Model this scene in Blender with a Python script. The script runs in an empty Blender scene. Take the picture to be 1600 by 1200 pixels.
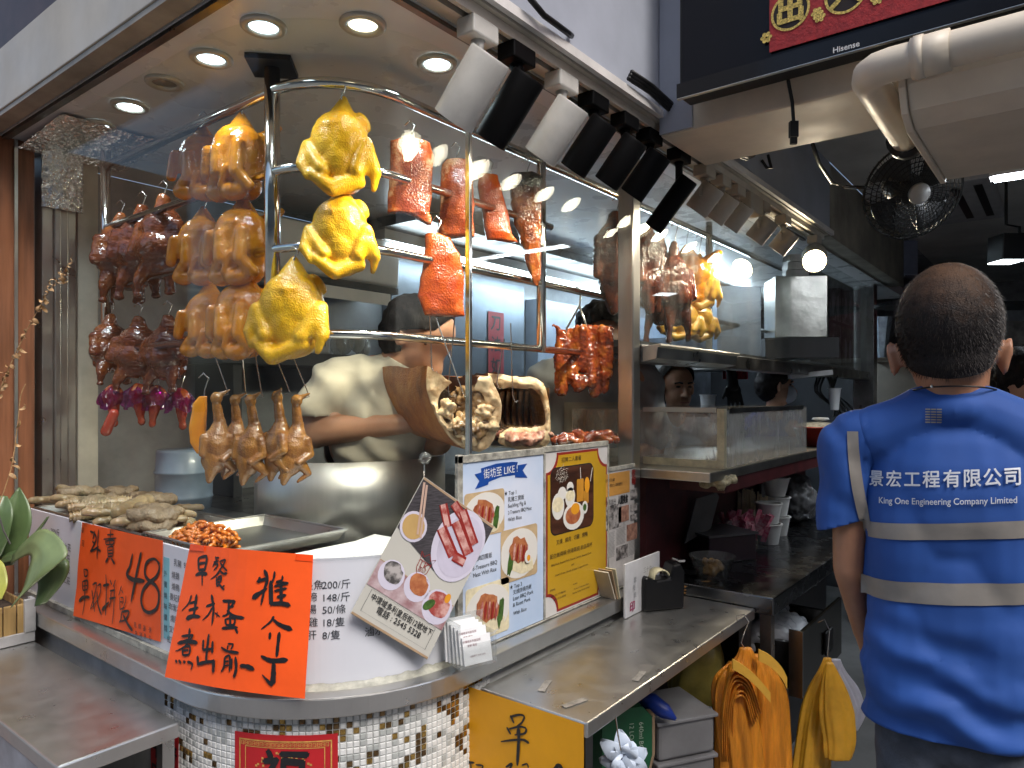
import bpy, bmesh, math, random
from mathutils import Vector as V, Matrix, noise, Euler
from mathutils.bvhtree import BVHTree
random.seed(7)
S = bpy.context.scene
R = math.radians
# ---------------------------------------------------------------- camera
# world X runs along the right wing of the counter, Y along the left wing, Z up; the ledge corner is the origin
HEAD = R(37.9)
CAM = V((-0.66, -0.92, 1.45))
FWD = V((math.cos(HEAD), math.sin(HEAD), 0)); RGT = V((math.sin(HEAD), -math.cos(HEAD), 0)); UP = V((0, 0, 1))
FPX = 1112.0
cam = bpy.data.objects.new('camera', bpy.data.cameras.new('camera'))
S.collection.objects.link(cam); S.camera = cam
cam.location = CAM; cam.rotation_euler = (R(90), 0, HEAD - R(90))
cam.data.sensor_width = 36; cam.data.lens = 36 * FPX / 1600; cam.data.shift_y = 18 / 1600
cam.data.clip_start = 0.02; cam.data.clip_end = 400
CRZ = HEAD - R(90)
# ---------------------------------------------------------------- sky, sun, exposure
W = bpy.data.worlds.new('World'); S.world = W; W.use_nodes = True
nt = W.node_tree; sky = nt.nodes.new('ShaderNodeTexSky'); sky.sky_type = 'NISHITA'; sky.sun_disc = False
SUN_EL, SUN_AZ = R(52), R(200)
sky.sun_elevation = SUN_EL; sky.sun_rotation = SUN_AZ; sky.air_density = 1.0; sky.dust_density = 3.0; sky.ozone_density = 1.0
nt.links.new(sky.outputs[0], nt.nodes['Background'].inputs[0]); nt.nodes['Background'].inputs[1].default_value = 0.15
sun = bpy.data.objects.new('sun', bpy.data.lights.new('sun', 'SUN')); S.collection.objects.link(sun)
sun.data.energy = 1.5; sun.data.angle = R(25); sun.data.color = (1, 0.96, 0.9)
sdir = V((math.sin(SUN_AZ) * math.cos(SUN_EL), math.cos(SUN_AZ) * math.cos(SUN_EL), math.sin(SUN_EL)))
sun.rotation_euler = sdir.to_track_quat('Z', 'Y').to_euler(); sun.location = (-4, -4, 8)
S.view_settings.view_transform = 'Standard'; S.view_settings.look = 'None'
S.view_settings.exposure = 0.7; S.view_settings.gamma = 1
S.render.engine = 'CYCLES'
cy = S.cycles
cy.use_denoising = True; cy.max_bounces = 7; cy.diffuse_bounces = 3; cy.glossy_bounces = 4; cy.transmission_bounces = 4
cy.transparent_max_bounces = 20; cy.sample_clamp_indirect = 3.0; cy.caustics_reflective = False; cy.caustics_refractive = False
cy.blur_glossy = 0.5

# ---------------------------------------------------------------- helpers
def P(px, py, X=None, Y=None, z=None, t=None):
    """point of the place seen at photo pixel (px, py) on a given plane"""
    a = (px - 800) / FPX; b = (618 - py) / FPX
    d = FWD + RGT * a + UP * b
    if X is not None: t = (X - CAM.x) / d.x
    elif Y is not None: t = (Y - CAM.y) / d.y
    elif z is not None: t = (z - CAM.z) / d.z
    return CAM + d * t

def dep(p): return (V(p) - CAM).dot(FWD)

class MB:
    def __init__(s): s.v = []; s.f = []; s.m = []; s.mi = 0
    def add(s, vs, fs):
        o = len(s.v); s.v += [V(p) for p in vs]
        for f in fs: s.f.append([i + o for i in f]); s.m.append(s.mi)
        return s
    def box(s, x0, y0, z0, x1, y1, z1, M=None):
        vs = [V((x, y, z)) for z in (z0, z1) for y in (y0, y1) for x in (x0, x1)]
        if M is not None: vs = [M @ p for p in vs]
        return s.add(vs, [(0, 2, 3, 1), (4, 5, 7, 6), (0, 1, 5, 4), (2, 6, 7, 3), (0, 4, 6, 2), (1, 3, 7, 5)])
    def tube(s, pts, r, n=10, closed=False):
        pts = [V(p) for p in pts]; N = len(pts); rr = r if isinstance(r, (list, tuple)) else [r] * N
        rings = []; prev = None
        for i, p in enumerate(pts):
            a = pts[i - 1] if (i > 0 or closed) else p; b = pts[(i + 1) % N] if (i < N - 1 or closed) else p
            t = (b - a)
            t = t.normalized() if t.length > 1e-9 else V((0, 0, 1))
            if prev is None:
                ref = V((0, 0, 1)) if abs(t.z) < 0.9 else V((1, 0, 0)); u = t.cross(ref).normalized()
            else:
                u = (prev - t * prev.dot(t))
                u = u.normalized() if u.length > 1e-6 else t.orthogonal().normalized()
            prev = u; w = t.cross(u)
            rings.append([p + (u * math.cos(2 * math.pi * k / n) + w * math.sin(2 * math.pi * k / n)) * rr[i] for k in range(n)])
        vs = [q for rg in rings for q in rg]; fs = []
        for i in range(N - 1 + (1 if closed else 0)):
            j = (i + 1) % N
            for k in range(n): fs.append((i * n + k, i * n + (k + 1) % n, j * n + (k + 1) % n, j * n + k))
        if not closed: fs += [tuple(range(n))[::-1], tuple((N - 1) * n + k for k in range(n))]
        return s.add(vs, fs)
    def lathe(s, prof, n=24, M=None, a0=0, a1=2 * math.pi):
        full = abs(a1 - a0 - 2 * math.pi) < 1e-6; cols = n if full else n + 1
        vs = []; fs = []
        for (r, z) in prof:
            for k in range(cols):
                a = a0 + (a1 - a0) * k / n; vs.append(V((r * math.cos(a), r * math.sin(a), z)))
        if M is not None: vs = [M @ p for p in vs]
        for i in range(len(prof) - 1):
            for k in range(n):
                k2 = (k + 1) % cols
                fs.append((i * cols + k, i * cols + k2, (i + 1) * cols + k2, (i + 1) * cols + k))
        return s.add(vs, fs)
    def prism(s, poly, d):
        """poly: 3-D loop, d: extrusion vector"""
        n = len(poly); d = V(d); vs = [V(p) for p in poly] + [V(p) + d for p in poly]
        fs = [tuple(range(n))[::-1], tuple(range(n, 2 * n))] + [(i, (i + 1) % n, n + (i + 1) % n, n + i) for i in range(n)]
        return s.add(vs, fs)
    def grid(s, f, nu, nv, th=0.0):
        vs = [V(f(i / nu, j / nv)) for j in range(nv + 1) for i in range(nu + 1)]
        fs = [(j * (nu + 1) + i, j * (nu + 1) + i + 1, (j + 1) * (nu + 1) + i + 1, (j + 1) * (nu + 1) + i) for j in range(nv) for i in range(nu)]
        return s.add(vs, fs)
    def ell(s, c, r, rot=None, n=14):
        c = V(c); vs = [];
        m = n // 2 + 1
        for j in range(1, m):
            th = math.pi * j / m
            for k in range(n):
                a = 2 * math.pi * k / n; vs.append(V((math.sin(th) * math.cos(a) * r[0], math.sin(th) * math.sin(a) * r[1], math.cos(th) * r[2])))
        vs += [V((0, 0, r[2])), V((0, 0, -r[2]))]
        if rot is not None:
            Rm = Euler(rot).to_matrix(); vs = [Rm @ p for p in vs]
        fs = []
        for j in range(m - 2):
            for k in range(n): fs.append((j * n + k, (j + 1) * n + k, (j + 1) * n + (k + 1) % n, j * n + (k + 1) % n))
        T = len(vs) - 2
        for k in range(n):
            fs.append((T, k, (k + 1) % n)); fs.append((T + 1, (m - 2) * n + (k + 1) % n, (m - 2) * n + k))
        return s.add([p + c for p in vs], fs)
    def cap(s, p0, p1, r0, r1, n=12):
        p0 = V(p0); p1 = V(p1); d = p1 - p0; L = d.length
        if L < 1e-6: return s.ell(p0, (r0,) * 3, n=n)
        u = d / L; pts = []; rr = []
        for k in range(1, 4): a = math.pi / 2 * (1 - k / 4); pts.append(p0 - u * r0 * math.sin(a)); rr.append(r0 * math.cos(a))
        pts += [p0, p1]; rr += [r0, r1]
        for k in range(1, 4): a = math.pi / 2 * k / 4; pts.append(p1 + u * r1 * math.sin(a)); rr.append(r1 * math.cos(a))
        return s.tube(pts, rr, n)
    def mesh(s, name, mats, smooth=False, weld=False):
        me = bpy.data.meshes.new(name); me.from_pydata(s.v, [], s.f)
        for m in (mats if isinstance(mats, (list, tuple)) else [mats]): me.materials.append(m)
        if len(me.materials) > 1: me.polygons.foreach_set('material_index', s.m)
        bm = bmesh.new(); bm.from_mesh(me)
        if weld: bmesh.ops.remove_doubles(bm, verts=bm.verts, dist=1e-5)
        bmesh.ops.recalc_face_normals(bm, faces=bm.faces); bm.to_mesh(me); bm.free()
        if smooth: me.polygons.foreach_set('use_smooth', [True] * len(me.polygons))
        me.update(); return me
    def build(s, name, mats, parent=None, smooth=False, bevel=0, weld=False):
        return link(name, s.mesh(name, mats, smooth, weld), parent, bevel)

def link(name, me, parent=None, bevel=0, keep=False):
    o = bpy.data.objects.new(name, me); S.collection.objects.link(o)
    if parent is None:
        if not keep and len(me.vertices):
            xs = [v.co for v in me.vertices]
            lo = V((min(p.x for p in xs), min(p.y for p in xs), min(p.z for p in xs))); hi = V((max(p.x for p in xs), max(p.y for p in xs), max(p.z for p in xs)))
            c = V(((lo.x + hi.x) / 2, (lo.y + hi.y) / 2, lo.z)); me.transform(Matrix.Translation(-c)); o.location = c
    else: adopt(o, parent)
    if bevel:
        b = o.modifiers.new('edge', 'BEVEL'); b.width = bevel; b.segments = 2; b.limit_method = 'ANGLE'; b.angle_limit = R(40)
    return o

def wm(o):
    m = Matrix.LocRotScale(o.location, o.rotation_euler, o.scale)
    return m if o.parent is None else wm(o.parent) @ o.matrix_parent_inverse @ m

def adopt(o, parent):
    o.parent = parent; o.matrix_parent_inverse = wm(parent).inverted()

def tag(o, label, cat=None, group=None, kind=None):
    if label: o['label'] = label
    if cat: o['category'] = cat
    if group: o['group'] = group
    if kind: o['kind'] = kind
    return o

def thing(name, label, cat, loc=(0, 0, 0), group=None, rz=0.0):
    o = bpy.data.objects.new(name, None); o.empty_display_size = 0.05; S.collection.objects.link(o)
    o.location = loc; o.rotation_euler = (0, 0, rz)
    return tag(o, label, cat, group)

def dup(root, loc, rot=(0, 0, 0), label=None, scale=None, group=None):
    r = root.copy(); S.collection.objects.link(r); r.location = loc; r.rotation_euler = rot
    if scale is not None: r.scale = (scale,) * 3 if not isinstance(scale, (tuple, list)) else scale
    if label: r['label'] = label
    if group: r['group'] = group
    for ch in list(root.children):
        c = ch.copy(); S.collection.objects.link(c); c.parent = r
        for g in list(ch.children):
            d = g.copy(); S.collection.objects.link(d); d.parent = c
    return r

_tmp = []
def organic(prims, voxel, smooth=4, fn=None, name='body', mats=None):
    """one continuous skin over ellipsoids ('e', c, r, rot) and tapered limbs ('c', p0, p1, r0, r1)"""
    b = MB()
    for q in prims:
        if q[0] == 'e': b.ell(q[1], q[2], q[3] if len(q) > 3 else None, n=20)
        elif q[0] == 'c': b.cap(q[1], q[2], q[3], q[4], n=14)
        elif q[0] == 'b': b.box(*q[1:])
    me = b.mesh('tmp', [], False); o = bpy.data.objects.new('tmp', me); S.collection.objects.link(o)
    m = o.modifiers.new('r', 'REMESH'); m.mode = 'VOXEL'; m.voxel_size = voxel
    if smooth:
        k = o.modifiers.new('s', 'SMOOTH'); k.factor = 0.5; k.iterations = smooth
    dg = bpy.context.evaluated_depsgraph_get(); out = bpy.data.meshes.new_from_object(o.evaluated_get(dg))
    bpy.data.objects.remove(o); bpy.data.meshes.remove(me)
    out.name = name
    if fn:
        ns = [v.normal.copy() for v in out.vertices]
        for v, nn in zip(out.vertices, ns): v.co = fn(v.co.copy(), nn)
    out.polygons.foreach_set('use_smooth', [True] * len(out.polygons)); out.materials.clear()
    for q in (mats if isinstance(mats, (list, tuple)) else [mats]):
        if q: out.materials.append(q)
    out.update(); return out

def nz(p, sc, seed=0.0, oct=3): return noise.fractal(V(p) * sc + V((seed, seed * 1.7, -seed)), 1.0, 2.0, oct)

_tc = {}
def glyphs(s, size, bold=0.0, align='CENTER', res=3):
    key = (s, size, bold, align)
    if key in _tc: return _tc[key]
    cu = bpy.data.curves.new('t', 'FONT'); cu.body = s; cu.size = size; cu.offset = bold * size; cu.align_x = align; cu.align_y = 'CENTER'
    cu.resolution_u = res; cu.fill_mode = 'FRONT'
    o = bpy.data.objects.new('t', cu); S.collection.objects.link(o)
    dg = bpy.context.evaluated_depsgraph_get(); me = bpy.data.meshes.new_from_object(o.evaluated_get(dg))
    vs = [v.co.copy() for v in me.vertices]; fs = [list(p.vertices) for p in me.polygons]
    bpy.data.objects.remove(o); bpy.data.curves.remove(cu); bpy.data.meshes.remove(me)
    _tc[key] = (vs, fs); return _tc[key]

def lettering(items, fr, mat, parent, d=0.0012, name='lettering', rough=0.0):
    """items: (string, u, v, size[, opts]) drawn on frame fr as one part"""
    b = MB()
    for it in items:
        s, u, v, size = it[:4]; op = it[4] if len(it) > 4 else {}
        vs, fs = glyphs(s, size, 0.0, op.get('al', 'CENTER')); bo = op.get('bold', 0.0) * size
        sx = op.get('sx', 1.0); sh = op.get('sh', 0.0); an = R(op.get('an', 0.0)); ca, sa = math.cos(an), math.sin(an)
        for k, (ox, oy) in enumerate(((0, 0),) if not bo else ((-bo, 0), (bo, 0), (0, -bo), (0, bo))):
          out = []
          for p in vs:
            x, y = p.x * sx + p.y * sh + ox, p.y + oy
            if rough:
                q = V((p.x, p.y, u * 9 + v * 7)) / size
                x += rough * size * noise.noise(q * 2.2); y += rough * size * noise.noise(q * 2.2 + V((9, 3, 1)))
                x += rough * .5 * size * noise.noise(q * 6); y += rough * .5 * size * noise.noise(q * 6 + V((5, 3, 1)))
            x, y = x * ca - y * sa, x * sa + y * ca
            out.append(fr(u + x, v - y, d + 0.00012 * k))
          b.add(out, fs)
    me = bpy.data.meshes.new(name); me.from_pydata(b.v, [], b.f); me.materials.append(mat); me.update()
    return link(name, me, parent)

class Fr:
    """flat frame: u to the right, v down, d out of the surface"""
    def __init__(s, o, eu, n): s.o = V(o); s.eu = V(eu).normalized(); s.n = V(n).normalized(); s.ev = None
    def __call__(s, u, v, d=0.0):
        ev = s.ev or V((0, 0, -1))
        return s.o + s.eu * u + ev * v + s.n * d
    def rot(s, ang):
        f = Fr(s.o, s.eu, s.n); ev = s.ev or V((0, 0, -1)); c, q = math.cos(ang), math.sin(ang)
        f.eu = s.eu * c + ev * q; f.ev = ev * c - s.eu * q; return f

def patch(fr, pts, d, mat, parent, name, th=0.0005):
    """flat printed or cut shape with outline pts=(u, v)"""
    b = MB(); n = len(pts); vs = [fr(u, v, d) for u, v in pts] + [fr(u, v, d - th) for u, v in pts]
    b.add(vs, [tuple(range(n)), tuple(range(n, 2 * n))[::-1]] + [(i, (i + 1) % n, n + (i + 1) % n, n + i) for i in range(n)])
    return b.build(name, mat, parent)

def rect(u0, v0, u1, v1, n=1):
    if n == 1: return [(u0, v0), (u1, v0), (u1, v1), (u0, v1)]
    k = range(n)
    return [(u0 + (u1 - u0) * i / n, v0) for i in k] + [(u1, v0 + (v1 - v0) * i / n) for i in k] + [(u1 + (u0 - u1) * i / n, v1) for i in k] + [(u0, v1 + (v0 - v1) * i / n) for i in k]
def oval(u, v, ru, rv, n=20, an=0.0, w=0.0, seed=0):
    out = []
    for i in range(n):
        a = 2 * math.pi * i / n; q = 1 + w * noise.noise(V((math.cos(a) * 2, math.sin(a) * 2, seed)))
        x, y = ru * math.cos(a) * q, rv * math.sin(a) * q
        out.append((u + x * math.cos(an) - y * math.sin(an), v + x * math.sin(an) + y * math.cos(an)))
    return out
def rrect(u0, v0, u1, v1, r, n=5):
    out = []
    for (cx, cy, a) in ((u1 - r, v0 + r, -90), (u1 - r, v1 - r, 0), (u0 + r, v1 - r, 90), (u0 + r, v0 + r, 180)):
        for i in range(n + 1):
            q = R(a + 90 * i / n); out.append((cx + r * math.cos(q), cy + r * math.sin(q)))
    return out

# ---------------------------------------------------------------- materials
_mc = {}
def mat(name, col, rough=0.5, metal=0.0, var=0.12, vs=12.0, bump=0.0, bs=60.0, coat=0.0, sss=0.0, stretch=(1, 1, 1), col2=None, thr=None, spec=0.5, rvar=0.0, emit=None, alpha=None, bdist=0.002, trans=0.0):
    if name in _mc: return _mc[name]
    m = bpy.data.materials.new(name); m.use_nodes = True; _mc[name] = m
    N = m.node_tree.nodes; L = m.node_tree.links; b = N['Principled BSDF']
    b.inputs['Roughness'].default_value = rough; b.inputs['Metallic'].default_value = metal
    b.inputs['Specular IOR Level'].default_value = spec; b.inputs['Coat Weight'].default_value = coat; b.inputs['Coat Roughness'].default_value = 0.08
    b.inputs['Transmission Weight'].default_value = trans
    if sss: b.inputs['Subsurface Weight'].default_value = sss; b.inputs['Subsurface Radius'].default_value = (0.01, 0.004, 0.002); b.inputs['Subsurface Scale'].default_value = 0.6
    tc = N.new('ShaderNodeTexCoord'); mp = N.new('ShaderNodeMapping'); mp.inputs['Scale'].default_value = stretch
    L.new(tc.outputs['Object'], mp.inputs[0])
    n1 = N.new('ShaderNodeTexNoise'); n1.inputs['Scale'].default_value = vs; n1.inputs['Detail'].default_value = 5; n1.inputs['Roughness'].default_value = 0.6
    L.new(mp.outputs[0], n1.inputs['Vector'])
    rp = N.new('ShaderNodeValToRGB'); L.new(n1.outputs['Fac'], rp.inputs[0])
    lo, hi = (0.35, 0.65) if thr is None else thr
    c2 = col2 or tuple(min(1, c * (1 + var)) for c in col)
    c1 = col if col2 else tuple(c * (1 - var) for c in col)
    rp.color_ramp.elements[0].position = lo; rp.color_ramp.elements[0].color = (*c1, 1)
    rp.color_ramp.elements[1].position = hi; rp.color_ramp.elements[1].color = (*c2, 1)
    L.new(rp.outputs[0], b.inputs['Base Color'])
    if rvar:
        n3 = N.new('ShaderNodeTexNoise'); n3.inputs['Scale'].default_value = vs * 1.7; n3.inputs['Detail'].default_value = 6
        L.new(mp.outputs[0], n3.inputs['Vector']); mr = N.new('ShaderNodeMapRange')
        mr.inputs['From Min'].default_value = 0.3; mr.inputs['From Max'].default_value = 0.7
        mr.inputs['To Min'].default_value = max(0.02, rough - rvar); mr.inputs['To Max'].default_value = min(1, rough + rvar)
        L.new(n3.outputs['Fac'], mr.inputs['Value']); L.new(mr.outputs[0], b.inputs['Roughness'])
    if bump:
        n2 = N.new('ShaderNodeTexNoise'); n2.inputs['Scale'].default_value = bs; n2.inputs['Detail'].default_value = 4
        L.new(mp.outputs[0], n2.inputs['Vector']); bp = N.new('ShaderNodeBump'); bp.inputs['Strength'].default_value = bump; bp.inputs['Distance'].default_value = bdist
        L.new(n2.outputs['Fac'], bp.inputs['Height']); L.new(bp.outputs[0], b.inputs['Normal'])
        if coat: L.new(bp.outputs[0], b.inputs['Coat Normal'])
    if emit: b.inputs['Emission Color'].default_value = (*emit[:3], 1); b.inputs['Emission Strength'].default_value = emit[3]
    if alpha is not None: b.inputs['Alpha'].default_value = alpha
    return m

def skin_food(name, base, hot, dark, rough=0.22, bs=260, bstr=0.35, coat=0.6, vs=14, sss=0.15, lump=1.1):
    """cooked skin: blotched colour, pored bump, glaze"""
    m = bpy.data.materials.new(name); m.use_nodes = True; N = m.node_tree.nodes; L = m.node_tree.links; b = N['Principled BSDF']
    tc = N.new('ShaderNodeTexCoord'); n1 = N.new('ShaderNodeTexNoise'); n1.inputs['Scale'].default_value = vs; n1.inputs['Detail'].default_value = 6; n1.inputs['Roughness'].default_value = 0.62
    L.new(tc.outputs['Object'], n1.inputs['Vector']); rp = N.new('ShaderNodeValToRGB'); L.new(n1.outputs['Fac'], rp.inputs[0])
    e = rp.color_ramp.elements; e[0].position = 0.3; e[0].color = (*dark, 1); e[1].position = 0.72; e[1].color = (*hot, 1)
    k = e.new(0.5); k.color = (*base, 1)
    L.new(rp.outputs[0], b.inputs['Base Color']); b.inputs['Roughness'].default_value = rough
    b.inputs['Coat Weight'].default_value = coat; b.inputs['Coat Roughness'].default_value = 0.07
    b.inputs['Subsurface Weight'].default_value = sss; b.inputs['Subsurface Radius'].default_value = (0.008, 0.004, 0.002); b.inputs['Subsurface Scale'].default_value = 0.5
    vo = N.new('ShaderNodeTexVoronoi'); vo.inputs['Scale'].default_value = bs; L.new(tc.outputs['Object'], vo.inputs['Vector'])
    n2 = N.new('ShaderNodeTexNoise'); n2.inputs['Scale'].default_value = bs * 0.22; n2.inputs['Detail'].default_value = 5; L.new(tc.outputs['Object'], n2.inputs['Vector'])
    ad = N.new('ShaderNodeMath'); ad.operation = 'MULTIPLY_ADD'; ad.inputs[1].default_value = lump
    L.new(n2.outputs['Fac'], ad.inputs[0]); L.new(vo.outputs['Distance'], ad.inputs[2])
    bp = N.new('ShaderNodeBump'); bp.inputs['Strength'].default_value = bstr; bp.inputs['Distance'].default_value = 0.002
    L.new(ad.outputs[0], bp.inputs['Height']); L.new(bp.outputs[0], b.inputs['Normal']); L.new(bp.outputs[0], b.inputs['Coat Normal'])
    return m

def glassmat(name, tint=(0.96, 0.98, 0.97), base=0.035, k=0.9, haze=0.0, rough=0.0, smear=0.0):
    """thin pane: clear through, mirror-like towards grazing angles"""
    m = bpy.data.materials.new(name); m.use_nodes = True; N = m.node_tree.nodes; L = m.node_tree.links
    N.remove(N['Principled BSDF']); out = N['Material Output']
    tr = N.new('ShaderNodeBsdfTransparent'); tr.inputs[0].default_value = (*tint, 1)
    gl = N.new('ShaderNodeBsdfGlossy'); gl.inputs['Roughness'].default_value = rough
    lw = N.new('ShaderNodeLayerWeight'); lw.inputs[0].default_value = 0.5
    pw = N.new('ShaderNodeMath'); pw.operation = 'POWER'; pw.inputs[1].default_value = 4.5; L.new(lw.outputs['Facing'], pw.inputs[0])
    ma = N.new('ShaderNodeMath'); ma.operation = 'MULTIPLY_ADD'; ma.inputs[1].default_value = k; ma.inputs[2].default_value = base
    L.new(pw.outputs[0], ma.inputs[0]); mx = N.new('ShaderNodeMixShader'); L.new(ma.outputs[0], mx.inputs[0]); L.new(tr.outputs[0], mx.inputs[1]); L.new(gl.outputs[0], mx.inputs[2])
    last = mx
    if haze or smear:
        df = N.new('ShaderNodeBsdfDiffuse'); df.inputs[0].default_value = (0.75, 0.75, 0.72, 1)
        tc = N.new('ShaderNodeTexCoord'); mp = N.new('ShaderNodeMapping'); mp.inputs['Scale'].default_value = (1, 1, 0.35); L.new(tc.outputs['Object'], mp.inputs[0])
        nn = N.new('ShaderNodeTexNoise'); nn.inputs['Scale'].default_value = 9; nn.inputs['Detail'].default_value = 9; nn.inputs['Roughness'].default_value = 0.72; L.new(mp.outputs[0], nn.inputs['Vector'])
        mr = N.new('ShaderNodeMapRange'); mr.inputs['From Min'].default_value = 0.45; mr.inputs['From Max'].default_value = 0.75; mr.inputs['To Min'].default_value = haze; mr.inputs['To Max'].default_value = haze + smear
        L.new(nn.outputs['Fac'], mr.inputs['Value']); m2 = N.new('ShaderNodeMixShader'); L.new(mr.outputs[0], m2.inputs[0]); L.new(mx.outputs[0], m2.inputs[1]); L.new(df.outputs[0], m2.inputs[2]); last = m2
    L.new(last.outputs[0], out.inputs['Surface']); return m

steel = mat('brushed steel', (0.50, 0.50, 0.48), 0.34, 1.0, var=0.06, vs=7, bump=0.06, bs=40, stretch=(1, 1, 1), rvar=0.1)
steel_top = mat('worn steel top', (0.52, 0.515, 0.50), 0.33, 0.92, var=0.05, vs=14, bump=0.05, bs=120, rvar=0.07)
steel_dark = mat('dim steel', (0.2, 0.2, 0.2), 0.35, 1.0, var=0.25, vs=8, rvar=0.1)
chrome = mat('chrome tube', (0.72, 0.70, 0.66), 0.14, 1.0, var=0.08, vs=30, rvar=0.06)
wire = mat('steel wire', (0.6, 0.58, 0.55), 0.25, 1.0, var=0.1)
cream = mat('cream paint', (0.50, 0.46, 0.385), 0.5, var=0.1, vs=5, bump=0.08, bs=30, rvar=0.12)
ceilpaint = mat('glossy ceiling paint', (0.72, 0.735, 0.74), 0.3, var=0.04, vs=4, bump=0.03, bs=12, rvar=0.08)
beamc = mat('warm cream paint', (0.68, 0.61, 0.50), 0.5, var=0.1, vs=5, bump=0.08, bs=30, rvar=0.12)
bluewhite = mat('shaded white wall paint', (0.37, 0.40, 0.47), 0.55, var=0.1, vs=4, bump=0.06, bs=25)  # white wall, with its shade and bluish cast mixed into the base colour
blackp = mat('black plastic', (0.009, 0.009, 0.01), 0.42, var=0.3, spec=0.3)
blacksat = mat('black satin paint', (0.004, 0.004, 0.0045), 0.5, var=0.2, spec=0.1)
whitep = mat('white plastic', (0.72, 0.72, 0.72), 0.4, var=0.05)
paperw = mat('white paper', (0.75, 0.76, 0.78), 0.55, var=0.04, vs=8)
ink = mat('black ink', (0.012, 0.012, 0.014), 0.45, var=0.3)
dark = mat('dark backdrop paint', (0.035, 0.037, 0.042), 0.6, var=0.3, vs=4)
glass = glassmat('window glass', base=0.012, k=0.32, haze=0.0, smear=0.014)
acrylic = glassmat('old acrylic', tint=(0.95, 0.93, 0.89), base=0.05, k=0.7, haze=0.22, smear=0.3, rough=0.1)
pad_clear = glassmat('clear hook plastic', base=0.05, k=0.25, haze=0.05)
acrylic_clear = glassmat('clear acrylic', tint=(0.93, 0.94, 0.94), base=0.06, k=0.8, haze=0.02, smear=0.08, rough=0.05)
# ================================================================ SETTING
wood = mat('brown wood panel', (0.25, 0.10, 0.048), 0.4, var=0.35, vs=6, stretch=(8, 8, 0.5), bump=0.1, bs=40, rvar=0.1)
brown = mat('dark brown beam paint', (0.05, 0.025, 0.02), 0.5, var=0.3)
floor_m = mat('worn concrete paving', (0.16, 0.155, 0.15), 0.75, var=0.25, vs=3, bump=0.2, bs=40)
alum = mat('aluminium strip', (0.55, 0.55, 0.53), 0.35, 1.0, var=0.1)
tilewall = mat('grey kitchen wall tile', (0.3, 0.32, 0.35), 0.35, var=0.25, vs=5, bump=0.05, bs=14)
maroon = mat('maroon counter panel', (0.09, 0.018, 0.02), 0.45, var=0.3)
grime = mat('grimy beam paint', (0.3, 0.27, 0.22), 0.55, var=0.3, vs=6, bump=0.1, bs=30)

g = MB(); g.box(-40, -40, -0.2, 60, 60, 0); tag(g.build('ground', floor_m), 'grey paving in front of and inside the roast meat shop', 'ground', kind='structure')

def path(d, y1, x1, n=20, R0=0.38):
    pts = [(d, y1)]
    m = max(1, int((y1 - R0) / 0.06))
    pts = [(d, y1 + (R0 - y1) * i / m) for i in range(m)]
    r = R0 - d
    pts += [(R0 - r * math.cos(math.pi / 2 * i / n), R0 - r * math.sin(math.pi / 2 * i / n)) for i in range(n + 1)]
    k = max(1, int((x1 - R0) / 0.06))
    pts += [(R0 + (x1 - R0) * i / k, d) for i in range(1, k + 1)]
    return pts

def strip(b, d0, d1, y1, x1, z0, z1, n=20, slab=True):
    """solid band following the corner between insets d0 (outer) and d1 (inner)"""
    A = path(d0, y1, x1, n); B = path(d1, y1, x1, n); N = len(A); vs = []
    for (p, q) in zip(A, B): vs += [V((*p, z0)), V((*q, z0)), V((*q, z1)), V((*p, z1))]
    fs = []
    for i in range(N - 1):
        o, e = i * 4, i * 4 + 4
        for k in range(4): fs.append((o + k, o + (k + 1) % 4, e + (k + 1) % 4, e + k))
    fs += [(0, 1, 2, 3), ((N - 1) * 4 + 3, (N - 1) * 4 + 2, (N - 1) * 4 + 1, (N - 1) * 4)]
    return b.add(vs, fs)

# --- corner counter with steel ledge and mosaic plinth
ctr = thing('corner_counter', 'curved corner shop counter with a steel ledge over white, grey and gold mosaic tiles', 'counter', (0.4, 0.4, 0))
b = MB(); strip(b, 0.0, 0.30, 1.30, 1.145, 0.884, 0.92); b.build('ledge', steel_top, ctr, bevel=0.003)
b = MB(); strip(b, 0.026, 0.30, 1.29, 1.14, 0.0, 0.882); b.build('plinth', mat('tile grout', (0.42, 0.43, 0.42), 0.7, var=0.15), ctr)
t_w = mat('white mosaic tile', (0.66, 0.67, 0.66), 0.18, var=0.12, vs=60, coat=0.4); t_g = mat('grey mosaic tile', (0.40, 0.42, 0.41), 0.18, var=0.12, vs=60, coat=0.4)
t_b = mat('bronze mosaic tile', (0.16, 0.10, 0.045), 0.12, 0.75, var=0.5, vs=80); t_o = mat('gold mosaic tile', (0.42, 0.27, 0.08), 0.12, 0.8, var=0.4, vs=80)
b = MB(); pt = 0.0118; r0 = 0.38 - 0.026; Ls = 0.10; Ltot = 2 * Ls + r0 * math.pi / 2
ncol = int(Ltot / pt)
def onpl(sx, out):
    if sx < Ls: return V((0.026 - out, 0.38 + Ls - sx, 0)), None
    if sx > Ls + r0 * math.pi / 2: return V((0.38 + sx - Ls - r0 * math.pi / 2, 0.026 - out, 0)), None
    a = (sx - Ls) / r0; return V((0.38 - (r0 + out) * math.cos(a), 0.38 - (r0 + out) * math.sin(a), 0)), None
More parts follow.
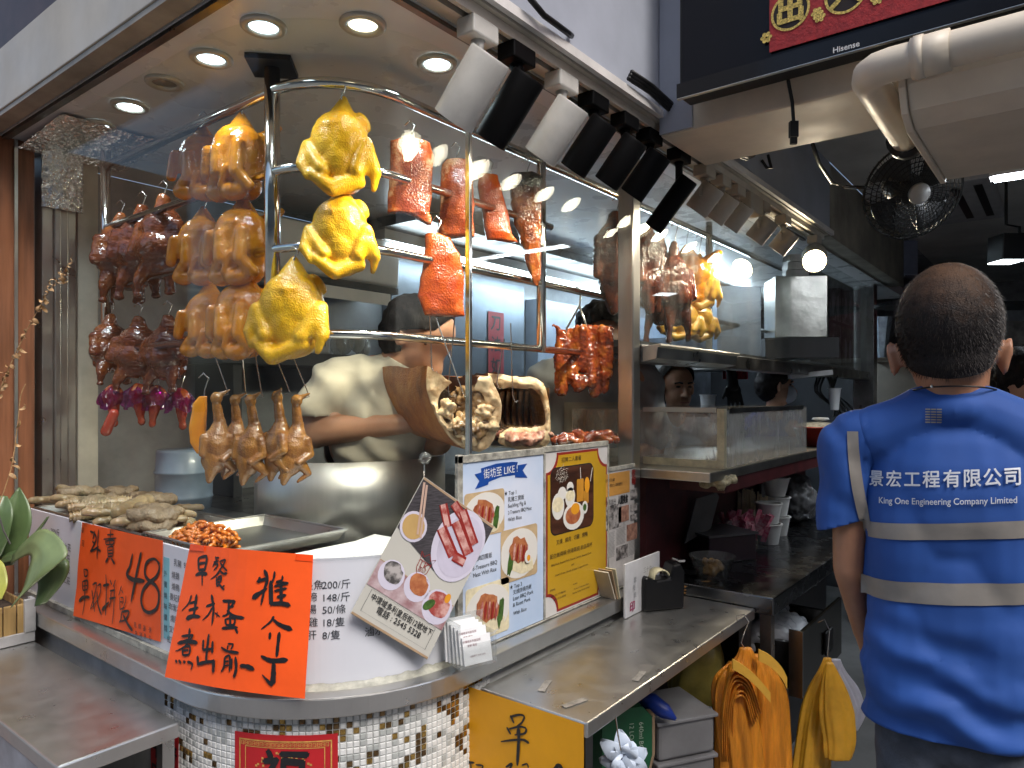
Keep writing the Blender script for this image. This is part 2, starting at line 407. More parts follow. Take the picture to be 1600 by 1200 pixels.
for i in range(ncol):
    for j in range(34):
        zc = 0.876 - pt * (j + 0.5); s0 = i * pt + 0.0007; s1 = (i + 1) * pt - 0.0007; z0 = zc - pt / 2 + 0.0007; z1 = zc + pt / 2 - 0.0007
        q = noise.noise(V((i * 0.21, j * 0.33, 3.1))) + 0.6 * noise.noise(V((i * 0.6, j * 0.7, 8)))
        q2 = random.random()
        mid = max(0, 1 - abs(i - ncol * 0.52) / (ncol * 0.42))
        b.mi = 2 if q + 0.18 * mid > 0.28 and q2 < 0.85 else (1 if q2 < 0.22 else 0)
        if b.mi == 2 and random.random() < 0.3: b.mi = 3
        bv = 0.0012; vs = []
        for (ss, zz, oo) in ((s0, z0, 0.0), (s1, z0, 0.0), (s1, z1, 0.0), (s0, z1, 0.0), (s0 + bv, z0 + bv, 0.0018), (s1 - bv, z0 + bv, 0.0018), (s1 - bv, z1 - bv, 0.0018), (s0 + bv, z1 - bv, 0.0018)):
            p, _ = onpl(ss, oo); vs.append(V((p.x, p.y, zz)))
        b.add(vs, [(4, 5, 6, 7), (0, 1, 5, 4), (1, 2, 6, 5), (2, 3, 7, 6), (3, 0, 4, 7)])
b.mi = 0; b.build('mosaic_facing', [t_w, t_g, t_b, t_o], ctr)

# --- glass case: panes and chrome joint
pane = thing('curved_window', 'bent clear glass wrapping the display corner in front of the yellow chickens', 'window', (0.2, 0.2, 0.93))
b = MB(); strip(b, 0.052, 0.058, 1.25, 0.444, 0.925, 2.135, n=30); b.build('pane', glass, pane, smooth=False)
b = MB(); b.box(0.4455, 0.052, 1.30, 0.4545, 0.064, 2.135); b.build('joint_strip', chrome, pane, bevel=0.001)
pane = thing('flat_window', 'flat clear glass in front of the hanging pork slabs', 'window', (0.8, 0.06, 1.3))
b = MB(); b.box(0.456, 0.054, 0.925, 1.14, 0.060, 2.135); b.build('pane', glass, pane)
pane = thing('scratched_window', 'scratched glass above the steel shelf beam near the glowing lamps', 'window', (2.5, 0.06, 1.6))
b = MB(); b.box(1.195, 0.058, 1.60, 4.19, 0.064, 2.135); b.build('pane', glassmat('scratched glass', base=0.03, k=0.85, haze=0.004, smear=0.06), pane)

# --- ceiling of the case, fascias, upper walls
b = MB(); b.box(-0.005, -0.02, 2.14, 5.0, 1.45, 2.2); tag(b.build('ceiling', ceilpaint), 'cream ceiling over the glass display with round downlights', 'ceiling', kind='structure')
fa = thing('fascia_beam', 'cream painted fascia over the left display with flaking lower edge', 'fascia', (-0.05, 0.6, 2.14))
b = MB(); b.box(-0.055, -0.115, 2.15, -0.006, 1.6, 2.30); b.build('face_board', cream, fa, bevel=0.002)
b = MB(); b.box(-0.052, -0.112, 2.138, -0.012, 1.5, 2.149); b.build('edge_strip', grime, fa)
b = MB(); b.box(-0.004, -0.018, 2.130, 0.012, 1.3, 2.1385); b.box(0.012, -0.018, 2.130, 2.6, -0.004, 2.1385); b.build('ceiling_channel', steel_dark, fa)
b = MB(); b.box(-0.035, -0.1, 2.302, 0.2, 1.6, 3.4); tag(b.build('upper_wall', brown), 'dark brown panelled wall above the cream fascia', 'wall')
fw = thing('fascia_wall', 'white painted upright wall carrying the track lights over the right display', 'wall', (1.2, -0.1, 2.14))
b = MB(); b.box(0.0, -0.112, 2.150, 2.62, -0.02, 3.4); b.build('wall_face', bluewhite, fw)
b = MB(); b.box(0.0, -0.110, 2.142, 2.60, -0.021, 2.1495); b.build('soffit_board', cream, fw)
b = MB(); b.box(0.0, -0.125, 2.146, 2.64, -0.1125, 2.165); b.build('edge_trim', mat('white trim', (0.7, 0.68, 0.66), 0.4), fw)

# --- wood pillar, steel column with foil, cream strip
wp = thing('wood_pillar', 'reddish brown wooden pillar with a thin metal strip left of the display', 'pillar', (-0.1, 1.4, 0))
b = MB(); b.box(-0.4, 1.31, 0.0, 0.075, 1.6, 2.139); b.build('panel', wood, wp)
b = MB(); b.box(0.026, 1.303, 0.9, 0.034, 1.309, 2.137); b.build('trim_strip', alum, wp)
co = thing('steel_column', 'dented stainless column wrapped in crumpled foil under the ceiling', 'column', (0.14, 1.36, 0))
b = MB()
for k, (x0, x1, y) in enumerate(((0.096, 0.125, 1.32), (0.125, 0.142, 1.312), (0.142, 0.165, 1.325), (0.165, 0.188, 1.332))): b.box(x0, y, 0.9, x1, 1.42, 2.12)
b.build('shaft', steel, co, bevel=0.003)
foil = mat('crumpled foil', (0.82, 0.82, 0.80), 0.2, 1.0, var=0.05, bump=0.5, bs=110, bdist=0.006)
b = MB()
def foilf(u, v):
    x = 0.09 + 0.105 * u; z = 1.97 + 0.17 * v
    return (x, 1.303 - 0.012 * math.sin(math.pi * u) + 0.006 * nz((x, z, 0), 55, 2, 4), z)
b.grid(foilf, 44, 60)
def foilg(u, v):
    x = 0.03 + 0.26 * u; y = 1.30 - 0.30 * v
    return (x, y, 2.135 - 0.02 * (1 - v) - 0.007 * abs(nz((x, y, 1), 50, 4, 4)))
b.grid(foilg, 70, 70); b.build('foil_wrap', foil, co, smooth=False)
b = MB(); b.box(0.19, 1.325, 0.9, 0.243, 1.42, 2.13); tag(b.build('door_jamb', mat('jamb paint', (0.55, 0.52, 0.44), 0.5)), 'pale cream upright jamb between the steel column and the roast geese', 'jamb')

# --- kitchen shell
b = MB(); b.box(-0.39, 1.61, 0, 5.1, 1.75, 2.139); b.box(0.25, 1.45, 0, 5.1, 1.609, 2.139); tag(b.build('back_wall', tilewall), 'blue grey rear wall of the kitchen behind the cooks', 'wall')
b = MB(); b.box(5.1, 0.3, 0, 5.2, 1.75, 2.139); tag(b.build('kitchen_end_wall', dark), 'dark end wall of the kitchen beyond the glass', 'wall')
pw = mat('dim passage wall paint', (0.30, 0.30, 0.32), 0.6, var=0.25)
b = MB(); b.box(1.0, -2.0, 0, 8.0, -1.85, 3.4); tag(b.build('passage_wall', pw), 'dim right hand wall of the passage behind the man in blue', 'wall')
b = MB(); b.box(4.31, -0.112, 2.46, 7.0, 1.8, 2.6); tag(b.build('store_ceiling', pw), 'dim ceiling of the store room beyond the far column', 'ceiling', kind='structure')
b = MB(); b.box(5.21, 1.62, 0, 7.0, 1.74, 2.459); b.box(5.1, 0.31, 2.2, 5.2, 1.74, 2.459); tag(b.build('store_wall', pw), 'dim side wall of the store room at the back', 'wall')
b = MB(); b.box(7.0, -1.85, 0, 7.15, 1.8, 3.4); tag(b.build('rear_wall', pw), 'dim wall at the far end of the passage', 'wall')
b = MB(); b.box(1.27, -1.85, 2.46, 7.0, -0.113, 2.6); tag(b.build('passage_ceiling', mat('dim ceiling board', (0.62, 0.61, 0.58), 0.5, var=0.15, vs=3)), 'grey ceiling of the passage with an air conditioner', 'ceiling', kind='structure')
b = MB(); b.box(2.63, -0.112, 2.142, 4.4, -0.021, 2.459); tag(b.build('inner_header', grime), 'grimy header above the far end of the display', 'wall')
# --- cross beam holding the television
bm_ = thing('cross_beam', 'cream boxed beam across the passage under the television', 'beam', (1.1, -0.9, 2.1))
b = MB(); b.box(0.985, -1.85, 2.10, 1.265, -0.114, 3.4); b.build('box', beamc, bm_, bevel=0.004)
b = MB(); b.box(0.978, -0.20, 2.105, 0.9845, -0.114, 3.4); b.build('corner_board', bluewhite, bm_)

# --- steel post, shelf beam, far column
b = MB(); b.box(1.146, 0.05, 0.90, 1.190, 0.10, 2.139); tag(b.build('steel_post', mat('satin steel post', (0.5, 0.48, 0.44), 0.32, 1.0, var=0.1, stretch=(1, 1, 0.15)), bevel=0.004), 'square stainless post between the flat glass and the scratched glass', 'post')
sb = thing('shelf_beam', 'long dark steel beam carrying the scratched glass', 'beam', (2.6, 0.08, 1.54))
b = MB(); b.box(1.1905, 0.045, 1.548, 4.25, 0.12, 1.598); b.build('rail', steel_dark, sb, bevel=0.003)
b = MB(); b.prism([(1.1908, 0.0, 1.556), (1.1908, 0.044, 1.548), (1.1908, 0.044, 1.592), (1.1908, -0.012, 1.598), (1.1908, -0.014, 1.592), (1.1908, -0.004, 1.588)], (0.62, 0, 0)); b.build('folded_lip', steel, sb, bevel=0.001)
b = MB(); b.box(4.2, 0.02, 0.0, 4.30, 0.14, 2.459); tag(b.build('far_column', steel_dark, bevel=0.004), 'dark steel column where the shelf beam ends beside the photo board', 'column')

# --- hanging rails and poles
rk = thing('hanging_rack', 'chrome rack of curved bars and upright poles carrying the roast meats', 'rack', (0.2, 0.38, 1.1))
RC = 0.182
def railpath(z, y1=1.17, x1=3.9):
    pts = [V((0.2, y1, z)), V((0.2, 0.38, z))]
    pts += [V((0.38 - RC * math.cos(math.pi / 2 * i / 14), 0.38 - RC * math.sin(math.pi / 2 * i / 14), z)) for i in range(1, 15)]
    return pts + [V((x1, 0.38 - RC, z))]
RZ = (2.082, 1.913, 1.752, 1.575)
for i, z in enumerate(RZ):
    b = MB(); b.tube(railpath(z, x1=(3.9, 0.95, 3.2, 2.4)[i]), 0.0095 if i else 0.0115, n=10); b.build('bar', chrome, rk, smooth=True)
b = MB(); b.tube([(0.2, 0.38, 1.568), (0.2, 0.38, 2.135)], 0.016, n=16); b.build('pole', chrome, rk, smooth=True)
b = MB(); b.box(0.155, 0.335, 2.128, 0.245, 0.425, 2.1385, Matrix.Translation((0.2, 0.38, 0)) @ Matrix.Rotation(R(45), 4, 'Z') @ Matrix.Translation((-0.2, -0.38, 0))); b.build('flange', blackp, rk)
for (x, y) in ((0.905, 0.198), (2.05, 0.198), (3.2, 0.198), (0.2, 1.17)):
    b = MB(); b.tube([(x, y, 1.568), (x, y, 2.138)], 0.013, n=14); b.build('pole', chrome, rk, smooth=True)

# --- left side table
lt = thing('side_table', 'narrow stainless table left of the corner reflecting an orange sign', 'table', (-0.09, 0.85, 0))
b = MB(); b.box(-0.205, 0.365, 0.822, -0.004, 1.30, 0.85); b.build('table_top', steel_top, lt, bevel=0.003)
for (x, y) in ((-0.195, 0.375), (-0.03, 0.375), (-0.195, 1.26), (-0.03, 1.26)):
    b = MB(); b.box(x, y, 0, x + 0.022, y + 0.022, 0.8215); b.build('leg', steel, lt)
b = MB(); b.box(-0.203, 0.42, 0.30, -0.199, 1.25, 0.8215); b.build('side_panel', mat('bluish steel sheet', (0.4, 0.43, 0.48), 0.4, 0.6, var=0.2), lt)
# --- right prep table
pt_ = thing('prep_table', 'stainless serving table with taped edges below the poster panels', 'table', (0.85, -0.13, 0))
b = MB(); b.box(0.415, -0.252, 0.842, 1.275, -0.002, 0.87); b.build('table_top', steel_top, pt_, bevel=0.003)
for (x, y) in ((0.42, -0.245), (1.24, -0.245)):
    b = MB(); b.box(x, y, 0, x + 0.025, y + 0.025, 0.8415); b.build('leg', steel_dark, pt_)
for (x, y, a) in ((0.50, -0.10, 20), (0.47, -0.19, -15), (0.66, -0.225, 10)):
    M = Matrix.Translation((x, y, 0.8712)) @ Matrix.Rotation(R(a), 4, 'Z'); b = MB(); b.box(-0.028, -0.007, 0, 0.028, 0.007, 0.0006, M); b.build('tape_scrap', mat('old tape', (0.30, 0.28, 0.25), 0.35, 0.3, var=0.3, vs=90), pt_)
dt = thing('back_counter', 'dark steel counter holding straws, chopsticks and foam cups', 'counter', (1.9, -0.12, 0))
b = MB(); b.box(1.282, -0.30, 0.855, 2.95, 0.12, 0.905); b.build('counter_top', mat('dark steel top', (0.16, 0.165, 0.175), 0.25, 1.0, var=0.2, vs=8, rvar=0.1), dt, bevel=0.004)
b = MB(); b.box(1.282, 0.08, 0.906, 2.95, 0.11, 1.22); b.build('back_panel', maroon, dt)
b = MB(); b.box(1.30, -0.02, 0.0, 2.93, 0.11, 0.8545); b.build('cabinet', mat('dark cabinet', (0.05, 0.05, 0.055), 0.5), dt)
b = MB(); b.box(1.29, -0.29, 0.0, 1.32, -0.26, 0.8545); b.build('leg', steel_dark, dt)
# --- serving shelf
sh = thing('serving_shelf', 'steel edged shelf under the cloudy acrylic box with dried drips', 'shelf', (1.9, 0.0, 1.2))
b = MB(); b.box(1.195, -0.158, 1.212, 3.6, 0.35, 1.24); b.build('shelf_board', mat('shelf steel', (0.46, 0.44, 0.40), 0.35, 1.0, var=0.15), sh, bevel=0.003)
b = MB(); b.box(1.32, -0.15, 1.17, 3.6, 0.02, 1.2115); b.build('under_board', maroon, sh)
# --- opposite side of the street
fc = thing('street_building', 'pale tenement block across the lane behind the viewer', 'building', (-9, -6, 0))
b = MB(); M = Matrix.Translation(CAM - FWD * 9 - UP * 1.45) @ Matrix.Rotation(CRZ, 4, 'Z'); b.box(-14, -3, 0, 14, 0, 9.0, M); b.build('wall', mat('tenement render', (0.16, 0.15, 0.14), 0.8, var=0.2, vs=1), fc)
for i in range(9):
    for j in range(1):
        b = MB(); b.box(-12.5 + i * 3, 0.002, 3.2 + j * 2.8, -10.9 + i * 3, 0.05, 4.9 + j * 2.8, M); b.build('window', mat('dark window', (0.03, 0.035, 0.04), 0.1), fc)
b = MB()
for i in range(5): b.box(-12.5 + i * 5.2, 0.002, 0.1, -8.1 + i * 5.2, 0.05, 2.7, M)
b.build('shopfront', mat('shutter paint', (0.12, 0.12, 0.13), 0.5), fc)
# ================================================================ LAMPS
def emis(name, col, k):
    m = bpy.data.materials.new(name); m.use_nodes = True; N = m.node_tree.nodes; b = N['Principled BSDF']
    b.inputs['Base Color'].default_value = (0.8, 0.8, 0.8, 1); b.inputs['Emission Color'].default_value = (*col, 1); b.inputs['Emission Strength'].default_value = k
    b.inputs['Roughness'].default_value = 0.2; return m
e_cool = emis('cool lamp lens', (0.75, 0.92, 1.0), 22); e_dim = emis('dim warm lamp lens', (1.0, 0.9, 0.65), 1.6); e_mid = emis('mid cool lamp lens', (0.7, 0.88, 1.0), 4.5)
e_warm = emis('warm lamp lens', (1.0, 0.9, 0.68), 32); e_hot = emis('blazing lamp lens', (1.0, 0.80, 0.48), 90)
lens_off = mat('unlit lamp lens', (0.25, 0.23, 0.18), 0.2, coat=0.6)
trim = mat('downlight trim', (0.5, 0.47, 0.40), 0.35, 0.3, var=0.1)

def spot(parent, loc, direc, power, size, col, blend=0.6, rad=0.02):
    l = bpy.data.lights.new('lamp_light', 'SPOT'); l.energy = power; l.spot_size = R(size); l.spot_blend = blend; l.color = col; l.shadow_soft_size = rad
    o = bpy.data.objects.new('lamp_light', l); S.collection.objects.link(o); o.location = loc
    o.rotation_euler = (-V(direc)).to_track_quat('Z', 'Y').to_euler(); adopt(o, parent); return o

DL = [(155, 195, e_mid, 3, 'small lit downlight nearest the foil wrapped column', 0.038), (203, 165, e_cool, 3, 'bright white downlight second from the foil wrapped column', 0.042),
      (257, 128, lens_off, 0, 'unlit brownish downlight between two lit ones on the left ceiling', 0.04), (330, 90, e_mid, 2, 'bluish lit downlight with a wide cream ring above the orange chickens', 0.042),
      (412, 40, e_mid, 2, 'bluish downlight just ahead of the pole flange near the top edge', 0.042), (567, 37, e_dim, 1, 'dim yellowish downlight above the top yellow chicken', 0.043),
      (683, 98, e_cool, 3.5, 'brightest white downlight beside the first white spotlight', 0.042)]
for (px, py, em, pw_, lab, r) in DL:
    c = P(px, py, z=2.139); t = thing('downlight', lab, 'ceiling light', c, 'round downlights in the display ceiling')
    M = Matrix.Translation(c)
    b = MB(); b.lathe([(r, 0.0005), (r, -0.004), (r * 0.92, -0.007), (r * 0.66, -0.006), (r * 0.62, -0.001)], 32, M); b.build('trim_ring', trim, t, smooth=True)
    b = MB(); b.lathe([(r * 0.64, -0.002), (r * 0.5, -0.0035), (r * 0.25, -0.0045), (0.0004, -0.005)], 24, M); b.build('lens', em, t, smooth=True)
    if pw_: spot(t, c - UP * 0.02, (0.1, 0.05, -1), pw_, 105, (0.86, 0.95, 1.0) if em is not e_dim else (1, 0.9, 0.7), 0.8)

trk = thing('lighting_track', 'dark grooved lighting track running under the white fascia wall', 'track', (1.3, -0.085, 2.12))
b = MB(); b.box(0.0, -0.100, 2.122, 2.58, -0.090, 2.1415); b.box(0.0, -0.076, 2.122, 2.58, -0.066, 2.1415); b.build('rail', mat('cream track', (0.55, 0.5, 0.42), 0.4), trk)
b = MB(); b.box(0.0, -0.0898, 2.132, 2.58, -0.0762, 2.1414); b.build('groove', blackp, trk)
spw = mat('white lamp housing', (0.52, 0.51, 0.48), 0.42, var=0.08, vs=20); spc = mat('cream lamp housing', (0.42, 0.38, 0.32), 0.45, var=0.1)
AIM = V((-0.06, 0.64, -0.76)).normalized()
def lampspot(X, m, r, L, label, drop=0.075, aim=AIM, power=8, em=e_warm, col=(1, 0.88, 0.70), vent=False, zc=None, size=75):
    top = V((X, -0.083, 2.1215)); t = thing('track_spotlight', label, 'spotlight', top, 'spotlights along the lighting track')
    b = MB(); b.box(X - 0.035, -0.104, 2.088, X + 0.035, -0.062, 2.1212); b.build('adapter', m, t, bevel=0.003)
    piv = V((X, -0.083, 2.088 - drop * 0.55)); aim = V(aim).normalized()
    b = MB(); b.tube([(X, -0.083, 2.0878), (X, -0.083, 2.075), piv], [0.014, 0.010, 0.010], 12); b.build('stem', m, t, smooth=True)
    c = piv + aim * (L / 2 - 0.045) - UP * r * 0.62; q = aim.to_track_quat('Z', 'Y').to_matrix().to_4x4(); M = Matrix.Translation(c) @ q
    h = L / 2
    b = MB(); b.lathe([(0.0005, -h), (r * 0.93, -h), (r, -h + 0.004), (r, h), (r * 0.93, h), (r * 0.90, h - 0.012), (r * 0.55, h - 0.045), (0.0005, h - 0.046)], 28, M); hs = b.build('housing', m, t, smooth=True, bevel=0)
    md = hs.modifiers.new('es', 'EDGE_SPLIT'); md.split_angle = R(40)
    b = MB(); b.lathe([(r * 0.86, h - 0.013), (r * 0.5, h - 0.0125), (0.0004, h - 0.0122)], 24, M); b.build('lens', em, t)
    b = MB()
    for k in range(26):
        a = 2 * math.pi * k / 26; Mk = M @ Matrix.Rotation(a, 4, 'Z'); b.box(r * 0.88, -0.0012, h - 0.010, r * 0.925, 0.0012, h + 0.0006, Mk)
    b.build('baffle', blackp if m is not spw else spw, t)
    if vent:
        b = MB()
        for k in range(14):
            a = k * 2.4; rr = r * 0.8 * math.sqrt((k + 0.5) / 14); Mk = M @ Matrix.Translation((rr * math.cos(a), rr * math.sin(a), -h - 0.0012)); b.lathe([(0.0035, 0), (0.0035, 0.0009)], 8, Mk); b.lathe([(0.0002, 0), (0.0035, 0.0)], 8, Mk)
        b.build('vent_holes', blackp, t)
        b = MB(); Mx = Matrix.Translation(c); rt = aim.cross(UP).normalized()
        for sg in (-1, 1): b.tube([piv + UP * 0.012, piv + rt * sg * (r + 0.006) + UP * 0.004, c + rt * sg * (r + 0.006)], 0.004, 6)
        b.build('yoke', m, t)
    if power: spot(t, c + aim * (h + 0.004), aim, power, size, col, 0.7, 0.025)
    return t
lampspot(0.315, spw, 0.040, 0.130, 'large white cylinder spotlight nearest the chrome glass joint, first on the track', power=8)
lampspot(0.43, blacksat, 0.034, 0.14, 'black cylinder spotlight half hidden behind the first white one', power=7)
lampspot(0.585, spw, 0.038, 0.126, 'second white cylinder spotlight, hanging between black ones', power=8)
lampspot(0.713, blacksat, 0.033, 0.126, 'black spotlight right behind the second white one', power=7)
lampspot(0.857, blacksat, 0.033, 0.122, 'middle black spotlight of the row of black ones, tied with twine', power=7)
lampspot(0.985, blacksat, 0.033, 0.122, 'black spotlight with a chrome glint just before the slim one', power=7)
lampspot(1.16, blacksat, 0.027, 0.16, 'slim long black spotlight last of the black ones', drop=0.12, power=7)
lampspot(1.335, spc, 0.036, 0.085, 'short cream spotlight with perforated back right behind the slim black one', power=7, vent=True)
lampspot(1.46, spc, 0.036, 0.085, 'short cream spotlight with perforated back, middle of three', power=0, vent=True)
lampspot(1.585, spc, 0.036, 0.085, 'short cream spotlight with perforated back nearest the cream junction box', power=7, vent=True)
lampspot(1.83, spc, 0.036, 0.085, 'cream yoke spotlight hanging under the cream junction box', power=7, vent=True)
lampspot(2.07, spc, 0.036, 0.085, 'cream yoke spotlight with slotted back before the glowing lamp', power=7, vent=True)
lampspot(2.49, spc, 0.05, 0.09, 'glowing warm spotlight at the end of the track facing the street', aim=(-0.80, -0.22, -0.42), power=7, em=e_hot, drop=0.05, size=140)
b = MB(); b.box(1.66, -0.106, 2.06, 1.78, -0.058, 2.1213); tag(b.build('junction_box', spc, bevel=0.004), 'cream plastic junction box clipped on the track between cream spotlights', 'box')
# black cable looping along the fascia and conduits
b = MB()
b.tube([P(822, -10, Y=-0.14), P(850, 24, Y=-0.14), P(888, 52, Y=-0.13), P(893, 56, Y=-0.118)], 0.006, 8)
tag(b.build('fascia_cable', blackp, smooth=True), 'short black cable slanting down the white wall near the top edge', 'cable')
b = MB()
pts = [P(982, 118, Y=-0.13), P(1015, 140, Y=-0.135), P(1050, 172, Y=-0.14), P(1085, 205, Y=-0.145), P(1130, 232, Y=-0.14), P(1165, 246, Y=-0.13), P(1178, 240, Y=-0.12)]
for k in range(3): b.tube([p + V((0, -0.004 * k, 0.006 * (k - 1))) for p in pts], 0.0055, 8)
tag(b.build('cable_bundle', blackp, smooth=True), 'thick black cable bundle drooping past the spotlights under the beam', 'cable')
b = MB(); b.tube([P(1200, 242, Y=-0.13), P(1205, 262, Y=-0.14), P(1198, 262, Y=-0.13), P(1190, 250, Y=-0.118)], 0.005, 8); tag(b.build('cable_loop', blackp, smooth=True), 'small black cable loop emerging under the cream beam', 'cable')
b = MB(); b.tube([P(1270, 226, Y=-0.35), P(1280, 255, Y=-0.33), P(1300, 285, Y=-0.30), P(1320, 292, Y=-0.3), P(1350, 293, Y=-0.42)], 0.006, 8); tag(b.build('fan_cable', blackp, smooth=True), 'black cable running from the beam down to the fan', 'cable')
# twine ties
# kitchen tube light
ft = thing('tube_light', 'long fluorescent tube light under the kitchen hood', 'tube light', (2.1, 1.2, 2.03))
b = MB(); b.box(1.22, 1.17, 2.06, 3.1, 1.25, 2.10); b.build('batten', whitep, ft)
b = MB(); b.tube([(1.25, 1.20, 2.040), (2.15, 1.20, 2.040)], 0.017, 12); b.tube([(2.2, 1.20, 2.040), (3.08, 1.20, 2.040)], 0.017, 12); b.build('tube', emis('fluorescent tube', (0.78, 0.92, 1.0), 12), ft, smooth=True)
ft2 = thing('tube_light', 'short fluorescent tube light deep in the kitchen behind the geese at the steel post', 'tube light', (3.3, 0.8, 2.03))
b = MB(); b.box(2.6, 0.77, 2.085, 4.2, 0.85, 2.135); b.build('batten', whitep, ft2)
b = MB(); b.tube([(2.62, 0.80, 2.065), (4.18, 0.80, 2.065)], 0.017, 12); b.build('tube', emis('fluorescent tube far', (0.7, 0.86, 1.0), 42), ft2, smooth=True)
# ================================================================ FOOD
PX = 0.00130   # metres per photo pixel at the near rail
def cvt(prims, s):
    out = []
    for q in prims:
        if q[0] == 'e': out.append(('e', V(q[1]) * s, [k * s for k in q[2]]) + ((q[3],) if len(q) > 3 else ()))
        elif q[0] == 'b': out.append(('b',) + tuple(k * s for k in q[1:]))
        else: out.append(('c', V(q[1]) * s, V(q[2]) * s, q[3] * s, q[4] * s))
    return out
def hookmesh(b, p, up=0.03):
    """S-hook from the bar at p+up down to p"""
    p = V(p); rt = RGT
    b.tube([p + UP * (up + 0.006) - rt * 0.011, p + UP * (up + 0.017), p + UP * (up + 0.006) + rt * 0.011, p + UP * up * 0.5 + rt * 0.003, p + UP * -0.006 + rt * 0.001, p + UP * -0.012 - rt * 0.004], 0.0016, 6)

yel = skin_food('poached chicken skin', (0.76, 0.42, 0.012), (0.84, 0.52, 0.025), (0.62, 0.30, 0.008), 0.3, bs=330, bstr=0.4, coat=0.3, sss=0.2, lump=0.3)
yel2 = skin_food('deep yellow chicken skin', (0.55, 0.30, 0.03), (0.66, 0.38, 0.05), (0.36, 0.17, 0.02), 0.28, bs=330, bstr=0.25, coat=0.45, sss=0.2, lump=0.3)
soy = skin_food('soy chicken skin', (0.66, 0.24, 0.008), (0.76, 0.34, 0.015), (0.48, 0.14, 0.006), 0.18, bs=300, bstr=0.3, coat=0.75, lump=0.3)
goose_m = skin_food('roast goose skin', (0.10, 0.022, 0.010), (0.27, 0.075, 0.02), (0.03, 0.009, 0.007), 0.2, bs=170, bstr=0.5, coat=0.8, vs=16, sss=0.05)
goose_l = skin_food('lighter goose skin', (0.15, 0.036, 0.013), (0.34, 0.11, 0.025), (0.05, 0.014, 0.008), 0.2, bs=170, bstr=0.5, coat=0.8, vs=16, sss=0.05)
pig_m = skin_food('braised pigeon skin', (0.30, 0.13, 0.03), (0.44, 0.22, 0.05), (0.17, 0.06, 0.018), 0.25, bs=260, bstr=0.35, coat=0.6, vs=20, lump=0.3)

# ---- chicken: hung by the neck stub, breast outwards, wings folded down at the sides
CH = [('c', (0, 8, -3), (0, 2, -56), 6, 42), ('e', (0, 0, -72), (47, 36, 38)), ('e', (0, 0, -100), (41, 34, 42)), ('e', (2, 0, -124), (35, 30, 26)),
      ('e', (-7, -12, -74), (37, 27, 48)), ('e', (7, -12, -74), (37, 27, 48)), ('e', (0, -14, -96), (31, 25, 44)),
      ('e', (-31, 14, -40), (8, 10, 18), (0, 0.6, 0)), ('e', (33, 14, -38), (8, 10, 18), (0, -0.6, 0)),
      ('c', (-46, -16, -80), (-54, -20, -112), 11, 12), ('c', (-44, -20, -82), (-28, -30, -118), 10, 11), ('e', (-41, -22, -102), (15, 11, 22)), ('c', (-55, -23, -112), (-50, -26, -132), 10, 6),
      ('c', (46, -16, -78), (54, -20, -118), 11, 11), ('c', (44, -20, -80), (27, -30, -120), 10, 11), ('e', (41, -22, -102), (15, 11, 22)), ('c', (55, -22, -118), (50, -20, -142), 9, 4),
      ('c', (-40, -26, -128), (-16, -28, -148), 10, 13), ('c', (-16, -28, -148), (26, -24, -132), 13, 12), ('e', (0, -12, -138), (26, 20, 14))]
def chick_fn(seed, tw):
    def f(p, n):
        q = p + n * (0.0022 * nz(p, 16, seed, 2) + 0.0006 * nz(p, 90, seed + 4, 2))
        a = tw * q.z * 3; c, s_ = math.cos(a), math.sin(a)
        return V((q.x * c - q.y * s_, q.x * s_ + q.y * c, q.z))
    return f
def bird(name, prims, m, label, group, cat, seed, tw=0.0, voxel=0.0034, s=PX, smooth=4):
    me = organic(cvt(prims, s), voxel, smooth, chick_fn(seed, tw), name, m); return me
chA = bird('chicken', CH, yel, '', '', '', 1.0, 0.6); chB = bird('chicken', CH, yel, '', '', '', 6.0, -1.4)
CH2 = CH[:7] + [('c', (28, 12, -44), (58, 6, -24), 13, 8), ('c', (-46, -18, -72), (-52, -20, -110), 11, 10), ('c', (-22, -34, -74), (-14, -38, -112), 11, 12), ('c', (14, -36, -68), (22, -38, -112), 11, 12), ('c', (22, -38, -112), (42, -24, -134), 11, 9), ('c', (-14, -36, -112), (-36, -26, -132), 11, 9), ('e', (-26, -22, -138), (22, 18, 14)), ('e', (12, -24, -140), (24, 20, 15)), ('c', (2, -38, -106), (-4, -40, -134), 6, 5)]
chC = bird('chicken', CH2, soy, '', '', '', 11.0, 1.2)
def hang(px, py, me, name, label, cat, group, X=None, Y=None, t=None, rz=0, sc=1.0, hook=0.03, tilt=0, mat_=None, z=None):
    p = P(px, py, X=X, Y=Y, t=t, z=z)
    r = thing(name, label, cat, p, group)
    if mat_ is not None: me = me.copy(); me.materials.clear(); me.materials.append(mat_)
    o = bpy.data.objects.new('body', me); S.collection.objects.link(o); o.location = p; o.rotation_euler = (0, R(tilt), CRZ + R(rz)); o.scale = (sc,) * 3 if not isinstance(sc, (tuple, list)) else sc; adopt_keep(o, r)
    if hook:
        b = MB(); hookmesh(b, p - UP * 0.008, hook); b.build('hook', wire, r, smooth=True)
    return r
def adopt_keep(o, parent):
    o.parent = parent; o.matrix_parent_inverse = wm(parent).inverted()
G = 'yellow poached chickens on the curved bars'
hang(532, 150, chB, 'poached_chicken', 'uppermost yellow poached chicken hooked on the top curved bar', 'chicken', G, t=1.435, rz=-28, sc=(0.98, 0.98, 1.03), hook=0.02)
hang(532, 287, chB, 'poached_chicken', 'yellow poached chicken hanging directly below the uppermost one', 'chicken', G, t=1.435, rz=-22, sc=(0.93, 0.93, 0.96), hook=0.02)
hang(458, 401, chA, 'poached_chicken', 'yellow poached chicken lowest on the left, breast facing the street', 'chicken', G, t=1.43, rz=6, sc=(1.06, 1.0, 1.05), hook=0.012)
G = 'orange soy sauce chickens beside the chrome pole'
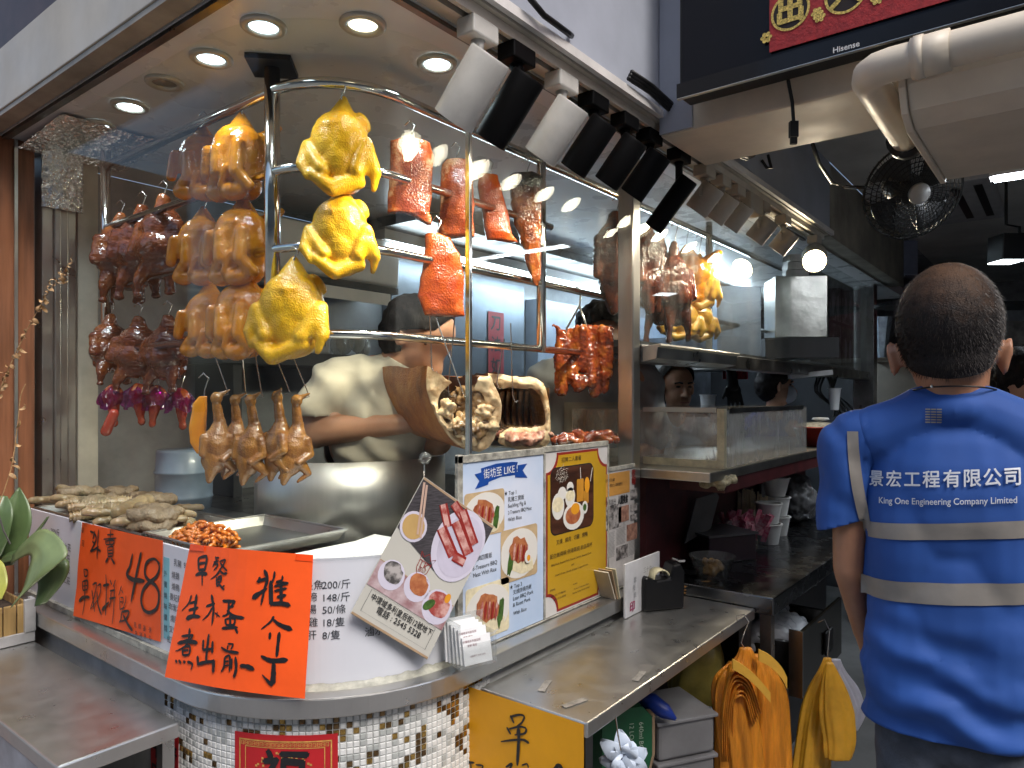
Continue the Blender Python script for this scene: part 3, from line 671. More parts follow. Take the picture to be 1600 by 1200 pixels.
for (px, py, rz, sc, lab) in ((318, 193, 34, 1.0, 'pale reflection washed orange chicken, left one of the top pair'), (376, 174, 12, 1.08, 'glossy orange chicken right of the top pair, against the pole'),
                              (318, 322, 30, 1.02, 'orange chicken left in the middle pair with one wing tucked'), (380, 304, 15, 1.08, 'orange chicken right in the middle pair with a wing tip raised'),
                              (328, 437, 32, 0.98, 'orange chicken left in the bottom pair beside the dark geese'), (382, 420, 10, 1.06, 'orange chicken right in the bottom pair next to the lowest yellow chicken')):
    hang(px, py, chC, 'soy_chicken', lab, 'chicken', G, X=0.2 if px > 350 else 0.215, rz=rz, sc=(sc * 0.94, sc * .95, sc * 0.94), hook=0.02)

# ---- roast goose: long body, neck stub up, legs down with knobs
GO = [('c', (0, 0, -2), (0, 4, -40), 8, 16), ('e', (0, 0, -75), (30, 27, 52)), ('e', (0, -4, -105), (33, 30, 40)), ('e', (2, 0, -135), (26, 24, 30)),
      ('c', (-26, -8, -60), (-33, -16, -112), 10, 8), ('c', (27, -8, -60), (33, -14, -108), 10, 8), ('c', (33, -14, -108), (24, -20, -78), 6, 4),
      ('c', (-14, -10, -135), (-22, -18, -170), 13, 6.5), ('c', (-22, -18, -170), (-24, -18, -192), 6, 5), ('e', (-24, -18, -195), (7, 7, 7)),
      ('c', (15, -10, -135), (19, -14, -168), 13, 6.5), ('c', (19, -14, -168), (20, -14, -186), 6, 5), ('e', (20, -14, -190), (7, 7, 7))]
def goose_fn(seed):
    def f(p, n):
        w = nz(V((p.x * 1.6, p.y * 1.6, p.z * 0.5)), 34, seed, 3)
        return p + n * (0.003 * w + 0.0012 * nz(p, 80, seed + 3, 2))
    return f
goA = organic(cvt(GO, PX), 0.0034, 5, goose_fn(2), 'goose', goose_m); goB = organic(cvt(GO, PX), 0.0034, 5, goose_fn(9), 'goose', goose_l)
G = 'roast geese packed at the left end of the rack'
for (px, py, t, rz, sc, m, lab) in ((188, 335, 1.95, 40, 0.98, goB, 'roast goose with a leg poking out leftmost in the upper row'), (222, 322, 1.90, 10, 1.0, goA, 'dark roast goose second in the upper row'), (255, 306, 1.82, -15, 1.03, goB, 'roast goose third in the upper row beside the orange chickens'), (205, 345, 2.02, 0, 0.95, goA, 'darkest roast goose tucked behind the upper row'),
                                    (172, 492, 1.93, 60, 0.86, goB, 'glossy reddish roast goose leftmost in the lower row'), (216, 496, 1.88, 5, 0.90, goB, 'split roast goose in the middle of the lower row'), (262, 494, 1.82, -20, 0.90, goA, 'dark mottled roast goose right in the lower row')):
    hang(px, py, m, 'roast_goose', lab, 'goose', G, t=t, rz=rz, sc=(sc * 1.55, sc * 1.3, sc * (0.86 if py > 480 else 0.98)), hook=0.03)
# goose legs wrapped in purple film, red sausage below
film = glassmat('purple film', tint=(0.62, 0.08, 0.55), base=0.06, k=0.6, haze=0.05, smear=0.12, rough=0.15)
for nd in film.node_tree.nodes:
    if nd.type == 'BSDF_DIFFUSE': nd.inputs[0].default_value = (0.4, 0.05, 0.38, 1)
LG = organic(cvt([('e', (0, 0, -14), (16, 13, 18)), ('c', (0, 0, -18), (3, -2, -52), 13, 5), ('e', (3, -2, -56), (6, 6, 7))], PX * 1.15), 0.003, 3, goose_fn(5), 'drumstick', skin_food('red glazed drumstick', (0.36, 0.06, 0.02), (0.5, 0.16, 0.03), (0.18, 0.02, 0.015), 0.2, 200, 0.4, 0.8))
for i, (px, py, rz, tl, lab) in enumerate(((176, 605, 20, 0, 'drumstick leftmost among those in purple film'), (215, 603, -10, -6, 'drumstick second from left in purple film'), (246, 606, 15, 10, 'drumstick third from left in purple film'), (282, 610, -20, -4, 'drumstick in purple film nearest the orange cuttlefish'))):
    r = hang(px, py, LG, 'wrapped_drumstick', 'red glazed ' + lab, 'drumstick', 'drumsticks hanging in purple film', t=1.86, rz=rz, tilt=tl, hook=0.04, sc=1.1)
    c = r.location; b = MB()
    b.grid(lambda u, v: c + (RGT * math.cos(u * 6.283) + FWD * math.sin(u * 6.283)) * ((0.006 + 0.026 * min(1, v * 2.2)) * (1 + .14 * math.sin(u * 44) * v + .3 * nz((math.cos(u * 6.283) * 2, math.sin(u * 6.283) * 2, v * 2 + i), 1, 2, 2))) - UP * (0.058 * v - .006 + .008 * v * math.sin(u * 19 + i)), 60, 8)
    fo = b.build('film_wrap', film, r, smooth=False)
b = MB(); b.cap((0, 0, 0), (-0.02, 0, -0.045), 0.012, 0.013); sm = b.mesh('sausage', skin_food('red sausage', (0.42, 0.05, 0.03), (0.5, 0.08, 0.05), (0.3, 0.03, 0.02), 0.2, 200, 0.15, 0.7), True)
o = link('red_sausage', sm, keep=True); o.location = P(178, 646, t=1.80); o.rotation_euler = (0, 0, CRZ); tag(o, 'short red sausage hanging under the leftmost purple film', 'sausage')

# ---- pigeons with heads, hung by long wires
PG = [('e', (0, -2, -14), (11, 11, 12)), ('c', (5, -4, -9), (21, -8, -3 + 4), 6, 1.6), ('c', (0, 0, -20), (6, 2, -62), 8, 10), ('c', (6, 2, -58), (4, 2, -78), 11, 20),
      ('e', (0, 0, -100), (27, 22, 34)), ('e', (-4, -2, -122), (22, 19, 27)), ('c', (-6, -4, -130), (-12, -6, -160), 15, 6),
      ('c', (21, -6, -84), (30, -10, -108), 9, 7), ('c', (30, -10, -108), (10, -22, -122), 7, 5), ('c', (-20, -8, -84), (-24, -14, -112), 8, 6), ('c', (14, -8, -125), (30, -4, -142), 10, 6), ('c', (30, -4, -142), (12, -6, -158), 5, 3), ('e', (4, -11, -12), (3.5, 3, 3.5))]
pgA = organic(cvt(PG, PX * 0.92), 0.0026, 2, chick_fn(3, 0.0), 'pigeon', pig_m)
G = 'braised pigeons with heads hung on long wires'
for (px, py, rz, tl, sc, lab, top) in ((338, 610, 25, 0, 1.0, 'leftmost braised pigeon beside the orange cuttlefish, beak up', (332, 545)), (368, 614, 10, 3, 0.95, 'second braised pigeon from the left, partly behind its neighbour', (378, 545)), (392, 614, -5, 0, 1.0, 'middle braised pigeon with the plump shiny breast', (400, 560)), (434, 608, -35, 0, 1.0, 'fourth braised pigeon, wing turned right, before the drum', (430, 555)), (464, 614, 20, 4, 1.0, 'rightmost braised pigeon nearest the cook in white', (457, 555))):
    r = hang(px, py, pgA, 'braised_pigeon', lab, 'pigeon', G, t=1.52 if px != 368 else 1.57, rz=rz, tilt=tl, sc=sc, hook=0)
    p = r.location; b = MB(); q = P(top[0], top[1], t=1.52)
    b.tube([q + UP * 0.02, q, p + UP * 0.004 + RGT * 0.022, p - UP * 0.008 + RGT * 0.026, p - UP * 0.012 + RGT * 0.014], 0.0011, 6); b.build('wire_hook', wire, r)

# ---- orange cuttlefish slab
def rowsloft(rows, nseg=28, sub=4, ex=0.6):
    """rows: (z, xl, xr, thickness, y) bottom to top, closed super-ellipse sections"""
    R_ = []
    for i in range(len(rows) - 1):
        for k in range(sub):
            f = k / sub; R_.append(tuple(a + (b_ - a) * f for a, b_ in zip(rows[i], rows[i + 1])))
    R_.append(rows[-1]); b = MB(); vs = []; n = nseg
    for (z, xl, xr, th, y) in R_:
        cx, w = (xl + xr) / 2, (xr - xl) / 2
        for k in range(n):
            a = 2 * math.pi * k / n; c, s_ = math.cos(a), math.sin(a)
            vs.append(V((cx + w * math.copysign(abs(c) ** ex, c), y + th * math.copysign(abs(s_) ** ex, s_), z)))
    fs = []
    for i in range(len(R_) - 1):
        for k in range(n): fs.append((i * n + k, i * n + (k + 1) % n, (i + 1) * n + (k + 1) % n, (i + 1) * n + k))
    fs += [tuple(range(n))[::-1], tuple((len(R_) - 1) * n + k for k in range(n))]
    return b.add(vs, fs)
def slab(name, px, py, rows, s, m, t=None, Y=None, bend=0.0, seed=0, amp=0.004, rz=0, tilt=0, sub=5, hook=0.03, label='', cat='meat', group=None, frq=22):
    p = P(px, py, t=t, Y=Y); b = rowsloft([(-z * s, xl * s, xr * s, th * s, y * s) for (z, xl, xr, th, y) in rows[::-1]], 36, sub)
    out = []
    for q in b.v:
        y = q.y + bend * (q.x / 0.06) ** 2
        n = V((q.x, 0, 0)); d = amp * nz(q, frq, seed, 4)
        out.append(V((q.x + d, y + 1.2 * amp * nz(q, frq, seed + 7, 4), q.z + 0.6 * amp * nz(q, 30, seed + 3, 2))))
    b.v = out; me = b.mesh(name, m, True); r = thing(name, label, cat, p, group)
    o = bpy.data.objects.new('meat', me); S.collection.objects.link(o); o.location = p; o.rotation_euler = (0, R(tilt), CRZ + R(rz)); adopt_keep(o, r)
    if hook:
        b = MB(); hookmesh(b, p - UP * 0.006, hook); b.build('hook', wire, r, smooth=True)
    return r
slab('cuttlefish', 318, 619, [(0, -6, 5, 5, 0), (12, -16, 5, 8, 0), (50, -22, 3, 9, 0), (75, -20, 2, 9, 0), (92, -10, 1, 6, 0)], 0.00138, skin_food('orange cuttlefish', (0.85, 0.30, 0.008), (0.9, 0.36, 0.01), (0.78, 0.24, 0.006), 0.25, 120, 0.1, 0.6), t=1.58, seed=3, amp=0.001, label='bright orange marinated cuttlefish slab hanging left of the pigeons', cat='cuttlefish', hook=0.04)

def pork_skin(name, red, orange, pale, lo=0.42, mid=0.52, hi=0.62, ch=None):
    """crackled roast skin: glazed red base with raised pale blistered patches"""
    m = skin_food(name, orange, pale, red, 0.25, 240, 0.5, 0.6, 17, 0.1)
    for nd in m.node_tree.nodes:
        if nd.type == 'VALTORGB':
            e = nd.color_ramp.elements; e[0].position = lo; e[1].position = mid; e[2].position = hi
    return m
por = pork_skin('blistered pork skin', (0.20, 0.03, 0.008), (0.34, 0.065, 0.014), (0.58, 0.30, 0.15))
por2 = pork_skin('bright glazed pork skin', (0.30, 0.035, 0.005), (0.42, 0.065, 0.006), (0.55, 0.20, 0.07), 0.36, 0.54, 0.74)
charm = skin_food('charred loin', (0.30, 0.07, 0.015), (0.45, 0.17, 0.03), (0.10, 0.02, 0.01), 0.2, 150, 0.6, 0.8, 22)
N_, L_c = charm.node_tree.nodes, charm.node_tree.links; bs_ = N_['Principled BSDF']; lk = bs_.inputs['Base Color'].links[0].from_socket
tc = N_.new('ShaderNodeTexCoord'); sp = N_.new('ShaderNodeSeparateXYZ'); L_c.new(tc.outputs['Object'], sp.inputs[0]); mr = N_.new('ShaderNodeMapRange'); mr.inputs['From Min'].default_value = -0.09; mr.inputs['From Max'].default_value = -0.03
mx = N_.new('ShaderNodeMix'); mx.data_type = 'RGBA'; L_c.new(sp.outputs['Z'], mr.inputs['Value']); L_c.new(mr.outputs[0], mx.inputs['Factor']); L_c.new(lk, mx.inputs['A']); mx.inputs['B'].default_value = (0.012, 0.008, 0.008, 1); L_c.new(mx.outputs['Result'], bs_.inputs['Base Color'])
b_ = 0.00138
G = 'roast pork slabs hung behind the flat glass'
slab('pork_slab', 640, 218, [(0, -18, 22, 9, 0), (4, -29, 32, 10, 0), (25, -30, 37, 12, 0), (60, -33, 36, 12, 0), (100, -34, 33, 12, 0), (115, -34, 31, 10, 0), (118, 2, 34, 8, 0), (130, 24, 34, 6, 0)], b_, por, t=1.54, bend=0.012, seed=1, amp=0.0035, rz=8, label='wide blistered red pork slab, first and uppermost left of the chrome joint', group=G)
slab('pork_slab', 712, 250, [(0, -17, 18, 9, 0), (6, -22, 24, 11, 0), (40, -24, 28, 13, 0), (70, -25, 29, 13, 0), (100, -30, 28, 12, 0), (120, -33, 27, 10, 0)], 0.00148, por, t=1.65, bend=0.012, seed=5, amp=0.004, rz=-16, label='pork slab with a grey dried edge crossing behind the chrome joint', group=G)
slab('pork_slab', 764, 274, [(0, -17, 14, 9, 0), (20, -17, 20, 11, 0), (60, -12, 30, 12, 0), (90, -6, 36, 12, 0), (102, -3, 48, 8, 0)], 0.00158, por2, t=1.77, bend=0.01, seed=8, amp=0.004, rz=5, label='narrow orange pork slab just right of the chrome joint', group=G)
slab('pork_loin', 822, 272, [(0, -20, 16, 12, 0), (8, -28, 24, 14, 0), (40, -25, 25, 15, 0), (80, -18, 23, 15, 0), (110, -6, 22, 13, 0), (150, 4, 22, 10, 0), (168, 10, 22, 8, 0), (176, 13, 19, 5, 0)], 0.00165, charm, t=1.86, seed=12, amp=0.006, frq=34, label='long pointed char siu loin with a burnt black top, beside the pole', cat='meat')
slab('pork_slab', 682, 366, [(0, -16, 8, 8, 0), (5, -18, 22, 10, 0), (30, -20, 36, 13, 0), (60, -24, 42, 14, 0), (95, -29, 43, 14, 0), (118, -20, 43, 12, 0), (126, -17, 43, 9, 0)], 0.00145, por2, t=1.60, bend=0.012, seed=20, amp=0.0035, rz=6, label='bright orange glazed pork slab hung on a skewer in front of the cook', group=G)

# ---- roast pork barrel cuts: crackling outside, cut face, ribbed inside
cutm = mat('roast pork cut face', (0.34, 0.18, 0.075), 0.45, vs=30, var=0.2, col2=(0.70, 0.51, 0.31), thr=(0.34, 0.56), bump=0.5, bs=90, bdist=0.004, sss=0.1)
crack = skin_food('pork crackling', (0.36, 0.105, 0.016), (0.52, 0.22, 0.045), (0.15, 0.035, 0.01), 0.38, 330, 0.9, 0.3, 16, 0.05)
ribm = mat('roasted rib meat', (0.10, 0.045, 0.018), 0.35, vs=28, col2=(0.36, 0.22, 0.10), thr=(0.36, 0.66), bump=0.8, bs=60, bdist=0.005, coat=0.3)
leanm = mat('pink lean pork', (0.30, 0.11, 0.075), 0.4, vs=40, col2=(0.50, 0.30, 0.22), thr=(0.4, 0.65), bump=0.6, bs=80, coat=0.2)
def smoothpoly(pts, n):
    """Catmull-Rom through pts, n samples"""
    out = []; m = len(pts) - 1
    for k in range(n):
        u = k / (n - 1) * m; i = min(int(u), m - 1); f = u - i
        p = [V(pts[max(0, min(m, i + d))]) for d in (-1, 0, 1, 2)]
        out.append(0.5 * (2 * p[1] + (p[2] - p[0]) * f + (2 * p[0] - 5 * p[1] + 4 * p[2] - p[3]) * f * f + (3 * p[1] - p[0] - 3 * p[2] + p[3]) * f ** 3))
    return out
def barrel(name, outer, inner, s, t, ax, label, ribs=0, seed=0.0, px0=(0, 0)):
    n = 72; O = smoothpoly([(x - px0[0], px0[1] - y, 0) for x, y in outer], n); I = smoothpoly([(x - px0[0], px0[1] - y, 0) for x, y in inner], n)
    base = P(px0[0], px0[1], t=t); r = thing(name, label, 'roast pork', base, 'barrel cuts of roast pork hung over the counter')
    def w(p2, d): return base + RGT * p2.x * s + UP * p2.y * s + (RGT * ax[0] + FWD * ax[1] + UP * ax[2]) * d
    def face(u, v):
        i = min(n - 1, int(round(u * (n - 1)))); p = O[i].lerp(I[i], v); q = w(p, 0)
        e = 4 * v * (1 - v)
        return q - FWD * (0.007 * e + 0.006 * e * nz(q, 40, seed, 4)) + RGT * 0.004 * nz(q, 60, seed + 2, 3) * (1 if 0 < v < 1 else 0.4) + UP * 0.004 * nz(q, 55, seed + 5, 3)
    def skin(u, v):
        i = min(n - 1, int(round(u * (n - 1)))); q = w(O[i], v); c = w(V((0, -60, 0)), v); return q + (q - c) * (-0.06 * v + 0.025 * nz(q, 14, seed, 3)) + FWD * 0.002
    def inn(u, v):
        i = min(n - 1, int(round(u * (n - 1)))); q = w(I[i], v); c = w(V((0, -60, 0)), v)
        rib = math.sin(u * math.pi * 2 * ribs) * 0.05 if ribs else 0
        return q + (c - q) * (0.10 * v + rib * min(1, v * 6) + 0.10 * nz(q, 30, seed + 9, 4) * min(1, v * 4))
    def back(u, v): return skin(u, 1) * (1 - v) + inn(u, 1) * v
    b = MB(); b.grid(face, n - 1, 12); b.build('cut_face', cutm, r, smooth=True)
    b = MB(); b.grid(skin, n - 1, 18); b.grid(lambda u, v: skin(u, 1).lerp(inn(u, 1), v), n - 1, 3); b.build('crackling', crack, r, smooth=True)
    b = MB(); b.grid(inn, (n - 1) * 2, 18); b.build('ribs', ribm, r, smooth=True)
    return r
r1 = barrel('roast_pork_barrel', [(668, 572), (666, 600), (672, 628), (686, 660), (706, 688), (730, 703), (752, 704), (770, 690), (780, 662), (784, 636), (778, 612), (766, 590), (752, 588)],
            [(706, 598), (690, 612), (684, 634), (692, 652), (706, 670), (722, 682), (744, 684), (752, 672), (758, 652), (760, 634), (756, 622), (750, 612), (738, 610)], 1.60 / FPX, 1.60, (-0.17, 0.30, 0.02), 'roast pork barrel with brown crackling turned left and its cut ring facing right', 0, 1.0, (720, 640))
for o in list(r1.children): pass
# loose shredded lean inside the first barrel
lean = organic([('e', P(735, 668, t=1.615), (0.05, 0.05, 0.025)), ('e', P(752, 640, t=1.63), (0.025, 0.04, 0.05)), ('e', P(738, 622, t=1.66), (0.035, 0.05, 0.03)), ('e', P(722, 640, t=1.68), (0.035, 0.05, 0.035))], 0.004, 2, lambda p, n: p + n * (0.016 * nz(p, 45, 3, 4)), 'lean', ribm); link('shredded_meat', lean, r1)
lean = organic([('e', P(748, 664, t=1.60), (0.03, 0.02, 0.02)), ('e', P(757, 644, t=1.60), (0.016, 0.02, 0.022)), ('e', P(728, 676, t=1.595), (0.02, 0.015, 0.01)), ('e', P(712, 664, t=1.60), (0.02, 0.02, 0.014)), ('e', P(700, 640, t=1.60), (0.014, 0.02, 0.02)), ('e', P(738, 686, t=1.595), (0.03, 0.015, 0.01)), ('e', P(764, 664, t=1.60), (0.014, 0.02, 0.024))], 0.0035, 1, lambda p, n: p + n * (0.012 * nz(p, 70, 5, 4)), 'flesh', cutm); link('torn_flesh', lean, r1)
r2 = barrel('roast_pork_barrel', [(762, 582), (800, 587), (842, 594), (856, 620), (860, 655), (858, 690), (845, 700), (815, 703), (790, 696), (778, 690)],
            [(776, 606), (806, 606), (836, 610), (848, 630), (852, 652), (850, 664), (834, 668), (812, 668), (796, 668), (782, 676)], 1.84 / FPX, 1.84, (-0.12, 0.62, 0.02), 'open roast pork barrel showing dark ribs, right of the chrome joint', 0, 4.0, (815, 640))
b = MB()
for k in range(7):
    x = 786 + k * 9.5; b.tube([P(x, 612, t=1.93), P(x - 3 + k * .4, 632, t=2.02), P(x - 3 + k * .4, 652, t=2.0), P(x, 668, t=1.93)], [0.006, 0.0075, 0.0075, 0.006], 8)
b.build('rib_bones', mat('rib bones', (0.26, 0.17, 0.09), 0.4, var=0.3, vs=30, bump=0.3), r2, smooth=True)
b = MB(); b.grid(lambda u, v: P(772 + 86 * u, 606 + 80 * v, t=2.06 - 0.10 * (2 * u - 1) ** 2 - 0.02 * math.sin(u * 44)), 60, 12); b.build('rib_wall', ribm, r2, smooth=True)
lean = organic([('e', P(820, 686, t=1.85), (0.055, 0.05, 0.018)), ('e', P(800, 680, t=1.87), (0.035, 0.05, 0.014)), ('e', P(842, 678, t=1.86), (0.025, 0.04, 0.016))], 0.004, 2, lambda p, n: p + n * (0.010 * nz(p, 50, 5, 4)), 'lean', leanm); link('lean_meat', lean, r2)
for (x0, y0, x1, y1, t0, par) in ((672, 488, 674, 573, 1.60, r1), (680, 495, 722, 610, 1.60, r1), (712, 480, 700, 610, 1.62, r1), (788, 530, 776, 598, 1.80, r2), (798, 505, 801, 618, 1.80, r2)):
    b = MB(); b.tube([P(x0, y0, t=t0), P(x1, y1, t=t0), P(x1 + 4, y1 + 10, t=t0), P(x1 + 9, y1 + 8, t=t0)], 0.0016, 6); b.build('hanging_wire', wire, par)

# ---- char siu bunch and tray pile
csm = skin_food('char siu glaze', (0.27, 0.045, 0.012), (0.46, 0.16, 0.02), (0.06, 0.014, 0.008), 0.17, 120, 0.8, 0.9, 24, 0.08)
pr = []
rng = random.Random(5)
for k in range(9):
    x = -36 + k * 9.5; L = 70 + 22 * math.sin(k * 1.1 + 1) ; pr += [('c', (x, rng.uniform(-8, 8), -4 - rng.uniform(0, 8)), (x * 1.02 + rng.uniform(-3, 3), rng.uniform(-10, 6), -L - 14), 6.5, 8.5)]
pr += [('e', (-6, -8, -90), (13, 11, 15)), ('e', (-36, 0, -55), (9, 9, 26)), ('e', (34, 0, -78), (10, 9, 14)), ('c', (-38, 0, -4), (-46, 0, 0), 4, 3), ('c', (36, 0, -8), (44, 0, -6), 8, 6)]
cs = organic(cvt(pr, 0.00188), 0.0042, 1, lambda p, n: p + n * (0.005 * nz(V((p.x, p.y, p.z * .4)), 40, 2, 3) + 0.0025 * nz(p, 110, 6, 3)), 'char_siu', csm)
r = thing('char_siu_bunch', 'glossy charred bunch of char siu strips hung on a double hook', 'meat', P(910, 508, t=2.08))
o = bpy.data.objects.new('meat', cs); S.collection.objects.link(o); o.location = r.location; o.rotation_euler = (0, 0, CRZ); adopt_keep(o, r)
b = MB(); q = P(902, 455, t=2.08); b.tube([q - RGT * 0.015, q + UP * 0.014, q + RGT * 0.012, P(905, 478, t=2.08), P(886, 512, t=2.08), P(884, 520, t=2.08)], 0.0035, 8); b.tube([P(905, 478, t=2.08), P(916, 508, t=2.08), P(917, 520, t=2.08)], 0.0035, 8); b.build('double_hook', wire, r, smooth=True)
G = 'char siu strips lying on the steel tray'
trm = thing('char_siu_tray', 'flat steel tray edge under the char siu behind the yellow poster', 'tray', P(915, 698, t=1.98))
b = MB(); b.box(0.93, 0.10, 1.300, 1.14, 0.55, 1.306); b.box(0.93, 0.10, 1.3062, 1.14, 0.106, 1.318); b.build('pan', steel, trm)
for i, (px, py, tt, L, an) in enumerate(((885, 678, 2.0, 34, 20), (905, 686, 1.96, 30, -12), (922, 680, 2.05, 32, 15), (944, 684, 2.02, 34, -18), (955, 676, 2.1, 26, 30), (934, 689, 1.95, 30, 5), (890, 690, 1.94, 26, -5))):
    sd = i * 3.3; pr = [('c', (-L / 2, 0, 0), (0, 3, 5), 7, 9), ('c', (0, 3, 5), (L / 2, 0, -1), 9, 6)]
    me = organic(cvt(pr, 0.0019), 0.0045, 1, lambda p, n: p + n * (0.008 * nz(p, 40, sd, 4)), 'strip', csm)
    o = link('char_siu_strip', me, keep=True); o.location = P(px, py, t=tt); o.location.z = 1.322 + 0.006 * (i % 2); o.rotation_euler = (0, 0, CRZ + R(an)); tag(o, 'sticky dark red char siu strip heaped on the steel tray behind the yellow poster', 'meat', G)

# ---- birds at the right end
goC = organic(cvt([('c', (0, 0, -2), (0, 0, -30), 12, 24), ('e', (-2, 0, -60), (32, 26, 52)), ('e', (2, -4, -105), (30, 26, 40)), ('c', (-10, -8, -120), (-4, -10, -160), 17, 9), ('c', (14, -8, -115), (20, -10, -158), 15, 8), ('c', (-26, -10, -40), (-30, -16, -100), 9, 8), ('c', (24, -12, -36), (14, -22, -90), 9, 7)], 0.00195), 0.0042, 2, goose_fn(14), 'goose', goose_m)
G = 'roast geese around the square steel post'
hang(962, 338, goC, 'roast_goose', 'big dark roast goose hanging just left of the square steel post', 'goose', G, t=2.2, hook=0.05, sc=(1.02, 1, 0.94))
hang(1012, 360, goC, 'roast_goose', 'dark roast goose with a dangling leg just right of the steel post', 'goose', G, t=2.35, rz=30, hook=0.06, sc=(0.82, 0.9, 0.86))
hang(1032, 372, goA, 'roast_goose', 'nearly black roast goose second right of the steel post', 'goose', G, t=2.4, rz=-30, hook=0.06, sc=(1.3, 1.3, 1.38))
hang(1054, 380, goA, 'roast_goose', 'wide roast goose showing a long bare leg, third right of the post', 'goose', G, t=2.38, rz=20, hook=0.06, sc=(1.35, 1.3, 1.3))
hang(1072, 382, chC, 'soy_chicken', 'brown soy chicken behind the geese right of the post', 'chicken', 'chickens at the right end of the rack', t=2.6, rz=-20, hook=0.06, sc=(1.5, 1.5, 1.2))
hang(1092, 396, chB, 'poached_chicken', 'small yellow chicken hanging rightmost beyond the geese', 'chicken', 'chickens at the right end of the rack', t=2.6, rz=-30, hook=0.06, sc=(0.95, 0.95, 1.05), mat_=yel2)
hang(1062, 462, chA, 'poached_chicken', 'yellow chicken left of the low pair on the folded steel lip', 'chicken', 'chickens at the right end of the rack', t=2.55, rz=20, hook=0.03, sc=(1.1, 1.0, 0.80), mat_=yel2)
hang(1088, 466, chB, 'poached_chicken', 'yellow chicken right of the low pair on the folded steel lip', 'chicken', 'chickens at the right end of the rack', t=2.6, rz=-20, hook=0.03, sc=(1.0, 1.0, 0.80), mat_=yel2)

# ---- trays with offal and squid rings
def tray(name, x0, x1, y0, y1, z, h, label, m=steel):
    t = thing(name, label, 'tray', ((x0 + x1) / 2, (y0 + y1) / 2, z)); b = MB(); k = 0.012
    o = [(x0, y0), (x1, y0), (x1, y1), (x0, y1)]; i_ = [(x0 + k, y0 + k), (x1 - k, y0 + k), (x1 - k, y1 - k), (x0 + k, y1 - k)]
    vs = [V((*p, z + h)) for p in o] + [V((*p, z)) for p in i_] + [V((p[0], p[1], z + h - 0.001)) for p in o]
    fs = [(4, 5, 6, 7)] + [(j, (j + 1) % 4, 4 + (j + 1) % 4, 4 + j) for j in range(4)]
    b.add(vs, fs); b.tube([V((*p, z + h)) for p in o], 0.003, 6, True); b.build('pan', m, t); return t
b = MB(); b.box(0.062, 0.42, 1.112, 0.42, 1.29, 1.13); tag(b.build('display_board', steel), 'flat steel board under the trays of braised offal', 'board')
tray('offal_tray', 0.066, 0.30, 0.665, 1.285, 1.131, 0.016, 'shallow steel tray of pale braised offal behind the left panels')
tray('squid_tray', 0.066, 0.36, 0.34, 0.655, 1.131, 0.022, 'steel tray holding the heap of orange squid rings')
offm = mat('braised offal', (0.24, 0.165, 0.085), 0.35, vs=26, col2=(0.42, 0.31, 0.17), thr=(0.35, 0.65), bump=0.4, bs=90, coat=0.3, sss=0.15)
tripe = mat('honeycomb tripe', (0.20, 0.14, 0.085), 0.45, vs=26, col2=(0.36, 0.27, 0.17), bump=1.0, bs=160, bdist=0.004, coat=0.2)
G = 'pieces of braised offal in the shallow tray'
offA = organic([('c', (-0.07, 0, 0), (0.07, 0.004, 0), 0.011, 0.009)], 0.003, 1, lambda p, n: p + n * (0.003 * nz(p, 50, 2, 3)), 'o', offm)
offB = organic([('e', (0, 0, 0), (0.055, 0.03, 0.018)), ('e', (0.03, 0.01, 0.004), (0.03, 0.02, 0.014))], 0.0035, 1, lambda p, n: p + n * (0.007 * nz(p, 38, 7, 4)), 'o', tripe)
offC = organic([('c', (-0.045, 0, 0), (0.05, 0, 0.004), 0.016, 0.022), ('e', (0.05, 0, 0.004), (0.02, 0.024, 0.02))], 0.0032, 1, lambda p, n: p + n * (0.003 * nz(p, 45, 4, 3)), 'o', offm)
offD = organic([('c', (-0.06, 0, 0), (0.06, 0, 0), 0.013, 0.013)], 0.003, 1, lambda p, n: p + n * (0.003 * math.sin(p.x * 900) + 0.002 * nz(p, 60, 1, 2)), 'o', offm)
rng = random.Random(11)
OFF = [(88, 782, offA, 10, 'long smooth braised offal strip at the far left of the tray'), (108, 776, offA, -12, 'braised offal strip lying across the left end of the tray'), (130, 792, offA, 5, 'braised strip resting in front on the left of the tray'),
       (150, 772, offB, 15, 'rough piece of honeycomb tripe on the left of the heap'), (182, 768, offB, -10, 'big folded honeycomb tripe at the back of the tray'), (150, 795, offD, 25, 'ridged braised windpipe piece beside the tripe'), (135, 803, offD, 30, 'second ridged braised piece at the front left'),
       (172, 808, offA, 28, 'smooth pale strip at the front edge of the tray'), (205, 806, offC, 20, 'fat cone shaped braised pig trotter at the front'), (212, 790, offA, -5, 'dark braised strip behind the trotter'), (235, 782, offB, 30, 'crinkled offal lump near the blue barrel'), (250, 797, offB, -20, 'crinkled offal lump right of the trotter'), (270, 790, offA, 0, 'braised strip at the right end of the offal tray'), (230, 826, offA, 15, 'flat braised piece right at the glass beside the squid rings'), (265, 808, offB, 10, 'pale offal lump on the right end of the tray')]
OFF += [(rng.randint(90, 280), rng.randint(770, 812), (offA, offB, offD, offB)[k % 4], rng.randint(-30, 40), 'pale braised offal piece buried in the heap in the shallow tray') for k in range(16)]
for i, (px, py, me, an, lab) in enumerate(OFF):
    q = P(px, py, z=1.165 + (0.02 if me is offB else 0.0))
    q.x = min(max(q.x, 0.10), 0.27); q.y = min(max(q.y, 0.70), 1.22)
    q.z = 1.158 + 0.012 * (i % 3) + (0.012 if py < 785 else 0); o = link('offal_piece', me, keep=True); o.location = q; o.rotation_euler = (R(rng.uniform(-8, 8)), R(rng.uniform(-6, 10)), CRZ + R(an + 60 if me is offC else an)); tag(o, lab, 'offal', G)
sqm = skin_food('orange squid', (0.62, 0.17, 0.012), (0.74, 0.26, 0.03), (0.45, 0.10, 0.01), 0.25, 120, 0.12, 0.5)
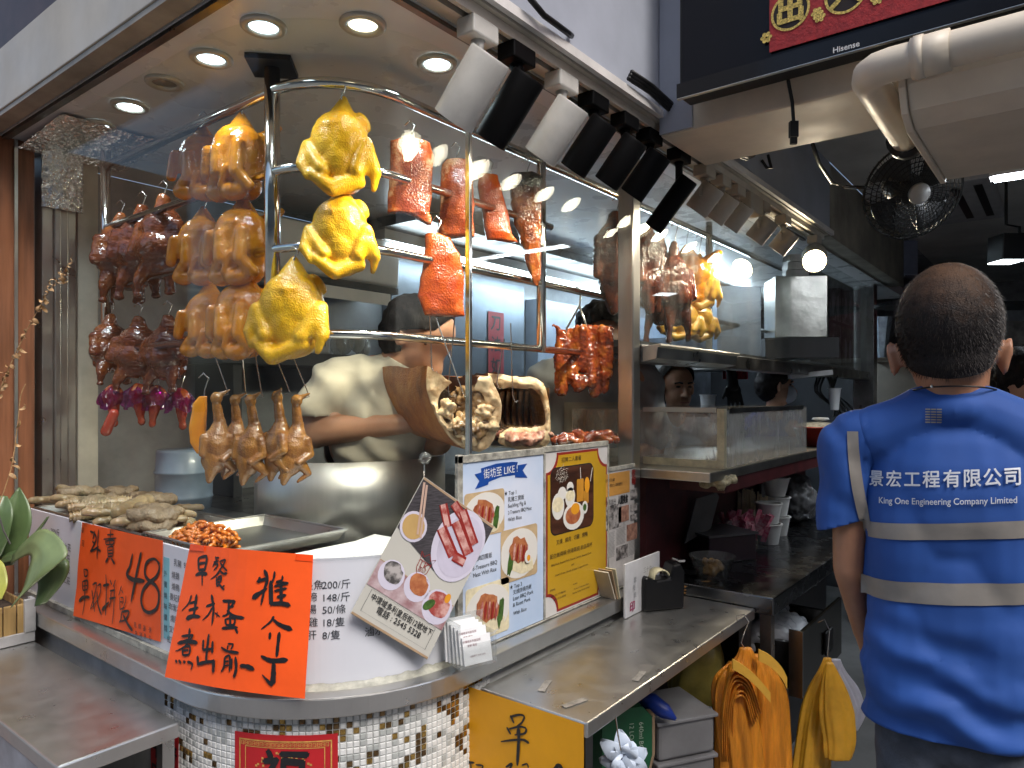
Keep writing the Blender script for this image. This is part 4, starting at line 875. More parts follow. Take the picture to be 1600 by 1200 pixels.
b = MB(); rng = random.Random(3); c0 = P(318, 840, z=1.15); c0.x = max(c0.x, 0.12)
for k in range(90):
    a = rng.uniform(0, 6.28); rr = math.sqrt(rng.random()); x = c0.x + 0.052 * rr * math.cos(a); y = c0.y + 0.085 * rr * math.sin(a); z = 1.14 + 0.036 * (1 - rr * rr) * rng.uniform(0.5, 1.1)
    R0_ = rng.uniform(0.009, 0.015); M = Matrix.Translation((x, y, z)) @ Euler((rng.uniform(-.9, .9), rng.uniform(-.9, .9), a)).to_matrix().to_4x4(); ar = rng.uniform(3.5, 6.0)
    b.tube([M @ V((R0_ * math.cos(q / 9 * ar), R0_ * math.sin(q / 9 * ar) * 0.8, 0.004 * math.sin(q))) for q in range(10)], 0.0042, 7)
tag(b.build('squid_heap', sqm, smooth=True), 'heap of orange braised squid rings in the steel tray', 'squid', kind='stuff')
# ================================================================ SIGNS AND PRINTED MATTER
def frpx(fr, px, py):
    d = FWD + RGT * ((px - 800) / FPX) + UP * ((618 - py) / FPX); t = (fr.o - CAM).dot(fr.n) / d.dot(fr.n); q = CAM + d * t - fr.o
    ev = fr.ev or V((0, 0, -1)); return q.dot(fr.eu), q.dot(ev)
class BiFr:
    """sheet through four world corners (tl, tr, br, bl); u, v in metres"""
    def __init__(s, pix, c, bow=0.0, bow1=None, flat=False):
        s.pix = pix; s.c = [V(q) for q in c]; s.w = ((s.c[1] - s.c[0]).length + (s.c[2] - s.c[3]).length) / 2; s.h = ((s.c[3] - s.c[0]).length + (s.c[2] - s.c[1]).length) / 2
        s.n = (s.c[3] - s.c[0]).cross(s.c[1] - s.c[0]).normalized(); s.bow = bow; s.bow1 = bow if bow1 is None else bow1
        if s.n.dot(CAM - s.c[0]) < 0: s.n = -s.n
        if flat:
            e = (s.c[0] + s.c[2] - s.c[1] - s.c[3]) / 4; s.c = [s.c[0] - e, s.c[1] + e, s.c[2] - e, s.c[3] + e]
    def __call__(s, u, v, d=0.0):
        a, b = u / s.w, v / s.h
        return (s.c[0] * (1 - a) + s.c[1] * a) * (1 - b) + (s.c[3] * (1 - a) + s.c[2] * a) * b + s.n * (d + (s.bow + (s.bow1 - s.bow) * b) * math.sin(math.pi * min(1, max(0, a))))
    def px(s, x, y):
        a = b = 0.5; P0, P1, P2, P3 = s.pix
        for _ in range(30):
            X = (P0[0] * (1 - a) + P1[0] * a) * (1 - b) + (P3[0] * (1 - a) + P2[0] * a) * b; Y = (P0[1] * (1 - a) + P1[1] * a) * (1 - b) + (P3[1] * (1 - a) + P2[1] * a) * b
            a += (x - X) / (abs(P1[0] - P0[0]) + 1e-6) * 0.7; b += (y - Y) / (abs(P3[1] - P0[1]) + 1e-6) * 0.7
        return a * s.w, b * s.h
class CurFr:
    """frame wrapped round the counter corner, u measured along the arc from its left end"""
    def __init__(s, r): s.r = r
    def __call__(s, u, v, d=0.0):
        r = s.r + d; L = math.pi / 2 * s.r
        if u < 0: return V((0.38 - r, 0.38 - u, s.z0 - v))
        if u > L: return V((0.38 + (u - L), 0.38 - r, s.z0 - v))
        a = u / s.r; return V((0.38 - r * math.cos(a), 0.38 - r * math.sin(a), s.z0 - v))
    def px(s, x, y):
        d = FWD + RGT * ((x - 800) / FPX) + UP * ((618 - y) / FPX); o = CAM - V((0.38, 0.38, 0)); A = d.x ** 2 + d.y ** 2; B = 2 * (o.x * d.x + o.y * d.y); C = o.x ** 2 + o.y ** 2 - s.r ** 2
        t = (-B - math.sqrt(max(0, B * B - 4 * A * C))) / (2 * A); q = CAM + d * t; return math.atan2(-(q.y - 0.38), -(q.x - 0.38)) * s.r, s.z0 - q.z
def sheet(fr, w, h, m, parent, name, nu=12, nv=10, th=0.0006, d=0.0, u0=0.0, v0=0.0, wav=0.0, seed=0):
    b = MB(); k = (nu + 1) * (nv + 1); f0 = lambda u, v: fr(u0 + u * w, v0 + v * h, d + wav * nz(V((u * 2, v * 2, seed)), 1, seed, 2))
    vs = [f0(i / nu, j / nv) for j in range(nv + 1) for i in range(nu + 1)]
    vb = [fr(u0 + i / nu * w, v0 + j / nv * h, d - th + wav * nz(V((i / nu * 2, j / nv * 2, seed)), 1, seed, 2)) for j in range(nv + 1) for i in range(nu + 1)]
    fs = []; W1 = nu + 1
    for j in range(nv):
        for i in range(nu):
            q = (j * W1 + i, j * W1 + i + 1, (j + 1) * W1 + i + 1, (j + 1) * W1 + i); fs += [q, tuple(x + k for x in q[::-1])]
    ed = [i for i in range(nu)] + [nu + j * W1 for j in range(nv)] + [nv * W1 + nu - i for i in range(nu)] + [(nv - j) * W1 for j in range(nv)]
    for a_, b2 in zip(ed, ed[1:] + ed[:1]): fs.append((a_, a_ + k, b2 + k, b2))
    b.add(vs + vb, fs); return b.build(name, m, parent, smooth=False)

orange_p = mat('fluorescent orange paper', (0.88, 0.10, 0.012), 0.45, var=0.05, vs=10, bump=0.06, bs=20)
orange_p.node_tree.nodes['Principled BSDF'].inputs['Emission Strength'].default_value = 0
yellow_p = mat('amber yellow paper', (0.80, 0.36, 0.005), 0.45, var=0.05, vs=10, bump=0.06, bs=16)
red_p = mat('red paper', (0.45, 0.015, 0.02), 0.4, var=0.1, vs=10); gold = mat('gold print', (0.55, 0.30, 0.08), 0.4, var=0.25, vs=90)
panelw = mat('white menu panel', (0.66, 0.68, 0.74), 0.3, var=0.04, vs=4, coat=0.15); teal = mat('teal print', (0.20, 0.48, 0.55), 0.4)
caulk = mat('dirty caulk', (0.36, 0.36, 0.31), 0.5, var=0.35, vs=30, bump=0.7, bs=60, bdist=0.004)
tape = mat('clear tape', (0.80, 0.12, 0.03), 0.25)
txt = mat('dark grey print', (0.03, 0.035, 0.045), 0.5)

def brush(fr, strokes, sc, x0, y0, mpp, parent, d=0.0018, name='brush_lettering'):
    """ink strokes: (start width, end width, x, y, x, y ...)"""
    b = MB()
    for st in strokes:
        w0, w1, c = st[0] * 1.32 + 2, st[1] * 1.32 + 2, st[2:]; pt = [(*fr.px(x0 + c[i] / sc, y0 + c[i + 1] / sc), 0) for i in range(0, len(c), 2)]
        n = 8 * (len(pt) - 1) + 2; q = smoothpoly(pt, n); L = []; sd = st[2] * .37
        for i in range(n):
            tg = (q[min(n - 1, i + 1)] - q[max(0, i - 1)]).normalized(); nn = V((-tg.y, tg.x, 0)); f = i / (n - 1)
            w = (w0 + (w1 - w0) * f) / sc * mpp / 2 * (1 + .22 * noise.noise(V((f * 5, sd, 1)))) * min(1, .55 + 3 * f, .5 + 4 * (1 - f))
            L.append((q[i] + nn * w * (1 + .15 * noise.noise(V((f * 9, sd, 7)))), q[i] - nn * w * (1 + .15 * noise.noise(V((f * 9, sd, 4))))))
        a = q[0] - (q[1] - q[0]).normalized() * w0 / sc * mpp * .25; e = q[-1] + (q[-1] - q[-2]).normalized() * w1 / sc * mpp * .3
        vs = [fr(p.x, p.y, d) for l in L for p in l] + [fr(a.x, a.y, d), fr(e.x, e.y, d)]; N2 = 2 * n
        b.add(vs, [(2 * i, 2 * i + 1, 2 * i + 3, 2 * i + 2) for i in range(n - 1)] + [(0, N2, 1), (N2 - 2, N2 - 1, N2 + 1)]); d += 0.000004
    return b.build(name, ink, parent)
BR1 = [(14,12,262,150,302,165),(14,12,305,150,290,222),(18,12,300,165,322,222,268,332),(12,12,285,240,310,272),(18,10,345,140,335,300,333,405),(16,20,320,300,365,335),(20,8,265,330,300,320,350,290),
 (10,10,460,140,462,210),(8,8,430,185,490,180),(10,10,395,225,515,215),(12,10,415,235,420,275),(12,10,420,240,490,235,485,270,420,275),(10,10,455,235,455,275),(10,10,435,300,440,390),(10,10,440,300,485,295,480,390),(8,8,440,330,480,325),(10,10,440,360,480,355),(10,10,440,385,478,380),(24,14,440,400,415,435),(14,20,470,400,500,450),
 (20,34,662,360,640,470,612,545,660,592,760,605),(28,26,735,345,700,520,650,790),(24,26,885,440,840,402,780,440,768,540,800,600,850,640,880,720,865,840,810,890,760,870,735,790,750,690,800,620,860,560,884,480,870,425),
 (12,12,200,495,210,560),(12,12,205,495,240,510,235,555,210,562),(14,14,185,610,195,690),(14,14,190,610,240,605,235,690),(8,8,195,650,235,645),(10,10,195,690,235,685),(26,20,155,785,200,752,260,755),(14,6,215,610,210,800,190,915),
 (16,8,290,640,330,630,310,740,270,860),(12,12,285,690,300,800,312,885),(14,6,340,650,370,640,365,720,325,800,270,865),(12,20,335,700,345,820,378,915),
 (20,18,395,650,450,640),(12,14,420,550,425,700,418,920),(30,10,385,870,450,800),(12,12,460,600,475,640),(12,10,510,600,490,660),(14,12,460,700,505,690),(16,14,455,770,510,760),(10,8,470,690,465,800,450,850),(12,6,500,650,495,850,480,1005),
 (12,5,565,655,540,740),(8,8,565,690,580,720),(8,8,550,760,552,870),(8,8,555,760,580,765,575,820),(6,6,552,800,575,800),(8,8,550,870,590,850),(8,6,605,740,600,800,570,880),(12,10,565,890,560,960,545,985),(18,8,570,890,630,885,600,960,545,980),(16,26,580,920,620,1000,660,1060)]
BR2 = [(18,16,322,150,330,235),(14,20,328,148,400,140,398,200,380,245),(14,12,335,190,390,185),(14,12,330,240,385,232),(16,22,300,275,350,262,408,268),(16,8,362,240,365,300,366,352),
 (8,8,485,140,492,175),(8,8,488,150,515,148),(9,9,470,180,510,172),(9,7,478,180,460,215),(10,8,470,190,505,200,470,240),(11,8,520,175,565,165,545,205,510,245),(10,9,525,185,550,215,578,245),(16,4,520,240,490,275,442,305),(10,14,520,240,545,262,575,262),(10,10,500,290,530,285,525,320,495,325),(8,8,495,305,525,302),(10,10,492,290,495,350,515,340),(9,14,510,335,550,380),(8,8,555,350,535,365),
 (16,16,780,320,840,300),(20,10,830,240,845,300,825,380,800,490),(14,12,800,290,790,330),(26,10,750,440,800,400,840,370),(14,8,890,250,885,290,865,350),(22,22,865,320,862,490),(10,10,935,280,930,310,900,325,965,330),(12,12,885,355,965,335),(16,16,925,335,922,480),(12,12,885,390,955,370),(16,14,900,435,950,420),(20,24,865,485,920,480,970,495),
 (14,5,875,575,850,615,795,665),(10,28,865,590,910,635,975,668),(14,12,850,690,845,735),(18,16,905,690,895,770,885,860),(16,26,790,855,850,888,945,885),(20,30,865,900,862,980,855,1050),(22,4,850,1062,825,1030,790,985),
 (18,4,265,425,240,480,175,535),(12,12,250,480,320,465),(22,16,315,420,305,500,290,575),(16,14,245,530,330,510),(26,14,225,590,280,572,350,575),(14,12,405,500,475,480),(20,10,450,420,465,520,450,635),(14,4,455,510,420,560,370,600),(6,6,475,545,515,575),(5,5,495,540,490,580),
 (16,16,540,460,630,465),(12,10,630,465,590,510),(14,10,585,470,575,550,535,570),(8,8,590,505,620,500),(12,18,570,530,620,570,685,582),(12,12,555,590,560,630),(12,12,560,590,620,585,615,630,560,632),(14,14,592,560,590,655),(16,14,530,655,640,650),(14,12,625,655,640,690),
 (12,12,185,715,290,705),(16,14,258,660,250,760),(16,22,150,765,240,750,325,760),(12,4,290,710,210,790,130,822),(14,12,195,795,200,845),(12,12,195,795,260,785,255,840,200,848),(10,10,205,815,250,812),(12,12,135,885,150,900),(12,12,165,885,185,905),(12,12,205,890,225,900),(16,7,245,895,285,910,275,950),
 (16,14,425,700,410,800,400,890),(14,14,380,740,375,810),(14,12,375,810,450,800),(16,14,455,750,450,830),(16,14,330,855,335,910),(16,16,330,912,400,895,465,890),(20,18,460,880,455,965),
 (8,8,570,775,565,805),(8,8,570,765,605,770,590,805),(12,16,520,790,560,815,640,830),(14,8,545,860,535,930,515,960),(12,10,545,860,580,855,575,960),(8,8,545,890,570,888),(8,8,540,920,570,915),(10,10,595,870,590,940),(14,18,620,860,622,940,605,1000),(16,26,650,920,690,925,738,945)]
BR3 = [(28,16,675,440,715,530),(20,14,680,450,780,430,835,450,810,520,730,580),(20,20,630,580,675,660),(16,20,650,600,780,572,855,592,840,650,725,670),(30,24,770,590,755,670),(14,28,560,748,800,725,890,765),(34,30,775,600,770,760,755,1030),(22,20,120,990,240,1000),(14,14,160,1010,140,1060),(14,14,200,1010,205,1100),(14,14,130,1050,125,1150),(16,12,260,1025,345,1040,300,1100),(20,14,620,1050,690,1015,650,1100,610,1150),(14,14,810,1030,870,1015,885,1060),(40,20,1245,1020,1190,1090,1120,1150),(40,26,1250,1020,1310,1110)]
Fr.px = frpx
# white menu panels along the left wing
FL = Fr((0.0455, 1.262, 1.150), (0, -1, 0), (-1, 0, 0))
pl = thing('menu_board', 'white price panel partly hidden by the green plant leaves', 'menu panel', (0.045, 1.1, 0.92))
b = MB(); b.box(0.0455, 0.925, 0.925, 0.051, 1.262, 1.150); b.build('board', panelw, pl, bevel=0.001)
it = [('250/斤', 87, 832, 0.020), ('85/下莊  125/上莊', 92, 851, 0.020), ('60/下莊  50/上莊', 92, 868, 0.020), ('50/下莊  50/上莊', 92, 885, 0.020), ('50/下莊  50/上莊', 92, 902, 0.020)]
lettering([(s, *frpx(FL, x, y), z) for s, x, y, z in it], FL, txt, pl)
p2 = thing('menu_board', 'white price panel with a teal strip between the two orange signs', 'menu panel', (0.045, 0.6, 0.92))
b = MB(); b.box(0.0455, 0.386, 0.925, 0.051, 0.920, 1.150); b.build('board', panelw, p2, bevel=0.001)
u0, v0 = frpx(FL, 257, 870); u1, v1 = frpx(FL, 265, 1000)
patch(FL, rect(u0 - 0.002, v0, u1, v1), 0.0008, teal, p2, 'strip')
lettering([(c, *frpx(FL, 259.5, 897 + 17 * i), 0.014) for i, c in enumerate('外賣燒味價錢')], FL, txt, p2, name='strip_lettering')
for s, x, y in (('乳豬', 276, 882), ('燒鵝', 275, 900), ('燒鴨', 275, 918), ('貴妃雞', 275, 935), ('玫瑰油雞', 272, 951), ('燒腩', 271, 968), ('叉燒', 270, 985), ('紅腸', 266, 1000)):
    pass
lettering([(s, *frpx(FL, x, y), 0.0155) for s, x, y in (('乳豬  95', 283, 882), ('燒鵝', 275, 900), ('燒鴨', 275, 918), ('貴妃雞', 275, 935), ('玫瑰油雞', 276, 951), ('燒腩', 273, 968), ('叉燒', 271, 985), ('紅腸', 268, 1001))], FL, txt, p2)
b = MB(); b.box(0.036, 0.38, 0.9205, 0.0452, 1.262, 0.9345); tag(b.build('caulk_line', caulk), 'dirty caulk line under the left white panels', 'caulk')
# curved white panel
CF = CurFr(0.3345); CF.z0 = 1.155
cp = thing('menu_board', 'curved white price panel wrapping the counter corner behind the hanging flyer', 'menu panel', (0.14, 0.14, 0.92))
sheet(CF, 0.5255, 0.23, panelw, cp, 'board', 48, 4, 0.004)
L_ = [('墨魚', 490, 915), ('蹄', 488, 934), ('腸', 487, 953), ('雞', 489, 973), ('肝', 487, 993)]
N_ = [('200/斤', 526, 914), ('148/斤', 525, 934), ('50/條', 522, 953), ('18/隻', 521, 973), ('8/隻', 518, 993), ('滷水', 585, 987)]
lettering([(s, *CF.px(x, y), 0.0185, {'al': 'CENTER'}) for s, x, y in L_ + N_], CF, txt, cp)
b = MB(); b.grid(lambda u, v: CF(-0.01 + 0.55 * u, 0.235 - 0.016 * v * (0.5 + 0.9 * abs(nz(V((u * 9, 0, 0)), 1, 3, 3))), 0.0015 + 0.012 * (1 - v) ** 2), 80, 3); tag(b.build('caulk_line', caulk, smooth=True), 'cracked caulk line under the curved white panel', 'caulk')
b = MB(); b.grid(lambda u, v: CF(0.02 + 0.51 * u, -0.004 + 0.008 * v, 0.003 + 0.0015 * nz(V((u * 40, v, 0)), 1, 3, 2)), 80, 2); b.build('top_edge', acrylic_clear, cp)
# orange sign 1
s1 = thing('orange_sign', 'smaller orange paper with black brush writing 48 on the left white panel', 'sign', (0.04, 0.75, 0.95), 'handwritten orange paper signs')
pix = [(128, 816), (254, 845), (250, 1003), (115, 962)]
B1 = BiFr(pix, [P(x, y, X=xx) for (x, y), xx in zip(pix, (0.0435, 0.0435, 0.040, 0.030))])
poly = [(0, 0), (1, 0), (1, 0.90), (0.93, 1.0), (0.5, 1.0), (0, 1.0)]
sheet(B1, B1.w, B1.h, orange_p, s1, 'paper', 10, 10, 0.0005, wav=0.002, seed=2)
brush(B1, BR1, 5.853, 100, 805, 1.55 / FPX, s1, d=0.0022)
lettering([(s, *B1.px(x, y), z) for s, x, y, z in (('乳', 217, 978, 0.013), ('燒', 223, 980, 0.013), ('墨', 230, 983, 0.013), ('後', 238, 985, 0.013), ('朱', 218, 991, 0.012), ('豬', 225, 993, 0.012), ('魚', 231, 995, 0.012), ('外', 238, 998, 0.012), ('程', 131, 829, 0.013), ('司', 132, 850, 0.016))], B1, ink, s1, d=0.0022, name='small_lettering', rough=0.06)
# orange sign 2
s2 = thing('orange_sign', 'large orange paper sign with big black breakfast writing leaning on the curved ledge', 'sign', (0.06, 0.25, 0.92), 'handwritten orange paper signs')
pix = [(297, 850), (490, 867), (476, 1092), (257, 1058)]
B2 = BiFr(pix, [P(x, y, t=t) for (x, y), t in zip(pix, (1.362, 1.268, 1.222, 1.318))], bow=0.030, bow1=0.016)
sheet(B2, B2.w, B2.h, orange_p, s2, 'paper', 14, 14, 0.0005, wav=0.0022, seed=5)
brush(B2, BR2, 4.616, 250, 840, 1.30 / FPX, s2, d=0.0018)
for (x0, y0, x1, y1) in ((300, 851, 332, 860), (470, 866, 489, 876)): patch(B2, [B2.px(x0, y0), B2.px(x1, y0 + 2), B2.px(x1, y1 + 2), B2.px(x0 - 1, y1)], 0.0024, mat('tape over orange', (0.80, 0.07, 0.012), 0.2), s2, 'tape')
# yellow paper on the table end
FY = Fr((0.4135, 0.048, 0.866), (0, -1, 0), (-1, 0, 0))
s3 = thing('yellow_sign', 'amber yellow paper sign with brush writing taped to the prep table end', 'sign', (0.41, -0.1, 0.5))
sheet(FY, 0.293, 0.40, yellow_p, s3, 'paper', 10, 10, 0.0005, wav=0.0015, seed=9)
brush(FY, BR3, 7.62, 710, 1060, 1.36 / FPX, s3, d=0.0015)
# red poster on the mosaic
MF = CurFr(0.3575); MF.z0 = 0.83
u0, v0 = MF.px(367, 1142); u1, v1 = MF.px(528, 1148)
s4 = thing('red_poster', 'red paper poster with gold border pasted on the mosaic tiles', 'poster', (0.12, 0.14, 0.6))
sheet(MF, u1 - u0, 0.26, red_p, s4, 'paper', 20, 4, 0.0006, u0=u0, v0=v0)
w4 = u1 - u0
for k, (a0, a1) in enumerate(((0.010, 0.0125), (0.022, 0.0235))):
    b = MB()
    for (x0, x1, y0, y1) in ((a0, w4 - a0, a0, a1), (a0, a1, a1, 0.25), (w4 - a1, w4 - a0, a1, 0.25)):
        b.grid(lambda u, v: MF(u0 + x0 + (x1 - x0) * u, v0 + y0 + (y1 - y0) * v, 0.0007), 20, 3)
    b.build('gold_border', gold, s4)
b = MB()
for i in range(22):
    x = 0.014 + i * (w4 - 0.028) / 22; 
    for (dx, dy, ww, hh) in ((0, 0, 0.006, 0.001), (0, 0, 0.001, 0.007), (0.002, 0.003, 0.004, 0.001), (0.005, 0, 0.001, 0.007), (0.002, 0.006, 0.004, 0.001)):
        b.grid(lambda u, v: MF(u0 + x + dx + ww * u, v0 + 0.0138 + dy + hh * v, 0.0007), 2, 1)
b.build('key_pattern', gold, s4)
lettering([('福', u0 + w4 * 0.5, v0 + 0.075, 0.09, dict(bold=0.03, sh=0.1))], MF, ink, s4, d=0.0016, rough=0.06)
b = MB()
for k in range(40):
    a = math.pi + math.pi * k / 39; rr = 0.056 + 0.006 * math.sin(k * 1.9); x, y = u0 + w4 * .5 + rr * math.cos(a), v0 + 0.085 + rr * 0.9 * math.sin(a)
    b.grid(lambda u, v: MF(x + 0.004 * (u - .5), y + 0.004 * (v - .5), 0.0008), 1, 1)
b.build('cloud_motif', gold, s4)
# red and black posters under the side table
FB = Fr((0.022, 0.56, 0.80), (0, -1, 0), (-1, 0, 0))
for k, lab in enumerate(('left red poster with black brush strokes below the side table', 'right red poster with black brush strokes below the side table')):
    t = thing('red_poster', lab, 'poster', (0.02, 0.5, 0.5)); sheet(FB, 0.052, 0.34, red_p, t, 'paper', 3, 3, 0.0006, u0=0.03 + k * 0.058); lettering([(c, 0.056 + k * 0.058, 0.05 + i * 0.055, 0.05, dict(bold=0.02, sh=.1)) for i, c in enumerate('青龍' if k else '平安')], FB, ink, t, rough=0.05)

# ---- framed posters on the right wing
plate = mat('white plate print', (0.72, 0.70, 0.66), 0.35, var=0.03); wood_p = mat('table print', (0.52, 0.38, 0.22), 0.4, var=0.2, vs=20); meat_p = mat('roast meat print', (0.30, 0.07, 0.03), 0.35, vs=60, col2=(0.5, 0.2, 0.08)); meat_q = mat('sliced pork print', (0.34, 0.06, 0.05), 0.35, vs=45, col2=(0.62, 0.36, 0.32), thr=(0.42, 0.6))
green_p = mat('greens print', (0.05, 0.11, 0.02), 0.4, var=0.5, vs=80); rice_p = mat('rice print', (0.74, 0.66, 0.45), 0.5, var=0.1, vs=90); egg_y = mat('orange print', (0.75, 0.32, 0.02), 0.4); brown_p = mat('dark brown photo print', (0.06, 0.022, 0.012), 0.3, var=0.5, vs=8, stretch=(1, 1, 6))
blue_p = mat('pale blue poster', (0.42, 0.56, 0.78), 0.3, vs=2.2, col2=(0.66, 0.72, 0.86), thr=(0.4, 0.65), coat=0.15); navy = mat('royal blue print', (0.01, 0.06, 0.30), 0.35); mustard = mat('mustard poster', (0.50, 0.29, 0.015), 0.35, var=0.06, vs=6, coat=0.15); dred = mat('dark red print', (0.26, 0.02, 0.015), 0.35)
def dish(fr, c, rx, ry, parts, parent, nm='dish_photo', d=0.001, an=0.0):
    for k, (m, pts) in enumerate(parts): patch(fr, pts, d + 0.0004 * k, m, parent, nm, 0.0003)
FRR = Fr((0.416, 0.0455, 1.312), (1, 0, 0), (0, -1, 0)); fp = lambda x, y: frpx(FRR, x, y)
pb = thing('poster_panel', 'pale blue food poster with a navy ribbon in a taped acrylic sleeve', 'poster', (0.56, 0.045, 0.92))
b = MB(); b.box(0.416, 0.0455, 0.926, 0.699, 0.050, 1.312); b.build('sheet', blue_p, pb)
def ribbon(pts): return [fp(*q) for q in pts]
z4 = lambda x, y: (700 + x / 4, 700 + y / 4)
rb = [z4(*q) for q in ((165, 165), (208, 152), (205, 128), (300, 98), (400, 86), (435, 88), (430, 108), (494, 97), (465, 140), (495, 186), (418, 184), (418, 168), (330, 180), (252, 212), (250, 228), (168, 258), (195, 205))]
patch(FRR, ribbon(rb), 0.0008, navy, pb, 'ribbon')
lettering([('街坊至 LIKE !', *fp(*z4(330, 148)), 0.0225, dict(an=2, sx=0.92))], FRR, paperw, pb, d=0.0014, name='ribbon_lettering')
T = [('★ Top 1', 350, 288, 0.0125), ('乳豬三寶飯', 372, 326, 0.0122), ('Suckling Pig &', 372, 364, 0.0122), ('2-Treasure BBQ Meat', 372, 406, 0.0116), ('With Rice', 374, 450, 0.0122),
     ('燒牌四寶飯', 158, 700, 0.0122), ('3-Treasure BBQ', 152, 756, 0.0122), ('Meat With Rice', 154, 800, 0.0122), ('★ Top 3', 384, 875, 0.0125), ('叉燒拼燒肉飯', 404, 906, 0.0118), ('Lean BBQ Pork', 404, 944, 0.0122), ('& Roast Pork', 404, 984, 0.0122), ('With Rice', 406, 1036, 0.0122)]
lettering([(s, *fp(*z4(x, y)), z, dict(al='LEFT', sx=0.98 if z != 0.0116 else 0.84)) for s, x, y, z in T], FRR, ink, pb, d=0.001)
def photo(cx0, cy0, cx1, cy1, seed):
    a = fp(*z4(cx0, (cy0))); c = fp(*z4(cx1, cy1)); u0, v0, u1, v1 = a[0], a[1], c[0], c[1]; um, vm = (u0 + u1) / 2, (v0 + v1) / 2; w, h = u1 - u0, v1 - v0
    dish(FRR, None, 0, 0, [(wood_p if seed != 3 else rice_p, rrect(u0, v0, u1, v1, 0.008)), (plate, [(max(u0 + .001, min(u1 - .001, x)), max(v0 + .001, min(v1 - .001, y))) for x, y in oval(um, vm, w * 0.52, h * 0.47, 28)]), (rice_p, oval(um + w * .05, vm + h * .18, w * .34, h * .22, 20, 0.3, 0.2, seed)), (green_p, oval(um + w * .28 * (1 if seed != 2 else -0.9), vm + h * .12, w * .07, h * .26, 14, 0.2, 0.5, seed)), (meat_p, oval(um - w * .02, vm - h * .06, w * .27, h * .24, 18, 0.4, 0.35, seed))] + [(dred if k % 2 else meat_q, oval(um - w * .16 + k * w * .08, vm - h * .05 + k * h * .025, w * .028, h * .17, 12, 0.15, 0.1, k)) for k in range(5)] + ([(plate, oval(um + w * .2, vm + h * .1, w * .1, h * .13)), (egg_y, oval(um + w * .21, vm + h * .13, w * .045, h * .06))] if seed == 2 else []), pb)
photo(100, 290, 350, 520, 1); photo(328, 522, 556, 782, 2); photo(108, 890, 380, 1130, 3)
# mustard poster
FRM = Fr((0.706, 0.0455, 1.316), (1, 0, 0), (0, -1, 0)); fm = lambda x, y: frpx(FRM, x, y); zm = lambda x, y: fm(840 + x / 4.444, 690 + y / 4.444)
pm = thing('poster_panel', 'mustard yellow set meal poster with dark red frame beside the newspaper clipping', 'poster', (0.85, 0.045, 0.92))
b = MB(); b.box(0.706, 0.0455, 0.926, 0.995, 0.050, 1.316); b.build('sheet', mat('off white card', (0.6, 0.58, 0.56), 0.4), pm)
w, h = 0.289, 0.39
def notch(m_, r):
    o = []
    for (cx, cy, a0) in ((m_, m_, 90), (w - m_, m_, 180), (w - m_, h - m_, 270), (m_, h - m_, 0)):
        q = [(cx + r * math.cos(R(a0 - 90 * i / 8 + 0)), cy + r * math.sin(R(a0 - 90 * i / 8))) for i in range(9)]
        o += q
    return o
patch(FRM, notch(0.004, 0.045), 0.0007, dred, pm, 'red_frame'); patch(FRM, notch(0.010, 0.045), 0.0012, mustard, pm, 'field')
u0, v0 = zm(85, 185); u1, v1 = zm(385, 580)
patch(FRM, rrect(u0, v0, u1, v1, 0.022), 0.0016, ink, pm, 'photo_edge'); patch(FRM, rrect(u0 + .003, v0 + .003, u1 - .003, v1 - .003, 0.02), 0.002, brown_p, pm, 'photo')
tea = mat('iced tea print', (0.55, 0.25, 0.03), 0.3, var=0.2)
for m_, (x, y, rx, ry) in ((plate, (245, 515, 0.047, 0.034)), (meat_p, (240, 510, 0.034, 0.022)), (meat_q, (225, 518, 0.012, 0.016)), (egg_y, (255, 465, 0.020, 0.014)), (plate, (137, 450, 0.026, 0.032)), (rice_p, (135, 438, 0.023, 0.018)), (plate, (220, 385, 0.022, 0.024)), (rice_p, (220, 375, 0.020, 0.013)), (plate, (165, 360, 0.018, 0.016)), (plate, (220, 318, 0.015, 0.014)), (plate, (322, 455, 0.013, 0.016)), (green_p, (320, 455, 0.008, 0.009)), (egg_y, (336, 300, 0.012, 0.020))): patch(FRM, oval(*zm(x, y), rx, ry), 0.0024 + 0.00002 * x / 10 + (0.0003 if m_ in (meat_p, rice_p, egg_y, green_p) else 0) + (0.0003 if m_ is meat_q else 0), m_, pm, 'food_print')
q0, q1 = zm(265, 262), zm(312, 410); patch(FRM, rrect(q0[0], q0[1], q1[0], q1[1], 0.004), 0.0034, tea, pm, 'drink_print'); q0, q1 = zm(315, 340), zm(348, 425); patch(FRM, rrect(q0[0], q0[1], q1[0], q1[1], 0.004), 0.0028, tea, pm, 'drink_print')
for (x0, y0, x1, y1) in ((288, 180, 292, 268), (372, 180, 358, 275)):
    p0, p1 = zm(x0, y0), zm(x1, y1); patch(FRM, [(p0[0], p0[1]), (p0[0] + .002, p0[1]), (p1[0] + .002, p1[1]), p1], 0.0032, plate, pm, 'straw_print')
